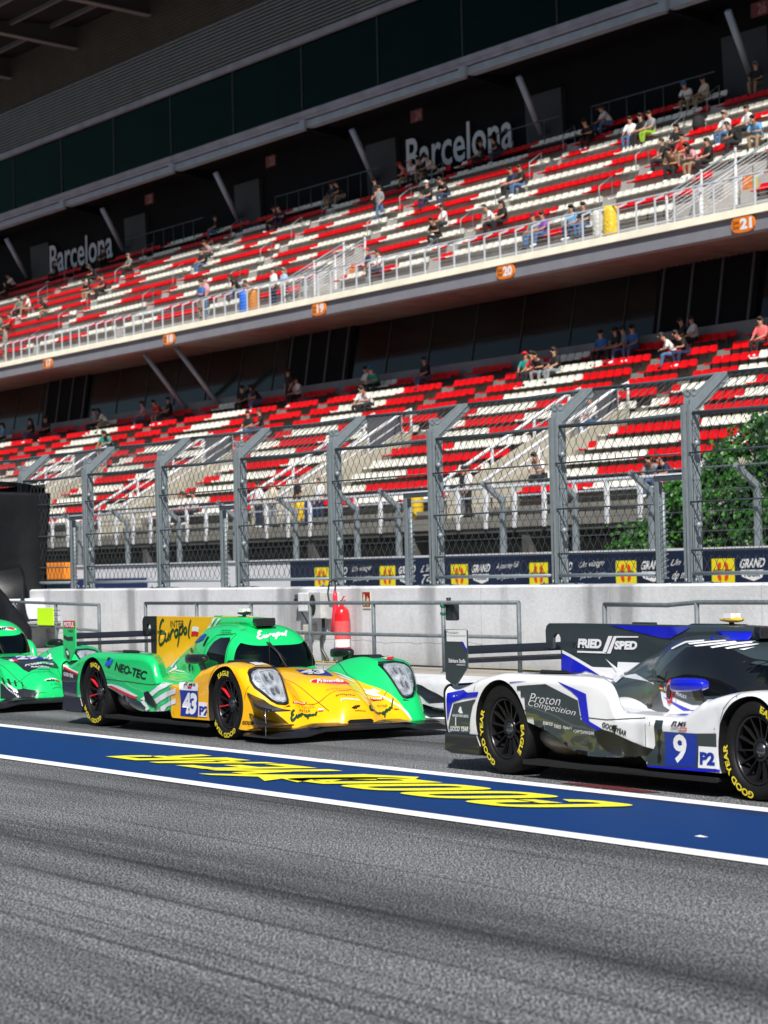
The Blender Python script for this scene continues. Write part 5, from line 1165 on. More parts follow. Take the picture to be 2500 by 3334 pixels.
    # dive planes with their tie rod
    for s in (-1, 1):
        for (x0, x1, z0, z1, wd) in ((.47, .98, .45, .30, .10), (.5, 1.02, .26, .17, .15)):
            t = MB(); V = []
            for i in range(9):
                u = i / 8; x = x0 + (x1 - x0) * u; z = z0 + (z1 - z0) * (1 - (1 - u) ** 1.7); yb = pw(x, [(.4, .90), (.7, .89), (.85, .85), (1.02, .80)]); o_ = .02 + wd * sstep(0, .8, u)
                V += [(x, s * (yb - .08), z - .006), (x, s * (yb + o_), z - .004), (x, s * (yb + o_), z + .004 + .02 * (u > .0)), (x, s * (yb + o_ - .006), z + .006 + .02 * (u > .0)), (x, s * (yb + o_ - .012), z + .006), (x, s * (yb - .08), z + .006)]
            t.add(V, [(i * 6 + k, i * 6 + (k + 1) % 6, i * 6 + 6 + (k + 1) % 6, i * 6 + 6 + k) for i in range(8) for k in range(6)] + [tuple(range(6)), tuple(48 + k for k in range(6))]); t.build('dive_plane', [CARBON], car)
        t = MB(); t.tube([(.93, s * .965, .32), (.93, s * .965, .075)], .005, 6); t.build('tie_rod', [CHROME], car)
        # brake duct mouth beside the nose
        t = MB(); t.prism([((p_ if s > 0 else .1 - p_), q_) for p_, q_ in [(.02, .13), (.10, .13), (.13, .30), (.02, .335), (-.02, .30)]], 'x', .86, .925, 1)
        o_ = t.build('brake_duct', [CARBON, BLACKM], car); o_.location = (-.20, s * .64 - .05, .0)
    # windshield wiper, aerials
    t = MB(); t.tube([(-.43, -.02, .625), (-.565, -.05, .775), (-.67, -.12, .88)], .012, 6, r1=.006); t.tube([(-.50, .0, .70), (-.66, -.10, .88)], .007, 5); t.build('wiper', [BLACKM], car)
    t = MB(); t.tube([(-.3, -.28, .60), (-.3, -.28, .98)], .0035, 5); t.tube([(-.3, -.28, .59), (-.3, -.28, .63)], .014, 8, r1=.004); t.build('aerial', [BLACKM], car)
    t = MB(); t.tube([(-.2, .25, .58), (-.2, .25, .70)], .004, 5); t.build('pitot_tube', [GALV], car)
    # louvre opening over the wheels
    for s in (-1, 1):
        poly_decal([[(-3.0, s * .62), (-2.55, s * .62), (-2.3, s * .66), (-2.3, s * .72), (-2.6, s * .82), (-3.0, s * .82)]], bvh, 'T', BLACKM, 'fender_louvre', car, .008)
        t = MB(); t.prism([(-.34, .69), (-.26, .734), (.06, .742), (.16, .71)], 'y', s * .60, s * .74); t.build('louvre_lip', [CARBON], car)
        t = MB(); t.prism([(-3.0, .74), (-2.95, .785), (-2.6, .785), (-2.5, .74)], 'y', s * .61, s * .625); t.build('louvre_lip', [CARBON], car)
        headlamp(car, s, bvh)
    for s in (-1, 1):
        L = lett if s < 0 else None
        wheel(car, .03, .335, .335, s, .31, spin[0], red, L[0] if L else None)
        wheel(car, -3.055, .35, .35, s, .33, spin[1], red, L[1] if L else None)
    # inlet behind the door and the dark hole in the sidepod's lower front
    t = MB()
    for s in (-1,):
        t.lathe([(.0, s * .50), (.05, s * .502), (.058, s * .512), (.045, s * .518)], (-1.5, 0, .0), 'y', 24)
    return car, bvh
def pod_m(label): return mat('pod_yellow', (.62, .42, .05), .35) if 'number 9' in label else CARBON
LIV = {
'9': [
 ('p', 'rear_panel_stripe', 'BLU', 'R', [(-3.827, 0.596), (-3.581, 0.627), (-3.513, 0.609), (-3.348, 0.62), (-3.374, 0.582), (-3.591, 0.559), (-3.739, 0.526), (-3.83, 0.376)], {}),
 ('p', 'rear_panel', 'GRY', 'R', [(-3.721, 0.517), (-3.387, 0.563), (-3.438, 0.517), (-3.484, 0.421), (-3.526, 0.29), (-3.78, 0.28), (-3.832, 0.32)], {}),
 ('p', 'side_panel', 'GRY', 'R', [(-3.278, 0.642), (-2.681, 0.688), (-2.405, 0.705), (-1.994, 0.598), (-1.968, 0.464), (-1.944, 0.451), (-1.766, 0.399), (-1.796, 0.325), (-1.823, 0.164), (-2.032, 0.176), (-2.202, 0.236), (-2.497, 0.336), (-3.393, 0.292), (-3.371, 0.313), (-3.392, 0.375), (-3.401, 0.462), (-3.359, 0.552), (-3.313, 0.611)], {}),
 ('p', 'side_panel_stripe', 'BLU', 'R', [(-2.257, 0.729), (-2.06, 0.688), (-1.892, 0.648), (-1.865, 0.453), (-1.7, 0.394), (-1.724, 0.371), (-1.949, 0.444), (-1.993, 0.619), (-2.087, 0.669)], {}),
 ('p', 'fender_flash', 'BLU', 'R', [(-3.215, 0.682), (-2.824, 0.712), (-2.658, 0.72), (-3.237, 0.67)], {}),
 ('p', 'lower_sidepod', 'GRY', 'R', [(-1.832, 0.408), (-1.653, 0.391), (-1.402, 0.328), (-1.036, 0.287), (-1.125, 0.204), (-1.416, 0.172), (-1.669, 0.155), (-1.823, 0.157), (-1.946, 0.274)], {}),
 ('p', 'sidepod_duct', 'BLK', 'R', [(-1.808, 0.383), (-1.732, 0.403), (-1.603, 0.383), (-1.352, 0.327), (-1.079, 0.29), (-1.152, 0.244), (-1.394, 0.22), (-1.618, 0.23), (-1.717, 0.258), (-1.787, 0.31)], {'off': 0.006}),
 ('t', 'team_lettering', 'WHT', 'R', [(-2.639, 0.565), (-2.223, 0.553), (-2.62, 0.633)], {'s': 'Proton', 'bold': -0.012, 'shear': 0.25}),
 ('t', 'team_lettering', 'WHT', 'R', [(-2.662, 0.525), (-2.042, 0.473), (-2.637, 0.584)], {'s': 'Competition', 'bold': -0.012, 'shear': 0.25}),
 ('t', 'sponsor_lettering', 'WHT', 'R', [(-2.48, 0.396), (-2.346, 0.39), (-2.465, 0.43)], {'s': 'sparco', 'bold': 0.02}),
 ('t', 'sponsor_lettering', 'WHT', 'R', [(-2.321, 0.388), (-2.226, 0.383), (-2.315, 0.415)], {'s': 'FARO', 'bold': 0.02}),
 ('t', 'sponsor_lettering', 'WHT', 'R', [(-2.202, 0.381), (-2.089, 0.377), (-2.195, 0.411)], {'s': '#paoli'}),
 ('t', 'sponsor_lettering', 'WHT', 'R', [(-2.075, 0.364), (-1.824, 0.356), (-2.067, 0.387)], {'s': '>CAPTEAMWEAR'}),
 ('t', 'sponsor_lettering', 'BLK', 'R', [(-1.729, 0.417), (-1.44, 0.363), (-1.721, 0.455)], {'s': 'GOOD YEAR', 'bold': 0.03, 'shear': 0.2}),
 ('p', 'winged_foot', 'BLK', 'R', [(-1.61, 0.422), (-1.591, 0.437), (-1.535, 0.434), (-1.564, 0.415), (-1.539, 0.414), (-1.591, 0.374), (-1.58, 0.406), (-1.601, 0.402)], {'off': 0.006}),
 ('p', 'jack_panel', 'GRY', 'R', [(-1.164, 0.174), (-1.059, 0.319), (-1.045, 0.359), (-0.951, 0.42), (-0.594, 0.421), (-0.325, 0.432), (-0.297, 0.18)], {}),
 ('p', 'jack_panel', 'GRY', 'R', [(-1.05, 0.492), (-0.957, 0.492), (-0.954, 0.406), (-1.059, 0.311)], {}),
 ('p', 'sill_stripe', 'BLU', 'R', [(-1.169, 0.175), (-0.711, 0.182), (-0.304, 0.193), (-0.296, 0.177), (-0.715, 0.159), (-1.164, 0.16)], {'off': 0.006}),
 ('p', 'number_panel', 'NBL', 'R', [(-0.937, 0.418), (-0.566, 0.417), (-0.581, 0.194), (-0.936, 0.189)], {'off': 0.005}),
 ('t', 'race_number', 'WHT', 'R', [(-0.842, 0.208), (-0.686, 0.216), (-0.834, 0.405)], {'s': '9', 'bold': 0.03, 'off': 0.008}),
 ('p', 'class_panel', 'WHT', 'R', [(-0.55, 0.337), (-0.338, 0.339), (-0.338, 0.195), (-0.55, 0.192)], {'off': 0.005}),
 ('t', 'class_lettering', 'NBL', 'R', [(-0.527, 0.216), (-0.358, 0.217), (-0.531, 0.301)], {'s': 'P2', 'bold': 0.05, 'off': 0.008}),
 ('p', 'jack_hole', 'BLK', 'R', [(-1.012, 0.429), (-0.991, 0.435), (-0.971, 0.426), (-0.97, 0.408), (-0.991, 0.39), (-1.001, 0.362), (-0.988, 0.348), (-0.985, 0.327), (-1.004, 0.298), (-1.006, 0.263), (-0.986, 0.25), (-0.979, 0.223), (-0.998, 0.197), (-1.023, 0.206), (-1.029, 0.241), (-1.018, 0.262), (-1.016, 0.298), (-1.032, 0.325), (-1.03, 0.346), (-1.013, 0.361), (-1.005, 0.389), (-1.02, 0.403)], {'off': 0.006}),
 ('t', 'series_lettering', 'BLK', 'R', [(-0.854, 0.46), (-0.668, 0.463), (-0.856, 0.493)], {'s': 'ELMS', 'bold': 0.02, 'shear': 0.4}),
 ('t', 'series_lettering', 'BLK', 'R', [(-0.856, 0.438), (-0.774, 0.439), (-0.853, 0.451)], {'s': 'EUROPEAN', 'bold': 0.02}),
 ('p', 'series_tag', 'RED', 'R', [(-0.764, 0.453), (-0.668, 0.454), (-0.677, 0.439), (-0.767, 0.439)], {'off': 0.005}),
 ('t', 'series_lettering', 'WHT', 'R', [(-0.757, 0.441), (-0.681, 0.441), (-0.755, 0.451)], {'s': 'LE MANS', 'bold': 0.03, 'off': 0.008}),
 ('p', 'canopy_greenhouse', 'GLB', 'I', [(-1.823, 0.723), (-1.644, 0.81), (-1.499, 0.894), (-1.396, 0.967), (-1.239, 0.978), (-0.955, 0.972), (-0.213, 0.683), (-1.184, 0.633), (-1.485, 0.643)], {'off': 0.0065}),
 ('p', 'canopy_flash', 'BLU', 'I', [(-1.616, 0.618), (-1.22, 0.536), (-0.641, 0.562), (-1.31, 0.526)], {}),
 ('p', 'canopy_band', 'WHT', 'I', [(-2.31, 0.752), (-1.863, 0.701), (-1.503, 0.637), (-1.207, 0.601), (-0.372, 0.622), (-0.378, 0.526), (-1.359, 0.486), (-1.603, 0.549), (-1.642, 0.606), (-1.677, 0.704), (-2.653, 0.721)], {'off': 0.002}),
 ('p', 'canopy_band', 'GRY', 'I', [(-1.819, 0.712), (-1.507, 0.686), (-0.367, 0.648), (-0.346, 0.596), (-1.207, 0.572), (-1.6, 0.648), (-1.807, 0.68)], {'off': 0.004}),
 ('t', 'driver_lettering', 'WHT', 'I', [(-1.591, 0.66), (-1.498, 0.649), (-1.588, 0.686)], {'s': 'RIED', 'off': 0.007}),
 ('t', 'driver_lettering', 'WHT', 'I', [(-1.406, 0.635), (-1.27, 0.613), (-1.402, 0.658)], {'s': 'PRIAULX', 'off': 0.007}),
 ('t', 'driver_lettering', 'WHT', 'I', [(-1.154, 0.591), (-0.397, 0.61), (-1.15, 0.614)], {'s': 'OCKENFELS', 'off': 0.007}),
 ('p', 'flag', 'BLK', 'I', [(-1.675, 0.696), (-1.609, 0.689), (-1.608, 0.681), (-1.672, 0.686)], {'off': 0.007}),
 ('p', 'flag', 'RED', 'I', [(-1.672, 0.686), (-1.608, 0.681), (-1.607, 0.674), (-1.671, 0.677)], {'off': 0.007}),
 ('p', 'flag', 'YELL', 'I', [(-1.671, 0.677), (-1.607, 0.674), (-1.606, 0.665), (-1.669, 0.668)], {'off': 0.007}),
 ('e', 'vent', 'BLK', 'I', [(-1.888, 0.778), (-1.845, 0.78), (-1.903, 0.798)], {'off': 0.008}),
 ('p', 'fuel_flap', 'BLK', 'I', [(-1.927, 0.55), (-1.85, 0.55), (-1.848, 0.518), (-1.903, 0.519)], {'off': 0.006}),
 ('p', 'fin_stripe', 'BLU', 'I', [(-2.91, 1.105), (-1.789, 1.096), (-2.115, 1.009), (-2.231, 1.016)], {}),
 ('p', 'fin_wedge', 'BLU', 'I', [(-3.565, 0.875), (-3.422, 0.839), (-3.003, 0.712), (-3.226, 0.747), (-3.399, 0.702), (-3.599, 0.697)], {'off': 0.005}),
 ('p', 'fin_edge', 'WHT', 'I', [(-3.566, 0.903), (-3.42, 0.864), (-2.92, 0.714), (-3.003, 0.712), (-3.422, 0.839), (-3.565, 0.878)], {'off': 0.006}),
 ('p', 'fin_flash', 'WHT', 'I', [(-2.964, 0.846), (-2.74, 0.759), (-2.782, 0.742)], {'off': 0.005}),
 ('p', 'fin_flash', 'WHT', 'I', [(-2.718, 0.758), (-2.536, 0.734), (-2.646, 0.673), (-2.959, 0.708)], {'off': 0.005}),
 ('t', 'sponsor_lettering', 'WHT', 'I', [(-3.347, 0.923), (-3.017, 0.923), (-3.342, 0.995)], {'s': 'FRIED', 'bold': 0.06, 'shear': 0.1}),
 ('t', 'sponsor_lettering', 'WHT', 'I', [(-2.843, 0.918), (-2.539, 0.92), (-2.838, 0.985)], {'s': 'SPED', 'bold': 0.06, 'shear': 0.1}),
 ('p', 'sponsor_slash', 'WHT', 'I', [(-3.006, 0.894), (-2.95, 0.895), (-2.864, 1.021), (-2.919, 1.02)], {}),
 ('p', 'sponsor_slash', 'WHT', 'I', [(-2.945, 0.885), (-2.895, 0.886), (-2.81, 1.009), (-2.521, 1.013), (-2.52, 1.023), (-2.845, 1.021)], {}),
 ('p', 'sponsor_slash', 'WHT', 'I', [(-3.353, 0.899), (-3.0, 0.9), (-2.95, 0.885), (-3.354, 0.886)], {}),
 ('t', 'sponsor_lettering', 'WHT', 'R', [(-3.815, 0.3), (-3.538, 0.309), (-3.799, 0.339)], {'s': 'GOOD YEAR', 'bold': 0.04, 'shear': 0.1}),
 ('t', 'sponsor_lettering', 'WHT', 'R', [(-3.746, 0.415), (-3.508, 0.417), (-3.74, 0.434)], {'s': 'ROHSTOFFE SEIDEL', 'bold': 0.02}),
 ('p', 'sponsor_swirl', 'WHT', 'R', [(-3.631, 0.495), (-3.61, 0.499), (-3.603, 0.472), (-3.587, 0.449), (-3.63, 0.444), (-3.658, 0.459)], {}),
 ('p', 'sponsor_swirl', 'WHT', 'R', [(-3.706, 0.413), (-3.691, 0.414), (-3.705, 0.346), (-3.72, 0.346)], {}),
 ('p', 'roof_stripe', 'WHT', 'I', [(-1.622, 0.953), (-1.474, 1.004), (-1.261, 1.016), (-1.242, 1.008), (-1.442, 0.994), (-1.589, 0.948)], {'off': 0.01}),
 ('p', 'roof_stripe', 'WHT', 'I', [(-1.413, 0.992), (-1.237, 1.005), (-1.072, 1.016), (-1.041, 1.009), (-1.218, 0.995), (-1.371, 0.984)], {'off': 0.01}),
 ('p', 'roof_stripe', 'WHT', 'I', [(-1.312, 0.979), (-1.116, 0.996), (-0.998, 1.008), (-0.968, 0.999), (-1.098, 0.985), (-1.278, 0.972)], {'off': 0.01}),
 ('p', 'roof_stripe', 'WHT', 'I', [(-1.121, 0.971), (-0.985, 0.993), (-0.947, 1.003), (-0.92, 0.993), (-0.964, 0.981), (-1.088, 0.964)], {'off': 0.01}),
 ('p', 'roof_stripe', 'WHT', 'I', [(-0.981, 0.964), (-0.908, 0.985), (-0.917, 0.994), (-0.892, 0.984), (-0.881, 0.972), (-0.953, 0.958)], {'off': 0.01}),
 ('p', 'roof_stripe', 'WHT', 'I', [(-0.882, 0.955), (-0.86, 0.968), (-0.87, 0.975), (-0.848, 0.965), (-0.836, 0.955), (-0.857, 0.949)], {'off': 0.01}),
 ('p', 'scoop_blue', 'BLU', 'I', [(-1.442, 1.076), (-0.998, 1.078), (-0.988, 1.015), (-1.205, 1.02)], {'off': 0.004}),
 ('f', 'endplate_top', 'WHT', 'R', [(-3.867, 1.087), (-3.558, 1.09), (-3.562, 0.944), (-3.617, 0.998), (-3.859, 0.998)], {}),
 ('f', 'endplate_edge', 'BLU', 'R', [(-3.652, 1.001), (-3.613, 0.998), (-3.558, 0.936), (-3.559, 0.917)], {}),
 ('ft', 'endplate_lettering', 'BLK', 'R', [(-3.862, 1.059), (-3.677, 1.059), (-3.858, 1.081)], {'s': 'Proton', 'bold': -0.01}),
 ('ft', 'endplate_lettering', 'BLK', 'R', [(-3.863, 1.033), (-3.572, 1.034), (-3.859, 1.052)], {'s': 'Competition', 'bold': -0.01}),
 ('ft', 'endplate_lettering', 'WHT', 'R', [(-3.836, 0.833), (-3.582, 0.832), (-3.834, 0.865)], {'s': 'Stärkere Stoffe', 'bold': 0.02}),
 ('ft', 'endplate_lettering', 'WHT', 'R', [(-3.714, 0.812), (-3.586, 0.813), (-3.713, 0.824)], {'s': 'WAGNER KG', 'bold': 0.01}),
],
'43': [
 ('p', 'rear_panel', 'CBN', 'R', [(-3.832, 0.597), (-3.428, 0.536), (-3.466, 0.459), (-3.508, 0.325), (-3.462, 0.129), (-3.851, 0.215)], {}),
 ('p', 'rear_stripe', 'WHT', 'R', [(-3.855, 0.624), (-3.414, 0.557), (-3.424, 0.54), (-3.841, 0.606)], {'off': 0.005}),
 ('p', 'rear_stripe', 'RED', 'R', [(-3.841, 0.606), (-3.424, 0.54), (-3.434, 0.523), (-3.828, 0.588)], {'off': 0.005}),
 ('t', 'sponsor_lettering', 'WHT', 'R', [(-3.81, 0.511), (-3.55, 0.49), (-3.808, 0.551)], {'s': 'GOOD YEAR', 'bold': 0.03, 'off': 0.006}),
 ('t', 'sponsor_lettering', 'BLK', 'R', [(-2.486, 0.598), (-1.781, 0.516), (-2.437, 0.682)], {'s': 'NEO-TEC', 'bold': 0.025, 'spacing': 0.95}),
 ('p', 'sponsor_mark', 'BLK', 'R', [(-2.651, 0.726), (-2.566, 0.719), (-2.671, 0.687)], {}),
 ('p', 'sponsor_mark', 'BBL', 'R', [(-2.695, 0.678), (-2.507, 0.713), (-2.557, 0.654), (-2.73, 0.636)], {}),
 ('p', 'sponsor_mark', 'BLK', 'R', [(-2.691, 0.627), (-2.578, 0.644), (-2.612, 0.617)], {}),
 ('p', 'lower_flank', 'CBN', 'R', [(-3.415, 0.38), (-2.619, 0.41), (-2.36, 0.367), (-2.051, 0.319), (-1.902, 0.292), (-1.732, 0.2), (-2.034, 0.229), (-2.38, 0.272), (-2.655, 0.295), (-3.411, 0.291)], {'off': 0.004}),
 ('p', 'side_stripe', 'WHT', 'R', [(-3.409, 0.429), (-2.579, 0.455), (-2.378, 0.437), (-2.26, 0.419), (-1.937, 0.35), (-2.009, 0.343), (-2.309, 0.391), (-2.585, 0.437), (-3.413, 0.407)], {'off': 0.006}),
 ('p', 'side_stripe', 'RED', 'R', [(-3.413, 0.407), (-2.585, 0.437), (-2.309, 0.391), (-1.94, 0.329), (-2.05, 0.322), (-2.358, 0.37), (-2.617, 0.414), (-3.415, 0.384)], {'off': 0.006}),
 ('p', 'sidepod_stripe', 'WHT', 'R', [(-1.691, 0.396), (-1.426, 0.494), (-1.123, 0.499), (-1.488, 0.417), (-1.748, 0.323), (-1.826, 0.31), (-1.907, 0.319)], {}),
 ('p', 'sidepod_stripe', 'WHT', 'R', [(-1.615, 0.327), (-1.341, 0.406), (-1.036, 0.455), (-1.049, 0.404), (-1.301, 0.358), (-1.566, 0.284)], {}),
 ('p', 'sidepod_stripe', 'WHT', 'R', [(-1.616, 0.207), (-1.404, 0.273), (-1.061, 0.357), (-1.068, 0.305), (-1.307, 0.261), (-1.379, 0.218)], {}),
 ('p', 'sidepod_stripe', 'WHT', 'R', [(-1.901, 0.299), (-1.826, 0.31), (-1.737, 0.229), (-1.808, 0.207)], {}),
 ('p', 'sidepod_duct', 'BLK', 'R', [(-1.817, 0.389), (-1.736, 0.407), (-1.653, 0.357), (-1.572, 0.266), (-1.603, 0.238), (-1.727, 0.272), (-1.803, 0.317)], {'off': 0.007}),
 ('p', 'number_panel', 'NBL', 'R', [(-0.939, 0.441), (-0.552, 0.44), (-0.551, 0.194), (-0.944, 0.194)], {'off': 0.005}),
 ('t', 'race_number', 'WHT', 'R', [(-0.911, 0.213), (-0.589, 0.213), (-0.874, 0.421)], {'s': '43', 'bold': 0.05, 'off': 0.008, 'spacing': 0.92}),
 ('p', 'class_panel', 'WHT', 'R', [(-0.541, 0.338), (-0.338, 0.336), (-0.306, 0.198), (-0.537, 0.199)], {'off': 0.005}),
 ('t', 'class_lettering', 'NBL', 'R', [(-0.508, 0.213), (-0.314, 0.217), (-0.516, 0.3)], {'s': 'P2', 'bold': 0.04, 'off': 0.008}),
 ('p', 'number_header', 'WHT', 'R', [(-0.994, 0.508), (-0.549, 0.521), (-0.529, 0.492), (-0.552, 0.443), (-0.939, 0.442)], {'off': 0.005}),
 ('t', 'series_lettering', 'BLK', 'R', [(-0.867, 0.485), (-0.555, 0.491), (-0.889, 0.511)], {'s': 'ELMS', 'shear': 0.4, 'bold': 0.02, 'off': 0.008}),
 ('t', 'series_lettering', 'BLK', 'R', [(-0.852, 0.462), (-0.757, 0.461), (-0.86, 0.476)], {'s': 'EUROPEAN', 'off': 0.008}),
 ('p', 'series_tag', 'RED', 'R', [(-0.753, 0.481), (-0.661, 0.482), (-0.671, 0.465), (-0.75, 0.465)], {'off': 0.008}),
 ('t', 'sponsor_lettering', 'BLK', 'R', [(0.381, 0.161), (0.694, 0.162), (0.386, 0.195)], {'s': 'GOOD YEAR', 'bold': 0.03, 'shear': 0.15}),
 ('p', 'winged_foot', 'BLK', 'R', [(0.507, 0.179), (0.528, 0.2), (0.551, 0.203), (0.567, 0.202), (0.543, 0.187), (0.556, 0.185), (0.522, 0.154), (0.527, 0.177)], {'off': 0.006}),
 ('t', 'fin_lettering', 'DKG', 'I', [(-3.088, 0.998), (-2.751, 1.005), (-3.085, 1.068)], {'s': 'INTER', 'bold': 0.0}),
 ('s', 'fin_lettering', 'DKG', 'I', [(-3.364, 0.785), (-2.556, 0.804), (-3.349, 1.08)], {'wd': 0.0165}),
 ('p', 'fin_flag', 'WHT', 'I', [(-2.549, 1.01), (-2.469, 1.014), (-2.391, 1.003), (-2.405, 0.956), (-2.479, 0.965), (-2.566, 0.961)], {}),
 ('p', 'fin_flag', 'RED', 'I', [(-2.566, 0.961), (-2.479, 0.965), (-2.405, 0.956), (-2.422, 0.913), (-2.493, 0.919), (-2.58, 0.911)], {}),
 ('p', 'fin_stripe', 'WHT', 'I', [(-2.026, 1.101), (-1.939, 1.1), (-2.173, 0.971), (-2.264, 0.928), (-2.232, 0.971)], {'off': 0.005}),
 ('p', 'fin_stripe', 'WHT', 'I', [(-1.844, 1.099), (-1.779, 1.099), (-1.969, 1.012), (-2.099, 0.972)], {'off': 0.005}),
 ('p', 'cover_stripe', 'WHT', 'I', [(-1.574, 0.535), (-1.562, 0.534), (-2.78, 0.576), (-2.592, 0.686), (-2.671, 0.678), (-2.868, 0.589)], {'off': 0.006}),
 ('p', 'cover_stripe', 'WHT', 'I', [(-1.584, 0.532), (-1.634, 0.532), (-2.456, 0.548), (-2.63, 0.62), (-2.674, 0.611), (-2.614, 0.548)], {'off': 0.006}),
 ('p', 'cover_patch', 'NBL', 'I', [(-2.003, 0.85), (-1.592, 0.877), (-1.456, 0.901), (-1.418, 0.957), (-1.513, 0.955), (-1.717, 0.905)], {'off': 0.006}),
 ('p', 'canopy_slot', 'BLK', 'I', [(-1.41, 0.845), (-1.368, 0.933), (-1.32, 0.934), (-1.354, 0.839)], {'off': 0.006}),
 ('t', 'driver_lettering', 'DKG', 'I', [(-1.172, 0.987), (-1.005, 0.987), (-1.2, 1.001)], {'s': 'T. SMIECHOWSKI', 'off': 0.005}),
 ('t', 'driver_lettering', 'DKG', 'I', [(-1.139, 0.966), (-0.975, 0.967), (-1.16, 0.981)], {'s': 'T. DILLMANN', 'off': 0.005}),
 ('t', 'driver_lettering', 'DKG', 'I', [(-1.133, 0.945), (-0.923, 0.946), (-1.148, 0.96)], {'s': 'J. SMIECHOWSKI', 'off': 0.005}),
 ('t', 'sponsor_lettering', 'DKG', 'I', [(-1.178, 1.042), (-0.982, 1.039), (-1.303, 1.071)], {'s': 'wirtualna polska', 'bold': 0.01, 'off': 0.005}),
 ('t', 'sponsor_lettering', 'RED', 'I', [(-1.232, 1.045), (-1.193, 1.044), (-1.394, 1.076)], {'s': 'WP', 'bold': 0.05, 'off': 0.005}),
 ('e', 'cover_hole', 'BLK', 'I', [(-2.119, 0.779), (-1.853, 0.787), (-2.189, 0.803)], {'off': 0.005}),
 ('e', 'intake_ring', 'CHR', 'I', [(-1.988, 0.609), (-1.643, 0.621), (-1.912, 0.667)], {'off': 0.006}),
 ('e', 'intake_mouth', 'BLK', 'I', [(-1.928, 0.614), (-1.672, 0.623), (-1.856, 0.662)], {'off': 0.008}),
 ('s', 'windshield_band_lettering', 'WHT', 'F', [(-0.178, 0.902), (0.157, 0.899), (-0.104, 0.981)], {'wd': 0.008, 'off': 0.005}),
 ('p', 'hood_panel', 'NBL', 'T', [(-0.171, -0.074), (-0.083, 0.194), (0.264, 0.107), (0.133, -0.134)], {'off': 0.004}),
 ('t', 'race_number', 'WHT', 'T', [(0.141, -0.172), (0.166, 0.072), (-0.121, -0.047)], {'s': '43', 'bold': 0.05, 'off': 0.007}),
 ('e', 'sponsor_pill', 'WHT', 'T', [(0.414, -0.184), (0.467, 0.141), (0.332, -0.139)], {'off': 0.004}),
 ('e', 'sponsor_pill', 'RED', 'T', [(0.421, -0.178), (0.466, 0.131), (0.35, -0.139)], {'off': 0.006}),
 ('t', 'sponsor_lettering', 'WHT', 'T', [(0.461, -0.173), (0.498, 0.089), (0.361, -0.119)], {'s': 'Primavika', 'bold': 0.04, 'off': 0.009}),
 ('t', 'sponsor_lettering', 'DKY', 'T', [(0.618, -0.165), (0.675, 0.065), (0.596, -0.146)], {'s': 'M.ZAROTYNS', 'bold': 0.0, 'off': 0.005}),
 ('t', 'sponsor_lettering', 'BLK', 'T', [(0.757, -0.142), (0.809, 0.036), (0.729, -0.123)], {'s': 'emplo', 'bold': 0.01, 'off': 0.005}),
 ('t', 'sponsor_lettering', 'WHT', 'T', [(0.831, -0.127), (0.872, 0.047), (0.811, -0.112)], {'s': 'MARINA', 'bold': 0.02, 'off': 0.005}),
 ('t', 'sponsor_lettering', 'BLK', 'T', [(0.925, -0.071), (0.925, 0.019), (0.905, -0.056)], {'s': '4F', 'bold': 0.06, 'shear': 0.2, 'off': 0.005}),
 ('t', 'sponsor_lettering', 'BLK', 'T', [(0.937, -0.045), (0.941, 0.069), (0.931, -0.038)], {'s': 'ORECA', 'bold': 0.02, 'off': 0.005}),
 ('p', 'sponsor_tag', 'RED', 'T', [(0.685, -0.554), (0.6, -0.364), (0.627, -0.385), (0.705, -0.568)], {'off': 0.004}),
 ('t', 'sponsor_lettering', 'WHT', 'T', [(0.702, -0.553), (0.622, -0.389), (0.685, -0.541)], {'s': 'MOTUL', 'bold': 0.05, 'off': 0.007}),
 ('t', 'sponsor_lettering', 'DKY', 'T', [(0.705, -0.481), (0.681, -0.329), (0.67, -0.461)], {'s': 'TENEG', 'bold': 0.0, 'off': 0.005}),
 ('t', 'sponsor_lettering', 'DKG', 'T', [(0.767, -0.537), (0.726, -0.394), (0.741, -0.526)], {'s': 'INTER', 'bold': 0.0, 'off': 0.005}),
 ('s', 'sponsor_lettering', 'DKG', 'T', [(0.826, -0.644), (0.799, -0.345), (0.759, -0.611)], {'wd': 0.009, 'off': 0.005}),
 ('p', 'sponsor_flag', 'WHT', 'T', [(0.716, -0.302), (0.744, -0.264), (0.751, -0.275), (0.728, -0.312)], {'off': 0.005}),
 ('p', 'sponsor_flag', 'RED', 'T', [(0.728, -0.312), (0.751, -0.275), (0.763, -0.275), (0.742, -0.32)], {'off': 0.005}),
 ('s', 'sponsor_lettering', 'DKG', 'T', [(0.928, 0.125), (0.776, 0.476), (0.822, 0.186)], {'wd': 0.008, 'off': 0.005}),
 ('t', 'sponsor_lettering', 'DKG', 'T', [(0.725, 0.313), (0.722, 0.426), (0.697, 0.329)], {'s': 'INTER', 'off': 0.005}),
 ('p', 'sponsor_flag', 'RED', 'T', [(0.761, 0.475), (0.78, 0.515), (0.787, 0.514), (0.773, 0.475)], {'off': 0.005}),
 ('p', 'sponsor_tag', 'RED', 'T', [(0.598, 0.313), (0.62, 0.442), (0.636, 0.439), (0.631, 0.294)], {'off': 0.004}),
 ('t', 'sponsor_lettering', 'WHT', 'T', [(0.621, 0.308), (0.628, 0.43), (0.6, 0.32)], {'s': 'MOTUL', 'bold': 0.05, 'off': 0.007}),
 ('p', 'hood_stripe', 'WHT', 'T', [(0.211, 0.141), (0.246, 0.199), (0.375, 0.285), (0.386, 0.256), (0.323, 0.156)], {'off': 0.003}),
 ('p', 'hood_stripe', 'WHT', 'T', [(0.008, 0.218), (-0.051, 0.318), (0.194, 0.295), (0.306, 0.284), (0.285, 0.245), (0.16, 0.229)], {'off': 0.003}),
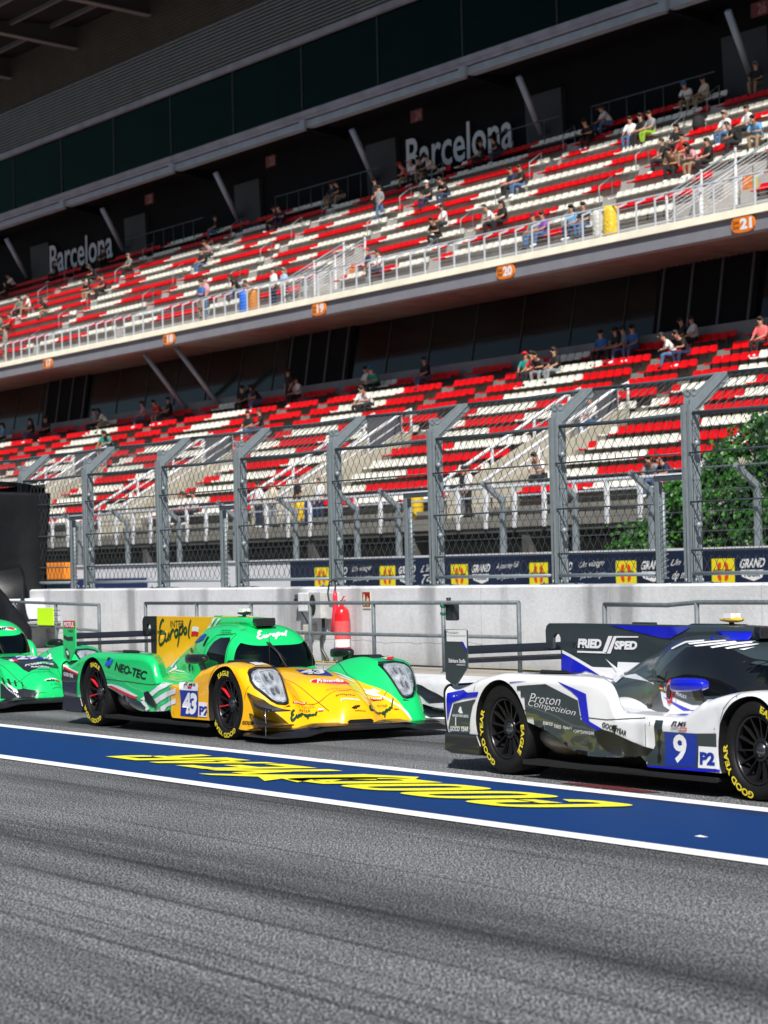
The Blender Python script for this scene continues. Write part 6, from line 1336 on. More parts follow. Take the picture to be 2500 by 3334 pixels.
 ('p', 'hood_stripe', 'WHT', 'T', [(0.465, 0.305), (0.483, 0.422), (0.555, 0.45), (0.494, 0.33)], {'off': 0.003}),
 ('p', 'hood_stripe', 'WHT', 'T', [(0.551, 0.289), (0.573, 0.422), (0.719, 0.49), (0.804, 0.559), (0.852, 0.597), (0.854, 0.616), (0.812, 0.596), (0.732, 0.517), (0.608, 0.453), (0.512, 0.388), (0.509, 0.305)], {'off': 0.003}),
 ('p', 'fender_flag', 'WHT', 'T', [(0.21, 0.653), (0.164, 0.82), (-4.812, 3.728), (0.278, 0.684)], {'off': 0.008}),
 ('p', 'fender_flag', 'RED', 'T', [(0.278, 0.684), (-4.812, 3.728), (-4.453, 3.617), (0.306, 0.737)], {'off': 0.008}),
 ('p', 'fender_flag', 'WHT', 'T', [(0.149, -0.726), (0.137, -0.654), (0.28, -0.595), (0.282, -0.728)], {'off': 0.008}),
 ('f', 'endplate_top', 'RED', 'R', [(-3.874, 1.091), (-3.559, 1.093), (-3.563, 1.011), (-3.878, 1.014)], {}),
 ('ft', 'endplate_lettering', 'WHT', 'R', [(-3.857, 1.024), (-3.584, 1.023), (-3.85, 1.081)], {'s': 'MOTUL', 'bold': 0.05}),
 ('ft', 'endplate_lettering', 'DKG', 'R', [(-3.757, 0.971), (-3.613, 0.973), (-3.756, 0.998)], {'s': 'TENEG', 'bold': 0.01}),
 ('f', 'endplate_mark', 'CBN', 'R', [(-3.874, 0.942), (-3.777, 0.918), (-3.627, 0.926), (-3.63, 0.883), (-3.766, 0.878), (-3.876, 0.903)], {}),
 ('fe', 'endplate_mark', 'CBN', 'R', [(-3.834, 0.74), (-3.731, 0.741), (-3.822, 0.8)], {}),
 ('fe', 'endplate_mark', 'WHT', 'R', [(-3.804, 0.75), (-3.748, 0.751), (-3.798, 0.777)], {}),
],
'29': [
 ('p', 'hood_panel', 'CBN', 'T', [(-0.08, -0.1), (-0.104, 0.28), (0.046, 0.39), (0.403, 0.339), (0.639, -0.138), (0.54, -0.168), (0.27, -0.177), (0.089, -0.21), (-0.051, -0.225), (-0.103, -0.204)], {'off': 0.003}),
 ('p', 'hood_number', 'NBL', 'T', [(-0.033, -0.027), (-0.102, 0.258), (0.081, 0.404), (0.22, 0.19), (0.209, -0.103), (0.075, -0.134)], {'off': 0.006}),
 ('t', 'race_number', 'WHT', 'T', [(0.208, -0.116), (0.217, 0.163), (-0.072, -0.025)], {'s': '29', 'bold': 0.05, 'off': 0.009}),
 ('t', 'class_lettering', 'WHT', 'T', [(0.153, 0.246), (0.087, 0.394), (-0.07, 0.323)], {'s': 'P2', 'bold': 0.05, 'off': 0.009}),
 ('p', 'hood_flag', 'WHT', 'T', [(0.145, -0.197), (0.126, -0.147), (0.257, -0.168), (0.235, -0.201)], {'off': 0.006}),
 ('p', 'hood_flag', 'RED', 'T', [(0.126, -0.147), (0.133, -0.108), (0.29, -0.129), (0.257, -0.168)], {'off': 0.006}),
 ('t', 'team_lettering', 'WHT', 'T', [(0.491, -0.126), (0.367, 0.287), (0.422, -0.102)], {'s': 'FORESTIER', 'bold': 0.03, 'shear': 0.2, 'off': 0.006}),
 ('t', 'team_lettering', 'WHT', 'T', [(0.546, -0.076), (0.561, 0.15), (0.49, -0.053)], {'s': 'RACING', 'bold': 0.03, 'shear': 0.2, 'off': 0.006}),
 ('p', 'hood_bar', 'GR2', 'T', [(0.377, 0.054), (0.264, 0.263), (0.391, 0.212), (0.427, 0.037)], {'off': 0.006}),
 ('p', 'hood_bar', 'GR2', 'T', [(0.564, -0.002), (0.571, 0.142), (0.617, 0.126), (0.611, -0.015)], {'off': 0.006}),
 ('p', 'flank_band', 'CBN', 'T', [(0.713, -0.531), (0.693, -0.482), (0.772, -0.266), (0.869, -0.209), (0.948, -0.145), (0.96, -0.04), (0.937, -0.211), (0.885, -0.37), (9.078, -3.693), (9.145, -3.838)], {'off': 0.003}),
 ('p', 'flank_bar', 'CBN', 'T', [(0.601, -0.472), (0.569, -0.438), (0.672, -0.449), (0.688, -0.48)], {'off': 0.003}),
 ('p', 'flank_bar', 'CBN', 'T', [(0.56, -0.39), (0.568, -0.359), (0.677, -0.373), (0.664, -0.402)], {'off': 0.003}),
 ('p', 'flank_bar', 'CBN', 'T', [(0.598, -0.316), (0.614, -0.298), (0.708, -0.316), (0.698, -0.339)], {'off': 0.003}),
 ('p', 'flank_bar', 'CBN', 'T', [(0.676, -0.253), (0.692, -0.245), (0.772, -0.262), (0.756, -0.273)], {'off': 0.003}),
 ('t', 'sponsor_lettering', 'WHT', 'T', [(0.689, -0.514), (0.887, -0.335), (0.668, -0.501)], {'s': 'CORINTHIAN', 'bold': 0.02, 'off': 0.006}),
 ('p', 'sponsor_crest', 'WHT', 'T', [(0.64, -0.423), (0.677, -0.394), (0.73, -0.37), (0.758, -0.343), (0.802, -0.344), (0.804, -0.362), (0.782, -0.374), (0.787, -0.397), (0.749, -0.392), (0.708, -0.417)], {'off': 0.006}),
 ('e', 'sponsor_pill', 'WHT', 'T', [(0.873, -0.031), (0.818, 0.18), (0.854, -0.013)], {'off': 0.004}),
 ('t', 'sponsor_lettering', 'BLK', 'T', [(0.881, -0.024), (0.88, 0.088), (0.858, -0.013)], {'s': 'elf', 'bold': 0.04, 'off': 0.007}),
 ('e', 'sponsor_dot', 'RED', 'T', [(0.867, 0.1), (0.825, 0.167), (0.849, 0.111)], {'off': 0.007}),
 ('t', 'sponsor_lettering', 'CBN', 'T', [(0.923, 0.009), (0.901, 0.144), (0.911, 0.015)], {'s': 'TDS', 'bold': -0.01, 'spacing': 1.3, 'off': 0.005}),
 ('t', 'sponsor_lettering', 'CBN', 'T', [(0.945, 0.027), (0.917, 0.168), (0.938, 0.033)], {'s': 'ORECA', 'bold': 0.0, 'off': 0.005}),
 ('e', 'sponsor_pill', 'WHT', 'F', [(0.037, 0.935), (0.269, 0.927), (0.069, 0.957)], {'off': 0.004}),
 ('t', 'sponsor_lettering', 'BLK', 'F', [(0.035, 0.921), (0.141, 0.917), (0.055, 0.949)], {'s': 'elf', 'bold': 0.04, 'off': 0.007}),
 ('e', 'sponsor_dot', 'RED', 'F', [(0.179, 0.929), (0.256, 0.926), (0.199, 0.945)], {'off': 0.007}),
 ('e', 'sponsor_dot', 'BBL', 'F', [(0.16, 0.933), (0.219, 0.931), (0.177, 0.945)], {'off': 0.006}),
],
}
PAINT = dict(rough=.28, coat=.6)
CM = {'GRN': mat('car_paint_green', (.008, .56, .15), **PAINT), 'GR2': mat('car_paint_mint', (.02, .45, .2), **PAINT), 'YEL': mat('car_paint_yellow', (.90, .46, .0), **PAINT),
      'WHT': mat('car_white', (.80, .81, .85), **PAINT), 'GRY': mat('car_slate_grey', (.030, .044, .050), **PAINT), 'BLU': mat('car_blue', (.006, .012, .50), **PAINT),
      'NBL': mat('number_panel_blue', (.006, .03, .30), .35), 'BLK': mat('decal_black', (.006, .006, .007), .35), 'RED': mat('decal_red', (.65, .01, .012), .35),
      'YELL': mat('decal_yellow', (.8, .55, .02), .4), 'CHR': CHROME, 'CBN': mat('carbon_dark_paint', (.016, .018, .022), .3, coat=.4), 'BBL': mat('decal_bright_blue', (.01, .10, .70), .35),
      'GLB': GLASSB, 'DKG': mat('decal_dark_green', (.004, .05, .02), .4), 'DKY': mat('decal_ochre', (.45, .25, .02), .4)}
def apply_livery(car, bvh, items):
    wing = [c for c in car.children if c.name.startswith('rear_wing')][0]
    for typ, name, col, proj, q, kw in items:
        m = CM[col]; kw = dict(kw); off = kw.pop('off', .004)
        if typ in ('e', 'fe'):
            P0, P1, P2 = [Vector(p) for p in q]; c = (P0 + P1) / 2; a = (P1 - P0) / 2; b = P2 - c; b = b - a * (b.dot(a) / max(a.dot(a), 1e-9)) * .3
            pts = [tuple(c + a * math.cos(k * .3927) + b * math.sin(k * .3927)) for k in range(16)]
            q = pts; typ = 'p' if typ == 'e' else 'f'
        if typ == 'p': poly_decal([q], bvh, proj, m, name, car, off, .05)
        elif typ == 't': text_decal(kw['s'], q[0], q[1], q[2], bvh, proj, m, name, car, kw.get('bold', 0), kw.get('shear', 0), off, .06, kw.get('spacing', 1))
        elif typ == 's': poly_decal(stroke_polys(EUROPOL, q[0], q[1], q[2], kw['wd']), bvh, proj, m, name, car, off, .08)
        elif typ == 'f':
            yy = {-.9035: -.9045, -.903: -.9045, -.905: -.906}[-.903 if name.endswith('top') or name.endswith('edge') else -.905 if col == 'WHT' else -.9035]
            mb = MB(); mb.add([(x, yy, z) for x, z in q], [tuple(range(len(q)))]); mb.build(name, m, wing)
        elif typ == 'ft':
            P0, P1, P2 = [Vector((p[0], -.9075, p[1])) for p in q]; mb = MB(); text3d(mb, kw['s'], P0, P1 - P0, P2 - P0, bold=kw.get('bold', 0)); mb.build(name, m, wing)
def seams(car, bvh):
    # shut lines between the panels, a few millimetres wide
    for nm, pr, L_ in (('shut_line', 'R', [(-1.17, .50), (-1.175, .17)]), ('shut_line', 'R', [(-2.72, .50), (-2.2, .49), (-1.68, .47), (-1.2, .50)]), ('shut_line', 'R', [(-.30, .50), (-.25, .60), (-.17, .67), (-.12, .70)]),
                       ('shut_line', 'R', [(.42, .40), (.47, .55), (.50, .62)]), ('shut_line', 'T', [(.60, -.50), (.66, -.25), (.68, 0), (.66, .25), (.60, .50)]), ('shut_line', 'T', [(-.35, -.5), (.1, -.36), (.5, -.30), (.80, -.24)]), ('shut_line', 'T', [(-.35, .5), (.1, .36), (.5, .30), (.80, .24)]),
                       ('shut_line', 'R', [(-3.42, .62), (-3.40, .70), (-3.36, .73)]), ('door_line', 'I', [(-1.42, .56), (-1.40, .70), (-1.30, .86), (-1.18, .95), (-.92, .965)]), ('door_line', 'I', [(-.87, .64), (-.875, .8), (-.90, .95), (-.95, 1.0)])):
        V = [Vector(p) for p in L_]; P = []
        for a, b in zip(V[:-1], V[1:]):
            d = (b - a).normalized(); n = Vector((-d.y, d.x)) * .0028; P.append([tuple(a + n), tuple(b + n), tuple(b - n), tuple(a - n)])
        poly_decal(P, bvh, pr, PANEL, nm, car, .0022, .05)
    P = [[(x + .006 * math.cos(t * 1.05), z + .006 * math.sin(t * 1.05)) for t in range(6)] for x, z in ((-1.10, .47), (-1.10, .22), (-.36, .46), (.48, .16), (.62, .15), (.44, .62), (-.12, .685), (-1.6, .30), (-1.9, .28), (-3.5, .32), (-3.7, .32))]
    poly_decal(P, bvh, 'R', PANEL, 'fastener_row', car, .009, .05)
def lib_cars():
    G, Y, W_, S_, B_ = CM['GRN'], CM['YEL'], CM['WHT'], CM['GRY'], CM['BLU']
    # car 43: yellow nose with a green left side, green tail
    wa, wb = Vector((-.45, .02, 0)), Vector((.98, .66, 0)); wn = Vector((-(wb - wa).y, (wb - wa).x, 0)).normalized()
    def col43(c):
        if c.x < -1.17: return 0
        if (c - wa).dot(wn) > 0 and (c.y > 0 or c.x < -.45): return 1
        if c.x < -.62 and c.z > .488 and abs(c.y) < .93: return 1
        return 0
    def LT(g, e, gs=96, es=46): return [('GOOD YEAR', g, gs), ('EAGLE', e, es)]
    c, bvh = make_car('race_car', 'green and yellow prototype race car with blue number 43 panel', (-22.59, 12.0, 0), [Y, G], [G], G, (Y, CARBON), (CARBON, G), CARBON, None,
                      wedge=[(wa, wn), ((-.62, 0, 0), (1, 0, 0)), ((0, 0, .488), (0, 0, 1))], colfn=col43, spin=(.15, .22), red=(5, 7), lett=[LT(262, 98), LT(256, 82)])
    apply_livery(c, bvh, LIV['43']); seams(c, bvh)
    for q in (c,): poly_decal([[(-.12, .15), (.12, .15), (.14, .168), (.11, .185), (-.11, .185), (-.14, .168)]], bvh, 'F', CM['BLK'], 'nose_slot', q, .004)
    # car 9
    c9, bvh = make_car('race_car', 'white, slate and blue prototype race car wearing number 9, nearest the camera', (-14.1, 11.66, 0), [W_], [W_], S_, (S_, S_, W_), (CARBON, S_), B_, None,
                       spin=(.05, .3), red=(), lett=[LT(222, 48), LT(200, 345)], pod=S_)
    apply_livery(c9, bvh, LIV['9']); seams(c9, bvh)
    for col, rx, rz, o_ in (('RED', .052, .088, .008), ('CHR', .038, .066, .011), ('BLK', .030, .052, .014)): poly_decal([[(-1.50 + rx * math.cos(k * .3), .655 + rz * math.sin(k * .3)) for k in range(21)]], bvh, 'I', CM[col], 'intake_ring', c9, o_)
    mb = MB(); mb.lathe([(.0, .0), (.028, .004), (.036, .014), (.03, .02)], axis='y', n=20); o = mb.build('marker_lamp', [mat('red_lamp', (.5, .01, .01), .1, coat=1)], c9); o.location = (-.56, -.885, .53); o.rotation_euler = (0, 0, R(-25))
    c29, bvh = make_car('race_car', 'green prototype race car with number 29 on its nose, cut by the left edge', (-30.0, 12.0, 0), [G], [G], G, (G, CARBON), (CARBON, G), CARBON, None, spin=(.1, .1))
    apply_livery(c29, bvh, LIV['29']); seams(c29, bvh)
    return c, c9, c29
lib_cars()
PEOPLE = [
 ('U', 9, -100.43, 'lean', 'RW', 'BG', 'CR', 'striped red and white top'),
 ('U', 9, -99.71, 'lean', 'W', 'SK', 'CW', 'white cap and white T-shirt'),
 ('U', 9, -99.08, 'lean', 'K', 'SK', 'H', 'black T-shirt and shorts, leaning forward'),
 ('U', 9, -98.2, 'lean', 'CR_', 'SK', 'H', 'cream top, hand at the face'),
 ('U', 9, -94.33, 'sit', 'K', 'K', 'H', 'black hoodie and black trousers'),
 ('U', 9, -92.88, 'lean', 'K', 'DB', 'H', 'black top with blue shorts'),
 ('U', 6, -94.82, 'sit', 'K', 'N', 'CW', 'black jersey and white cap'),
 ('U', 6, -93.26, 'lean', 'K', 'DB', 'H', 'black T-shirt, arms on the knees'),
 ('U', 5, -87.07, 'sit', 'N', 'K', 'H', 'navy top, legs stretched out'),
 ('U', 5, -86.4, 'sit', 'K', 'J', 'H', 'black top and blue jeans'),
 ('U', 2, -84.56, 'lean', 'W', 'K', 'CN', 'white T-shirt and navy cap'),
 ('U', 2, -84.0, 'sit', 'K', 'K', 'H', 'black top and long dark hair'),
 ('U', 9, -85.34, 'sit', 'W', 'N', 'H', 'white T-shirt, hidden beside a friend'),
 ('U', 9, -84.91, 'lean', 'WG', 'J', 'H', 'white vest and blue jeans'),
 ('U', 8, -85.1, 'lean', 'K', 'K', 'H', 'dark jacket, bent over'),
 ('U', 7, -81.31, 'sit', 'W', 'J', 'H', 'white T-shirt and jeans, beside a dark coat'),
 ('U', 7, -80.6, 'sit', 'K', 'K', 'H', 'black coat, in the middle of three'),
 ('U', 7, -80.01, 'sit', 'G', 'LG', 'H', 'grey T-shirt and lime green trousers'),
 ('U', 9, -79.79, 'lean', 'W', 'SK', 'CB', 'bright blue cap and white T-shirt'),
 ('U', 9, -78.83, 'sit', 'CR_', 'BG', 'H', 'cream shirt under the back railing'),
 ('U', 5, -76.24, 'sit', 'K', 'K', 'H', 'long dark hair and open black jacket'),
 ('U', 4, -75.95, 'sit', 'K', 'K', 'H', 'black T-shirt with both arms folded'),
 ('U', 3, -74.26, 'lean', 'BR', 'SK', 'H', 'brown top and shorts'),
 ('U', 4, -74.79, 'sit', 'R', 'BG', 'H', 'plain red T-shirt and beige shorts'),
 ('U', 3, -72.99, 'lean', 'PK', 'SK', 'H', 'pink top, bowed head'),
 ('U', 3, -72.27, 'sit', 'K', 'K', 'H', 'dark shirt with a teal print'),
 ('U', 5, -73.4, 'sit', 'W', 'J', 'G', 'white shirt and jeans, grey hair'),
 ('U', 4, -71.63, 'lean', 'K', 'K', 'H', 'black T-shirt, leaning right over the knees'),
 ('U', 5, -72.14, 'sit', 'W', 'K', 'H', 'white shirt with a blue collar'),
 ('U', 4, -70.56, 'lean', 'B', 'BG', 'H', 'sky blue T-shirt and tan shorts'),
 ('U', 9, -75.76, 'sit', 'K', 'BG', 'CG', 'black shirt, beige shorts and grey cap at the top right'),
 ('U', 0, -79.41, 'sit', 'T', 'J', 'CN', 'grey green jacket and dark cap'),
 ('U', 0, -78.81, 'sit', 'PU', 'J', 'H', 'purple shirt'),
 ('U', 0, -77.0, 'sit', 'B', 'N', 'H', 'vivid blue jacket'),
 ('U', 0, -76.25, 'sit', 'K', 'J', 'H', 'black top and jeans, beside a blue jacket'),
 ('U', 2, -88.74, 'lean', 'K', 'K', 'H', 'black top, sitting at the row end'),
 ('U', 3, -89.6, 'sit', 'W', 'K', 'H', 'white T-shirt, half hidden'),
 ('U', 8, -111.59, 'sit', 'K', 'K', 'H', 'black jacket below the back railing'),
 ('U', 8, -110.88, 'lean', 'N', 'N', 'H', 'navy shirt, arm raised to the face'),
 ('U', 9, -119.53, 'sit', 'K', 'J', 'H', 'dark top and bright jeans'),
 ('U', 5, -114.61, 'sit', 'K', 'J', 'H', 'black top and bright blue jeans'),
 ('U', 6, -115.43, 'lean', 'GP', 'K', 'H', 'grey pink top beside blue jeans'),
 ('U', 7, -126.56, 'sit', 'T', 'K', 'G', 'dark teal coat'),
 ('U', 9, -133.55, 'sit', 'K', 'K', 'H', 'black coat below the left lettering'),
 ('U', 7, -130.89, 'lean', 'K', 'K', 'H', 'black top, perched on a seat back'),
 ('U', 5, -128.04, 'lean', 'K', 'SK', 'H', 'black top and pale shorts'),
 ('U', 5, -126.39, 'sit', 'DR', 'K', 'H', 'dark red sweater'),
 ('U', 9, -140.22, 'sit', 'K', 'K', 'H', 'dark coat beneath the first letter'),
 ('U', 5, -137.81, 'sit', 'T', 'K', 'H', 'teal shirt'),
 ('U', 5, -136.52, 'sit', 'W', 'BG', 'H', 'white T-shirt with khaki trousers'),
 ('U', 4, -131.86, 'lean', 'K', 'SK', 'H', 'black T-shirt and bare legs'),
 ('U', 9, -146.55, 'lean', 'W', 'K', 'H', 'white T-shirt under the left pier'),
 ('U', 8, -145.82, 'sit', 'K', 'K', 'H', 'black clothes at the far left edge'),
 ('U', 3, -135.28, 'sit', 'R', 'K', 'H', 'red jacket at the left edge'),
 ('U', 3, -136.51, 'sit', 'T', 'BG', 'H', 'olive jacket at the left edge'),
 ('U', 9, -107.4, 'sit', 'N', 'SK', 'H', 'navy T-shirt at the top of the aisle'),
 ('U', 9, -106.3, 'lean', 'K', 'SK', 'H', 'black T-shirt, one knee raised'),
 ('U', 1, -104.37, 'lean', 'K', 'J', 'H', 'long dark hair, black dress, leaning back'),
 ('U', 0, -101.37, 'lean', 'BG', 'K', 'H', 'blue shirt beside the bins'),
 ('U', 0, -90.57, 'sit', 'W', 'DB', 'H', 'white and navy top, seated by a standing man'),
 ('L', 11, -87.71, 'sit', 'K', 'J', 'CN', 'black T-shirt and blue sneakers, by the parapet'),
 ('L', 10, -79.41, 'sit', 'TE', 'K', 'CR', 'teal T-shirt and red cap'),
 ('L', 10, -78.96, 'sit', 'R', 'K', 'H', 'red jacket'),
 ('L', 10, -78.48, 'lean', 'K', 'GR', 'H', 'black jersey and grey joggers'),
 ('L', 10, -77.51, 'sit', 'K', 'GR', 'H', 'black polo and grey trousers'),
 ('L', 11, -75.82, 'sit', 'B2', 'K', 'H', 'dark blue T-shirt'),
 ('L', 11, -74.89, 'sit', 'K', 'K', 'H', 'black clothing in the shade of the deck'),
 ('L', 11, -74.43, 'sit', 'GR', 'J', 'H', 'grey shirt in the shade'),
 ('L', 11, -73.93, 'sit', 'B2', 'J', 'H', 'denim blue shirt and jeans'),
 ('L', 10, -70.5, 'lean', 'W', 'J', 'H', 'white T-shirt and pale jeans, legs crossed'),
 ('L', 10, -69.87, 'lean', 'K', 'N', 'H', 'black T-shirt, chin on hand'),
 ('L', 11, -70.53, 'sit', 'WG', 'K', 'H', 'white patterned blouse'),
 ('L', 11, -71.1, 'sit', 'K', 'K', 'H', 'black top against the grey parapet'),
 ('L', 10, -65.91, 'sit', 'CO', 'SK', 'H', 'coral polo shirt and bare legs at the right edge'),
 ('L', 5, -69.46, 'sit', 'W', 'J', 'CN', 'white and navy top, blue cap and jeans'),
 ('L', 0, -60.53, 'lean', 'GR', 'J', 'H', 'grey plaid shirt behind the bent fence post'),
 ('L', 0, -59.81, 'lean', 'N', 'PK', 'CN', 'navy shirt and pink shorts'),
 ('L', 1, -67.49, 'lean', 'W', 'K', 'H', 'white and black top in the front row'),
 ('L', 9, -89.9, 'sit', 'W', 'K', 'H', 'white T-shirt and black trousers, left of a pair'),
 ('L', 9, -89.26, 'lean', 'W', 'K', 'H', 'white T-shirt, hands at the face'),
 ('L', 11, -91.57, 'lean', 'TE', 'K', 'CB', 'teal jersey and blue cap'),
 ('L', 11, -92.31, 'sit', 'W', 'N', 'H', 'white and navy top behind a pair'),
 ('L', 11, -103.3, 'sit', 'K', 'K', 'H', 'dark coat left of jeans'),
 ('L', 11, -101.68, 'lean', 'K', 'J', 'H', 'dark floral top and blue jeans'),
 ('L', 11, -98.25, 'sit', 'W', 'K', 'H', 'white T-shirt with red scarf'),
 ('L', 8, -98.05, 'sit', 'K', 'J', 'H', 'green cap and black top'),
 ('L', 8, -96.96, 'sit', 'K', 'DB', 'H', 'black T-shirt and dark jeans'),
 ('L', 11, -113.66, 'sit', 'PK', 'J', 'H', 'pink striped shirt and jeans'),
 ('L', 11, -111.74, 'lean', 'R', 'G2', 'H', 'red jersey and grey trousers'),
 ('L', 11, -110.78, 'sit', 'K', 'K', 'H', 'black coat beside a red jersey'),
 ('L', 11, -117.91, 'lean', 'W', 'BG', 'H', 'white shirt, bent forward in the top row'),
 ('L', 11, -119.3, 'sit', 'G', 'K', 'H', 'grey shirt in the top row'),
 ('L', 11, -125.43, 'sit', 'K', 'K', 'H', 'black hoodie in the shade at left'),
 ('L', 11, -127.42, 'sit', 'K', 'J', 'H', 'black top and jeans at left'),
 ('L', 11, -131.27, 'sit', 'B', 'K', 'H', 'light blue jacket at the left edge'),
 ('L', 8, -112.8, 'sit', 'TE', 'BG', 'H', 'teal T-shirt above the fence arm'),
 ('L', 8, -112.09, 'lean', 'TE', 'N', 'H', 'teal cycling jersey, leaning'),
 ('U2', 1.72, -97.87, 'stand', 'W', 'N', 'H', 'white T-shirt and navy trousers, standing at the upper rail'),
 ('U2', 1.5, -96.95, 'stand', 'B3', 'K', 'G', 'light blue shirt and black trousers, standing at the upper rail'),
 ('U2', 1.93, -104.72, 'cross', 'B2', 'BG', 'H', 'blue T-shirt and brown trousers, arms folded'),
 ('U3', 2.39, -106.77, 'stand', 'PK', 'J', 'H', 'pink shirt, standing between rows'),
 ('U2', 1.39, -89.91, 'stand', 'N', 'GR', 'CR', 'navy hoodie and red cap, seen from the side'),
 ('U7', 1.08, -98.68, 'walk', 'GR', 'J', 'H', 'grey T-shirt and jeans, walking down the aisle'),
 ('U8', 0.91, -100.44, 'stand', 'K', 'K', 'H', 'black top, standing right behind a grey T-shirt'),
 ('U2', 1.94, -127.77, 'stand', 'G2', 'BG', 'H', 'grey green T-shirt, standing at the far left rail'),
 ('L11', 1.62, -98.46, 'stand', 'K', 'K', 'H', 'all in black, standing by the dark doors'),
 ('L0', 1.66, -84.07, 'stand', 'W', 'N', 'H', 'white T-shirt with a strap across the chest, at the lower rail'),
 ('L0', 1.65, -83.0, 'stand', 'CR_', 'GR', 'CW', 'cream top and white cap, at the lower rail'),
 ('L0', 1.74, -81.12, 'stand', 'K', 'DB', 'CN', 'black printed T-shirt and dark cap, at the lower rail'),
 ('L0', 1.64, -79.51, 'stand', 'W', 'DB', 'G', 'white T-shirt, bald, hands joined, at the lower rail'),
 ('L0', 1.63, -85.64, 'stand', 'K', 'N', 'L', 'long fair hair and black top, at the lower rail'),
 ('L0', 1.53, -70.14, 'stand', 'K', 'GR', 'H', 'black T-shirt and a black backpack, at the foot of the stairs'),
 ('L0', 1.36, -69.89, 'stand', 'W', 'K', 'H', 'white T-shirt with a pale blue coat round the waist'),
 ('L0', 1.43, -90.97, 'sit', 'W', 'K', 'H', 'white T-shirt, left of two leaning on the lower rail'),
 ('L0', 1.4, -90.06, 'sit', 'W', 'K', 'H', 'white T-shirt and red collar, right of two at the lower rail'),
]
# ------------------------------------------------ people
SKIN = mat('skin', (.42, .22, .14), .55); 
PC = {'W': (.72, .72, .72), 'K': (.010, .010, .012), 'N': (.012, .02, .06), 'J': (.06, .12, .24), 'DB': (.02, .04, .09), 'R': (.50, .012, .012), 'DR': (.14, .01, .015), 'BG': (.26, .18, .11), 'SK': (.42, .23, .15),
      'CR_': (.60, .54, .42), 'G': (.22, .23, .24), 'GR': (.20, .22, .24), 'G2': (.20, .24, .20), 'B': (.10, .33, .62), 'B2': (.03, .12, .35), 'B3': (.35, .48, .65), 'T': (.13, .17, .15), 'TE': (.01, .22, .20), 'PU': (.22, .08, .38), 'PK': (.60, .30, .36),
      'GP': (.35, .25, .27), 'BR': (.14, .07, .04), 'LG': (.22, .38, .02), 'RW': (.55, .10, .12), 'WG': (.60, .61, .62), 'CO': (.75, .13, .13)}
HC = {'H': (.02, .013, .008), 'G': (.25, .2, .17), 'L': (.35, .23, .12), 'CW': (.7, .7, .7), 'CR': (.55, .01, .01), 'CN': (.01, .015, .04), 'CB': (.02, .2, .6), 'CG': (.15, .16, .17)}
def cloth(c): return mat('clothing_' + {'W':'white','K':'black','N':'navy','J':'denim','DB':'dark_denim','R':'red','DR':'dark_red','BG':'tan','SK':'bare','CR_':'cream','G':'grey','GR':'steel_grey','G2':'sage','B':'sky_blue','B2':'blue','B3':'pale_blue','T':'dark_sage','TE':'teal','PU':'purple','PK':'pink','GP':'mauve','BR':'brown','LG':'lime','RW':'rose','WG':'off_white','CO':'coral'}[c], PC[c], .85, noise=.15, scale=9) if c != 'SK' else SKIN
def hairm(c): return mat({'H': 'hair_dark', 'G': 'hair_grey', 'L': 'hair_fair'}.get(c, 'cap_' + c.lower()), HC[c], .7)
POSES = {}
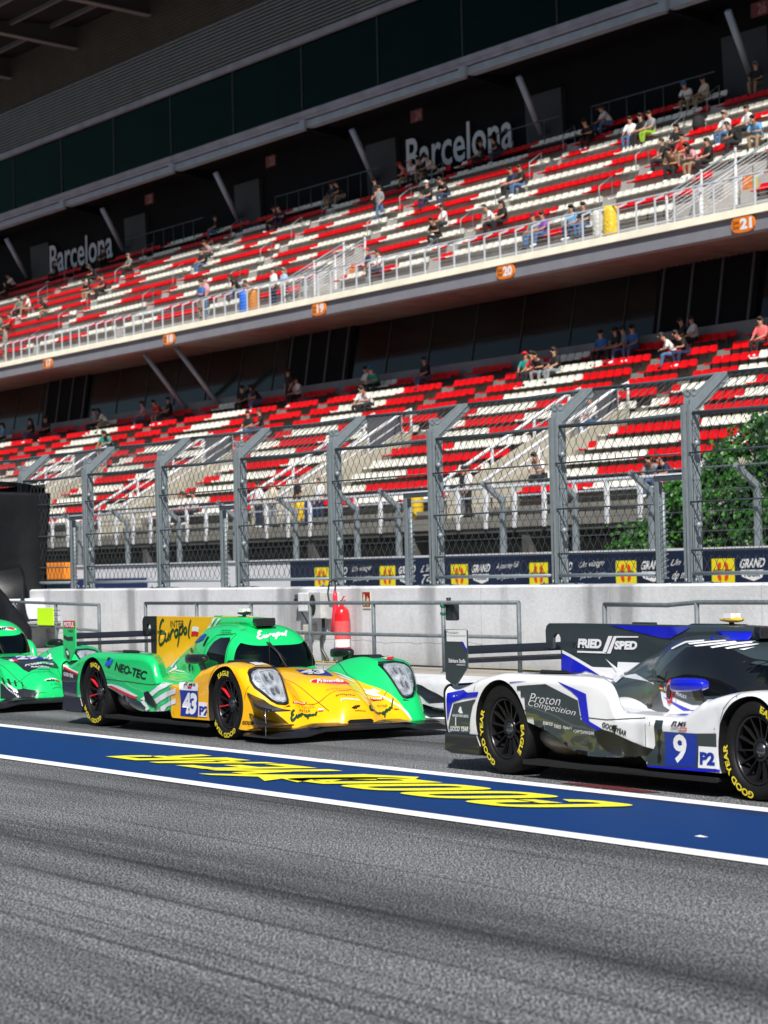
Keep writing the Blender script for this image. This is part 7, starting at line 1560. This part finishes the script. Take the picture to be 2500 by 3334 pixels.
def skel(pose):
    # joints facing -y; z = 0 at the feet of somebody standing / the tread of somebody sitting
    J = {}
    if pose in ('stand', 'cross', 'walk'):
        J = dict(pel=(0, 0, .95), wst=(0, .0, 1.10), chs=(0, .01, 1.32), nck=(0, .0, 1.50), hd1=(0, -.015, 1.58), hd2=(0, -.02, 1.68))
        for s in (-1, 1):
            st_ = .16 * s if pose == 'walk' else .02 * s
            J.update({('hip', s): (.10 * s, 0, .90), ('kne', s): (.11 * s, -.02 + st_ * .5, .50), ('ank', s): (.12 * s, .03 + st_, .09), ('toe', s): (.14 * s, -.13 + st_, .045), ('sho', s): (.185 * s, .01, 1.42)})
            if pose == 'cross': J.update({('elb', s): (.25 * s, -.08, 1.15), ('wri', s): (.02 * s, -.22, 1.20), ('hnd', s): (-.08 * s, -.21, 1.22)})
            else: J.update({('elb', s): (.25 * s, .03, 1.14), ('wri', s): (.25 * s - .06 * s, -.10 - st_ * .6, .92), ('hnd', s): (.22 * s - .06 * s, -.14 - st_ * .6, .83)})
    else:
        ln = .26 if pose == 'lean' else .03
        J = dict(pel=(0, .02, .50), wst=(0, .03 - ln * .3, .66), chs=(0, .02 - ln * .75, .86 - ln * .15), nck=(0, -.02 - ln * 1.15, 1.03 - ln * .3), hd1=(0, -.04 - ln * 1.3, 1.10 - ln * .33), hd2=(0, -.06 - ln * 1.5, 1.20 - ln * .36))
        for s in (-1, 1):
            sp = 1.3 if pose == 'lean' else 1
            J.update({('hip', s): (.10 * s, -.02, .48), ('kne', s): (.13 * s * sp, -.43, .50), ('ank', s): (.12 * s * sp, -.42 - .05 * s, .09), ('toe', s): (.13 * s * sp, -.58 - .05 * s, .045), ('sho', s): (.18 * s, .0 - ln * .95, .95 - ln * .25)})
            J.update({('elb', s): (.25 * s, -.12 - ln * .8, .70 - ln * .1), ('wri', s): (.12 * s, -.34 - ln * .3, .60 + ln * .25), ('hnd', s): (.09 * s, -.42 - ln * .3, .57 + ln * .3)})
    Rr = {'pel': .125, 'wst': .112, 'chs': .135, 'nck': .055, 'hd1': .085, 'hd2': .095, 'hip': .088, 'kne': .058, 'ank': .040, 'toe': .038, 'sho': .062, 'elb': .042, 'wri': .029, 'hnd': .036}
    E = [('pel', 'wst'), ('wst', 'chs'), ('chs', 'nck'), ('nck', 'hd1'), ('hd1', 'hd2')]
    for s in (-1, 1): E += [('pel', ('hip', s)), (('hip', s), ('kne', s)), (('kne', s), ('ank', s)), (('ank', s), ('toe', s)), ('chs', ('sho', s)), (('sho', s), ('elb', s)), (('elb', s), ('wri', s)), (('wri', s), ('hnd', s))]
    return J, Rr, E
def proto(pose):
    if pose in POSES: return POSES[pose]
    J, Rr, E = skel(pose); keys = list(J); me = bpy.data.meshes.new('b'); me.from_pydata([J[k] for k in keys], [(keys.index(a), keys.index(b)) for a, b in E], []); ob = bpy.data.objects.new('b', me); COL.objects.link(ob)
    sk = ob.modifiers.new('s', 'SKIN'); lay = me.skin_vertices[0].data
    for i, k in enumerate(keys):
        r_ = Rr[k if isinstance(k, str) else k[0]]; lay[i].radius = (r_ * (1.25 if k in ('chs', 'wst', 'pel') else 1), r_); lay[i].use_root = (k == 'pel')
    ss = ob.modifiers.new('u', 'SUBSURF'); ss.levels = 1; ss.render_levels = 1
    dg = bpy.context.evaluated_depsgraph_get(); dg.update(); body = bpy.data.meshes.new_from_object(ob.evaluated_get(dg)); bpy.data.objects.remove(ob)
    segs = [(Vector(J[a]), Vector(J[b]), a if isinstance(a, str) else a[0], b if isinstance(b, str) else b[0]) for a, b in E]
    def reg(p):
        best = None
        for a, b, na, nb in segs:
            d = b - a; t = max(0, min(1, (p - a).dot(d) / d.length_squared)); q = (p - (a + d * t)).length - .03 * (nb in ('wst', 'chs', 'kne'))
            if best is None or q < best[0]: best = (q, na, nb, t)
        _, a, b, t = best
        if b in ('wst', 'chs') or (a == 'chs' and b == 'nck' and t < .75) or b == 'sho' or (b == 'elb' and t < .8): return 'top'
        if b in ('hip', 'kne') or (b == 'ank' and t < .92): return 'bottom'
        if b == 'toe' or b == 'ank': return 'shoe'
        return 'skin'
    out = {}
    for nm, inf in (('top', .016), ('bottom', .013), ('shoe', .012)):
        bm = bmesh.new(); bm.from_mesh(body); dl = [f for f in bm.faces if reg(f.calc_center_median()) != nm]; bmesh.ops.delete(bm, geom=dl, context='FACES'); bm.normal_update()
        for v in bm.verts: v.co += v.normal * inf
        for f in bm.faces: f.smooth = True
        m = bpy.data.meshes.new(nm); bm.to_mesh(m); bm.free(); m.materials.append(SKIN); out[nm] = m
    # nose, ears and five bent fingers on each hand join the body mesh
    mb = MB(); h = Vector(J['hd2']); mb.tube([h + Vector((0, -.085, -.01)), h + Vector((0, -.118, -.04)), h + Vector((0, -.09, -.055))], .016, 5, r1=.010)
    for s in (-1, 1):
        mb.tube([h + Vector((.085 * s, -.0, .0)), h + Vector((.10 * s, .012, -.03))], .02, 5); w_ = Vector(J[('hnd', s)]); d = (w_ - Vector(J[('wri', s)])).normalized(); sd_ = d.cross(Vector((0, 0, 1))); sd_ = sd_.normalized() if sd_.length > .1 else Vector((1, 0, 0))
        for k, L in enumerate((.06, .07, .075, .065)):
            b = w_ + sd_ * (k - 1.5) * .017; mb.tube([b, b + d * L * .55, b + d * L * .8 + Vector((0, 0, -.02))], .008, 4, r1=.006)
        b = w_ - d * .03; mb.tube([b, b + sd_ * -.035 * s + d * .015, b + sd_ * -.04 * s + d * .045], .0095, 4, r1=.007)
    xm = mb.mesh('x', [SKIN]); bm = bmesh.new(); bm.from_mesh(body); bm.from_mesh(xm)
    for f in bm.faces: f.smooth = True
    bm.to_mesh(body); bm.free(); body.materials.clear(); body.materials.append(SKIN); out['body'] = body
    # hair cap and peaked cap, following the skull
    for nm in ('hair', 'long_hair', 'cap'):
        mb = MB(); V = []; nr, nc = 7, 14; up_ = (Vector(J['hd2']) - Vector(J['hd1'])).normalized()
        for i in range(nr):
            a = i / (nr - 1) * (1.75 if nm != 'cap' else 1.35)
            for j in range(nc):
                b = 2 * math.pi * j / nc; front = max(0, -math.sin(b)); aa = a * (1 - .38 * front * (nm != 'cap'))
                r_ = .112 + (.012 if nm == 'long_hair' else 0); p = Vector((r_ * .92 * math.sin(aa) * math.cos(b), r_ * 1.08 * math.sin(aa) * math.sin(b), r_ * math.cos(aa) * 1.05)); V.append(h + p + Vector((0, .008, .012)))
        mb.add(V, [(i * nc + j, i * nc + (j + 1) % nc, i * nc + nc + (j + 1) % nc, i * nc + nc + j) for i in range(nr - 1) for j in range(nc)], 0, True)
        if nm == 'cap': mb.add([h + Vector(q) for q in ((-.075, -.09, .055), (.075, -.09, .055), (.06, -.19, .04), (-.06, -.19, .04), (-.075, -.09, .045), (.075, -.09, .045), (.06, -.19, .032), (-.06, -.19, .032))], [(0, 1, 2, 3), (7, 6, 5, 4), (0, 3, 7, 4), (1, 5, 6, 2), (2, 6, 7, 3)])
        if nm == 'long_hair': mb.tube([h + Vector((0, .06, .0)), h + Vector((0, .10, -.12)), h + Vector((0, .10, -.27))], [.10, .10, .05], 8)
        out[nm] = mb.mesh(nm, [SKIN])
    mb = MB()
    for s in (-1, 1): c = h + Vector((.035 * s, -.096, .0)); mb.box(c.x - .014, c.x + .014, c.y - .006, c.y + .004, c.z - .006, c.z + .006)
    out['eye'] = mb.mesh('eye', [mat('eye_dark', (.02, .015, .01), .3)]); POSES[pose] = out; return out
def with_mat(name, me, parent, m):
    o = link(name, me, parent); o.material_slots[0].link = 'OBJECT'; o.material_slots[0].material = m; return o
SIGNX = [(-120, '17'), (-106.2, '18'), (-92.3, '19'), (-78.55, '20'), (-65, '21')]
ORD = ['front', 'second', 'third', 'fourth', 'fifth', 'sixth', 'seventh', 'eighth', 'ninth', 'tenth', 'eleventh', 'top']
prnd = random.Random(21)
for st_, k, X, pose, t, b, h, words_ in PEOPLE:
    pr = proto(pose); sc = 1
    if st_ in ('U', 'L'):
        z0 = (UZ if st_ == 'U' else LZ)[k] - .43; y = (UY if st_ == 'U' else LY) + RD * k + .12; loc = (X, y, z0); rot = prnd.uniform(-.5, .5); where = 'seated in the %s stand' % ('upper' if st_ == 'U' else 'lower')
    else:
        y, z0 = {'U2': (50.7, 12.22), 'U3': (51.9, 12.6), 'U7': (56.3, UZ[6] - .43), 'U8': (57.1, UZ[7] - .43), 'L11': (51.6, 8.15), 'L0': (42.75, 2.95)}[st_]; loc = (X, y, z0); rot = prnd.uniform(-.3, .3); where = ''
        if pose == 'sit': z0 = 3.2; loc = (X, 43.15, z0)
        else: sc = min(1.08, max(.9, k / 1.78))
    lab = 'person in ' + words_ + (', ' + where if where else '')
    r_ = empty('person', loc, rot, ' '.join(lab.split()[:16]), 'person'); r_.scale = (sc, sc, sc)
    r_['group'] = 'spectators in the grandstand'
    link('body', pr['body'], r_); link('eyes', pr['eye'], r_)
    with_mat('shirt', pr['top'], r_, cloth(t)); with_mat('trousers' if b not in ('SK',) else 'shorts', pr['bottom'], r_, cloth(b) if b != 'SK' else cloth('K') if prnd.random() < .5 else cloth('BG'))
    with_mat('shoes', pr['shoe'], r_, cloth('W') if prnd.random() < .5 else cloth('K'))
    if h.startswith('C'): with_mat('cap', pr['cap'], r_, hairm(h))
    else: with_mat('hair', pr['long_hair'] if ('long' in words_ or prnd.random() < .2) else pr['hair'], r_, hairm(h))
for i, (X, y, z) in enumerate(((-76.7, 56.9, 16.75), (-74.5, 46.3 + 5.4, 8.15))):
    mb = MB(); mb.lathe([(0, 0), (.2, 0), (.24, .15), (.22, .4), (.12, .52), (0, .54)], axis='z', n=14); tag(mb.build('rucksack', cloth('K'), None, (X, y, z)), ['black rucksack standing on a step of the upper tier', 'black rucksack on the top row of the lower stand'][i], 'rucksack')
# driver behind the windscreen of the green and yellow car
def driver(loc, label, col):
    pr = proto('sit'); r_ = empty('person', loc, R(90), label, 'person'); r_.scale = (.86, .86, .86)
    link('body', pr['body'], r_); with_mat('racing_suit', pr['top'], r_, cloth(col)); with_mat('suit_legs', pr['bottom'], r_, cloth(col)); with_mat('shoes', pr['shoe'], r_, cloth('K'))
    h = Vector(skel('sit')[0]['hd2']); mb = MB(); V = []; nr, nc = 12, 20
    for i in range(nr):
        a = math.pi * (i + .3) / (nr + .3)
        for j in range(nc): bb = 2 * math.pi * j / nc; V.append(h + Vector((.135 * math.sin(a) * math.cos(bb), .155 * math.sin(a) * math.sin(bb), .145 * math.cos(a))))
    mb.add(V, [(i * nc + j, i * nc + (j + 1) % nc, i * nc + nc + (j + 1) % nc, i * nc + nc + j) for i in range(nr - 1) for j in range(nc)], 0, True)
    for f_ in range(len(mb.f)):
        if f_ // nc >= 7: mb.m[f_] = 1
    mb.build('helmet', [mat('helmet_dark', (.03, .03, .04), .2, coat=1), mat('helmet_neon', (.30, .65, .03), .35)], r_)
    mb = MB(); V = []
    for i in range(4):
        a = math.pi * (.40 + .05 * i)
        for j in range(9): bb = -math.pi / 2 + (j - 4) * .22; V.append(h + Vector((.139 * math.sin(a) * math.cos(bb), .160 * math.sin(a) * math.sin(bb), .148 * math.cos(a))))
    mb.add(V, [(i * 9 + j, i * 9 + j + 1, i * 9 + 10 + j, i * 9 + 9 + j) for i in range(3) for j in range(8)], 0, True); mb.build('visor', mat('visor_tint', (.02, .02, .03), .05, coat=1), r_)
driver((-22.59 - 1.12, 12.0 - .12, -.23), 'racing driver in a dark helmet with neon green, inside the green and yellow car', 'N')
driver((-30.0 - 1.12, 12.0 - .12, -.23), 'racing driver behind the windscreen of the green car at the left edge', 'K')
driver((-14.1 - 1.12, 11.66 - .12, -.23), 'racing driver inside the white, slate and blue car numbered 9', 'W')
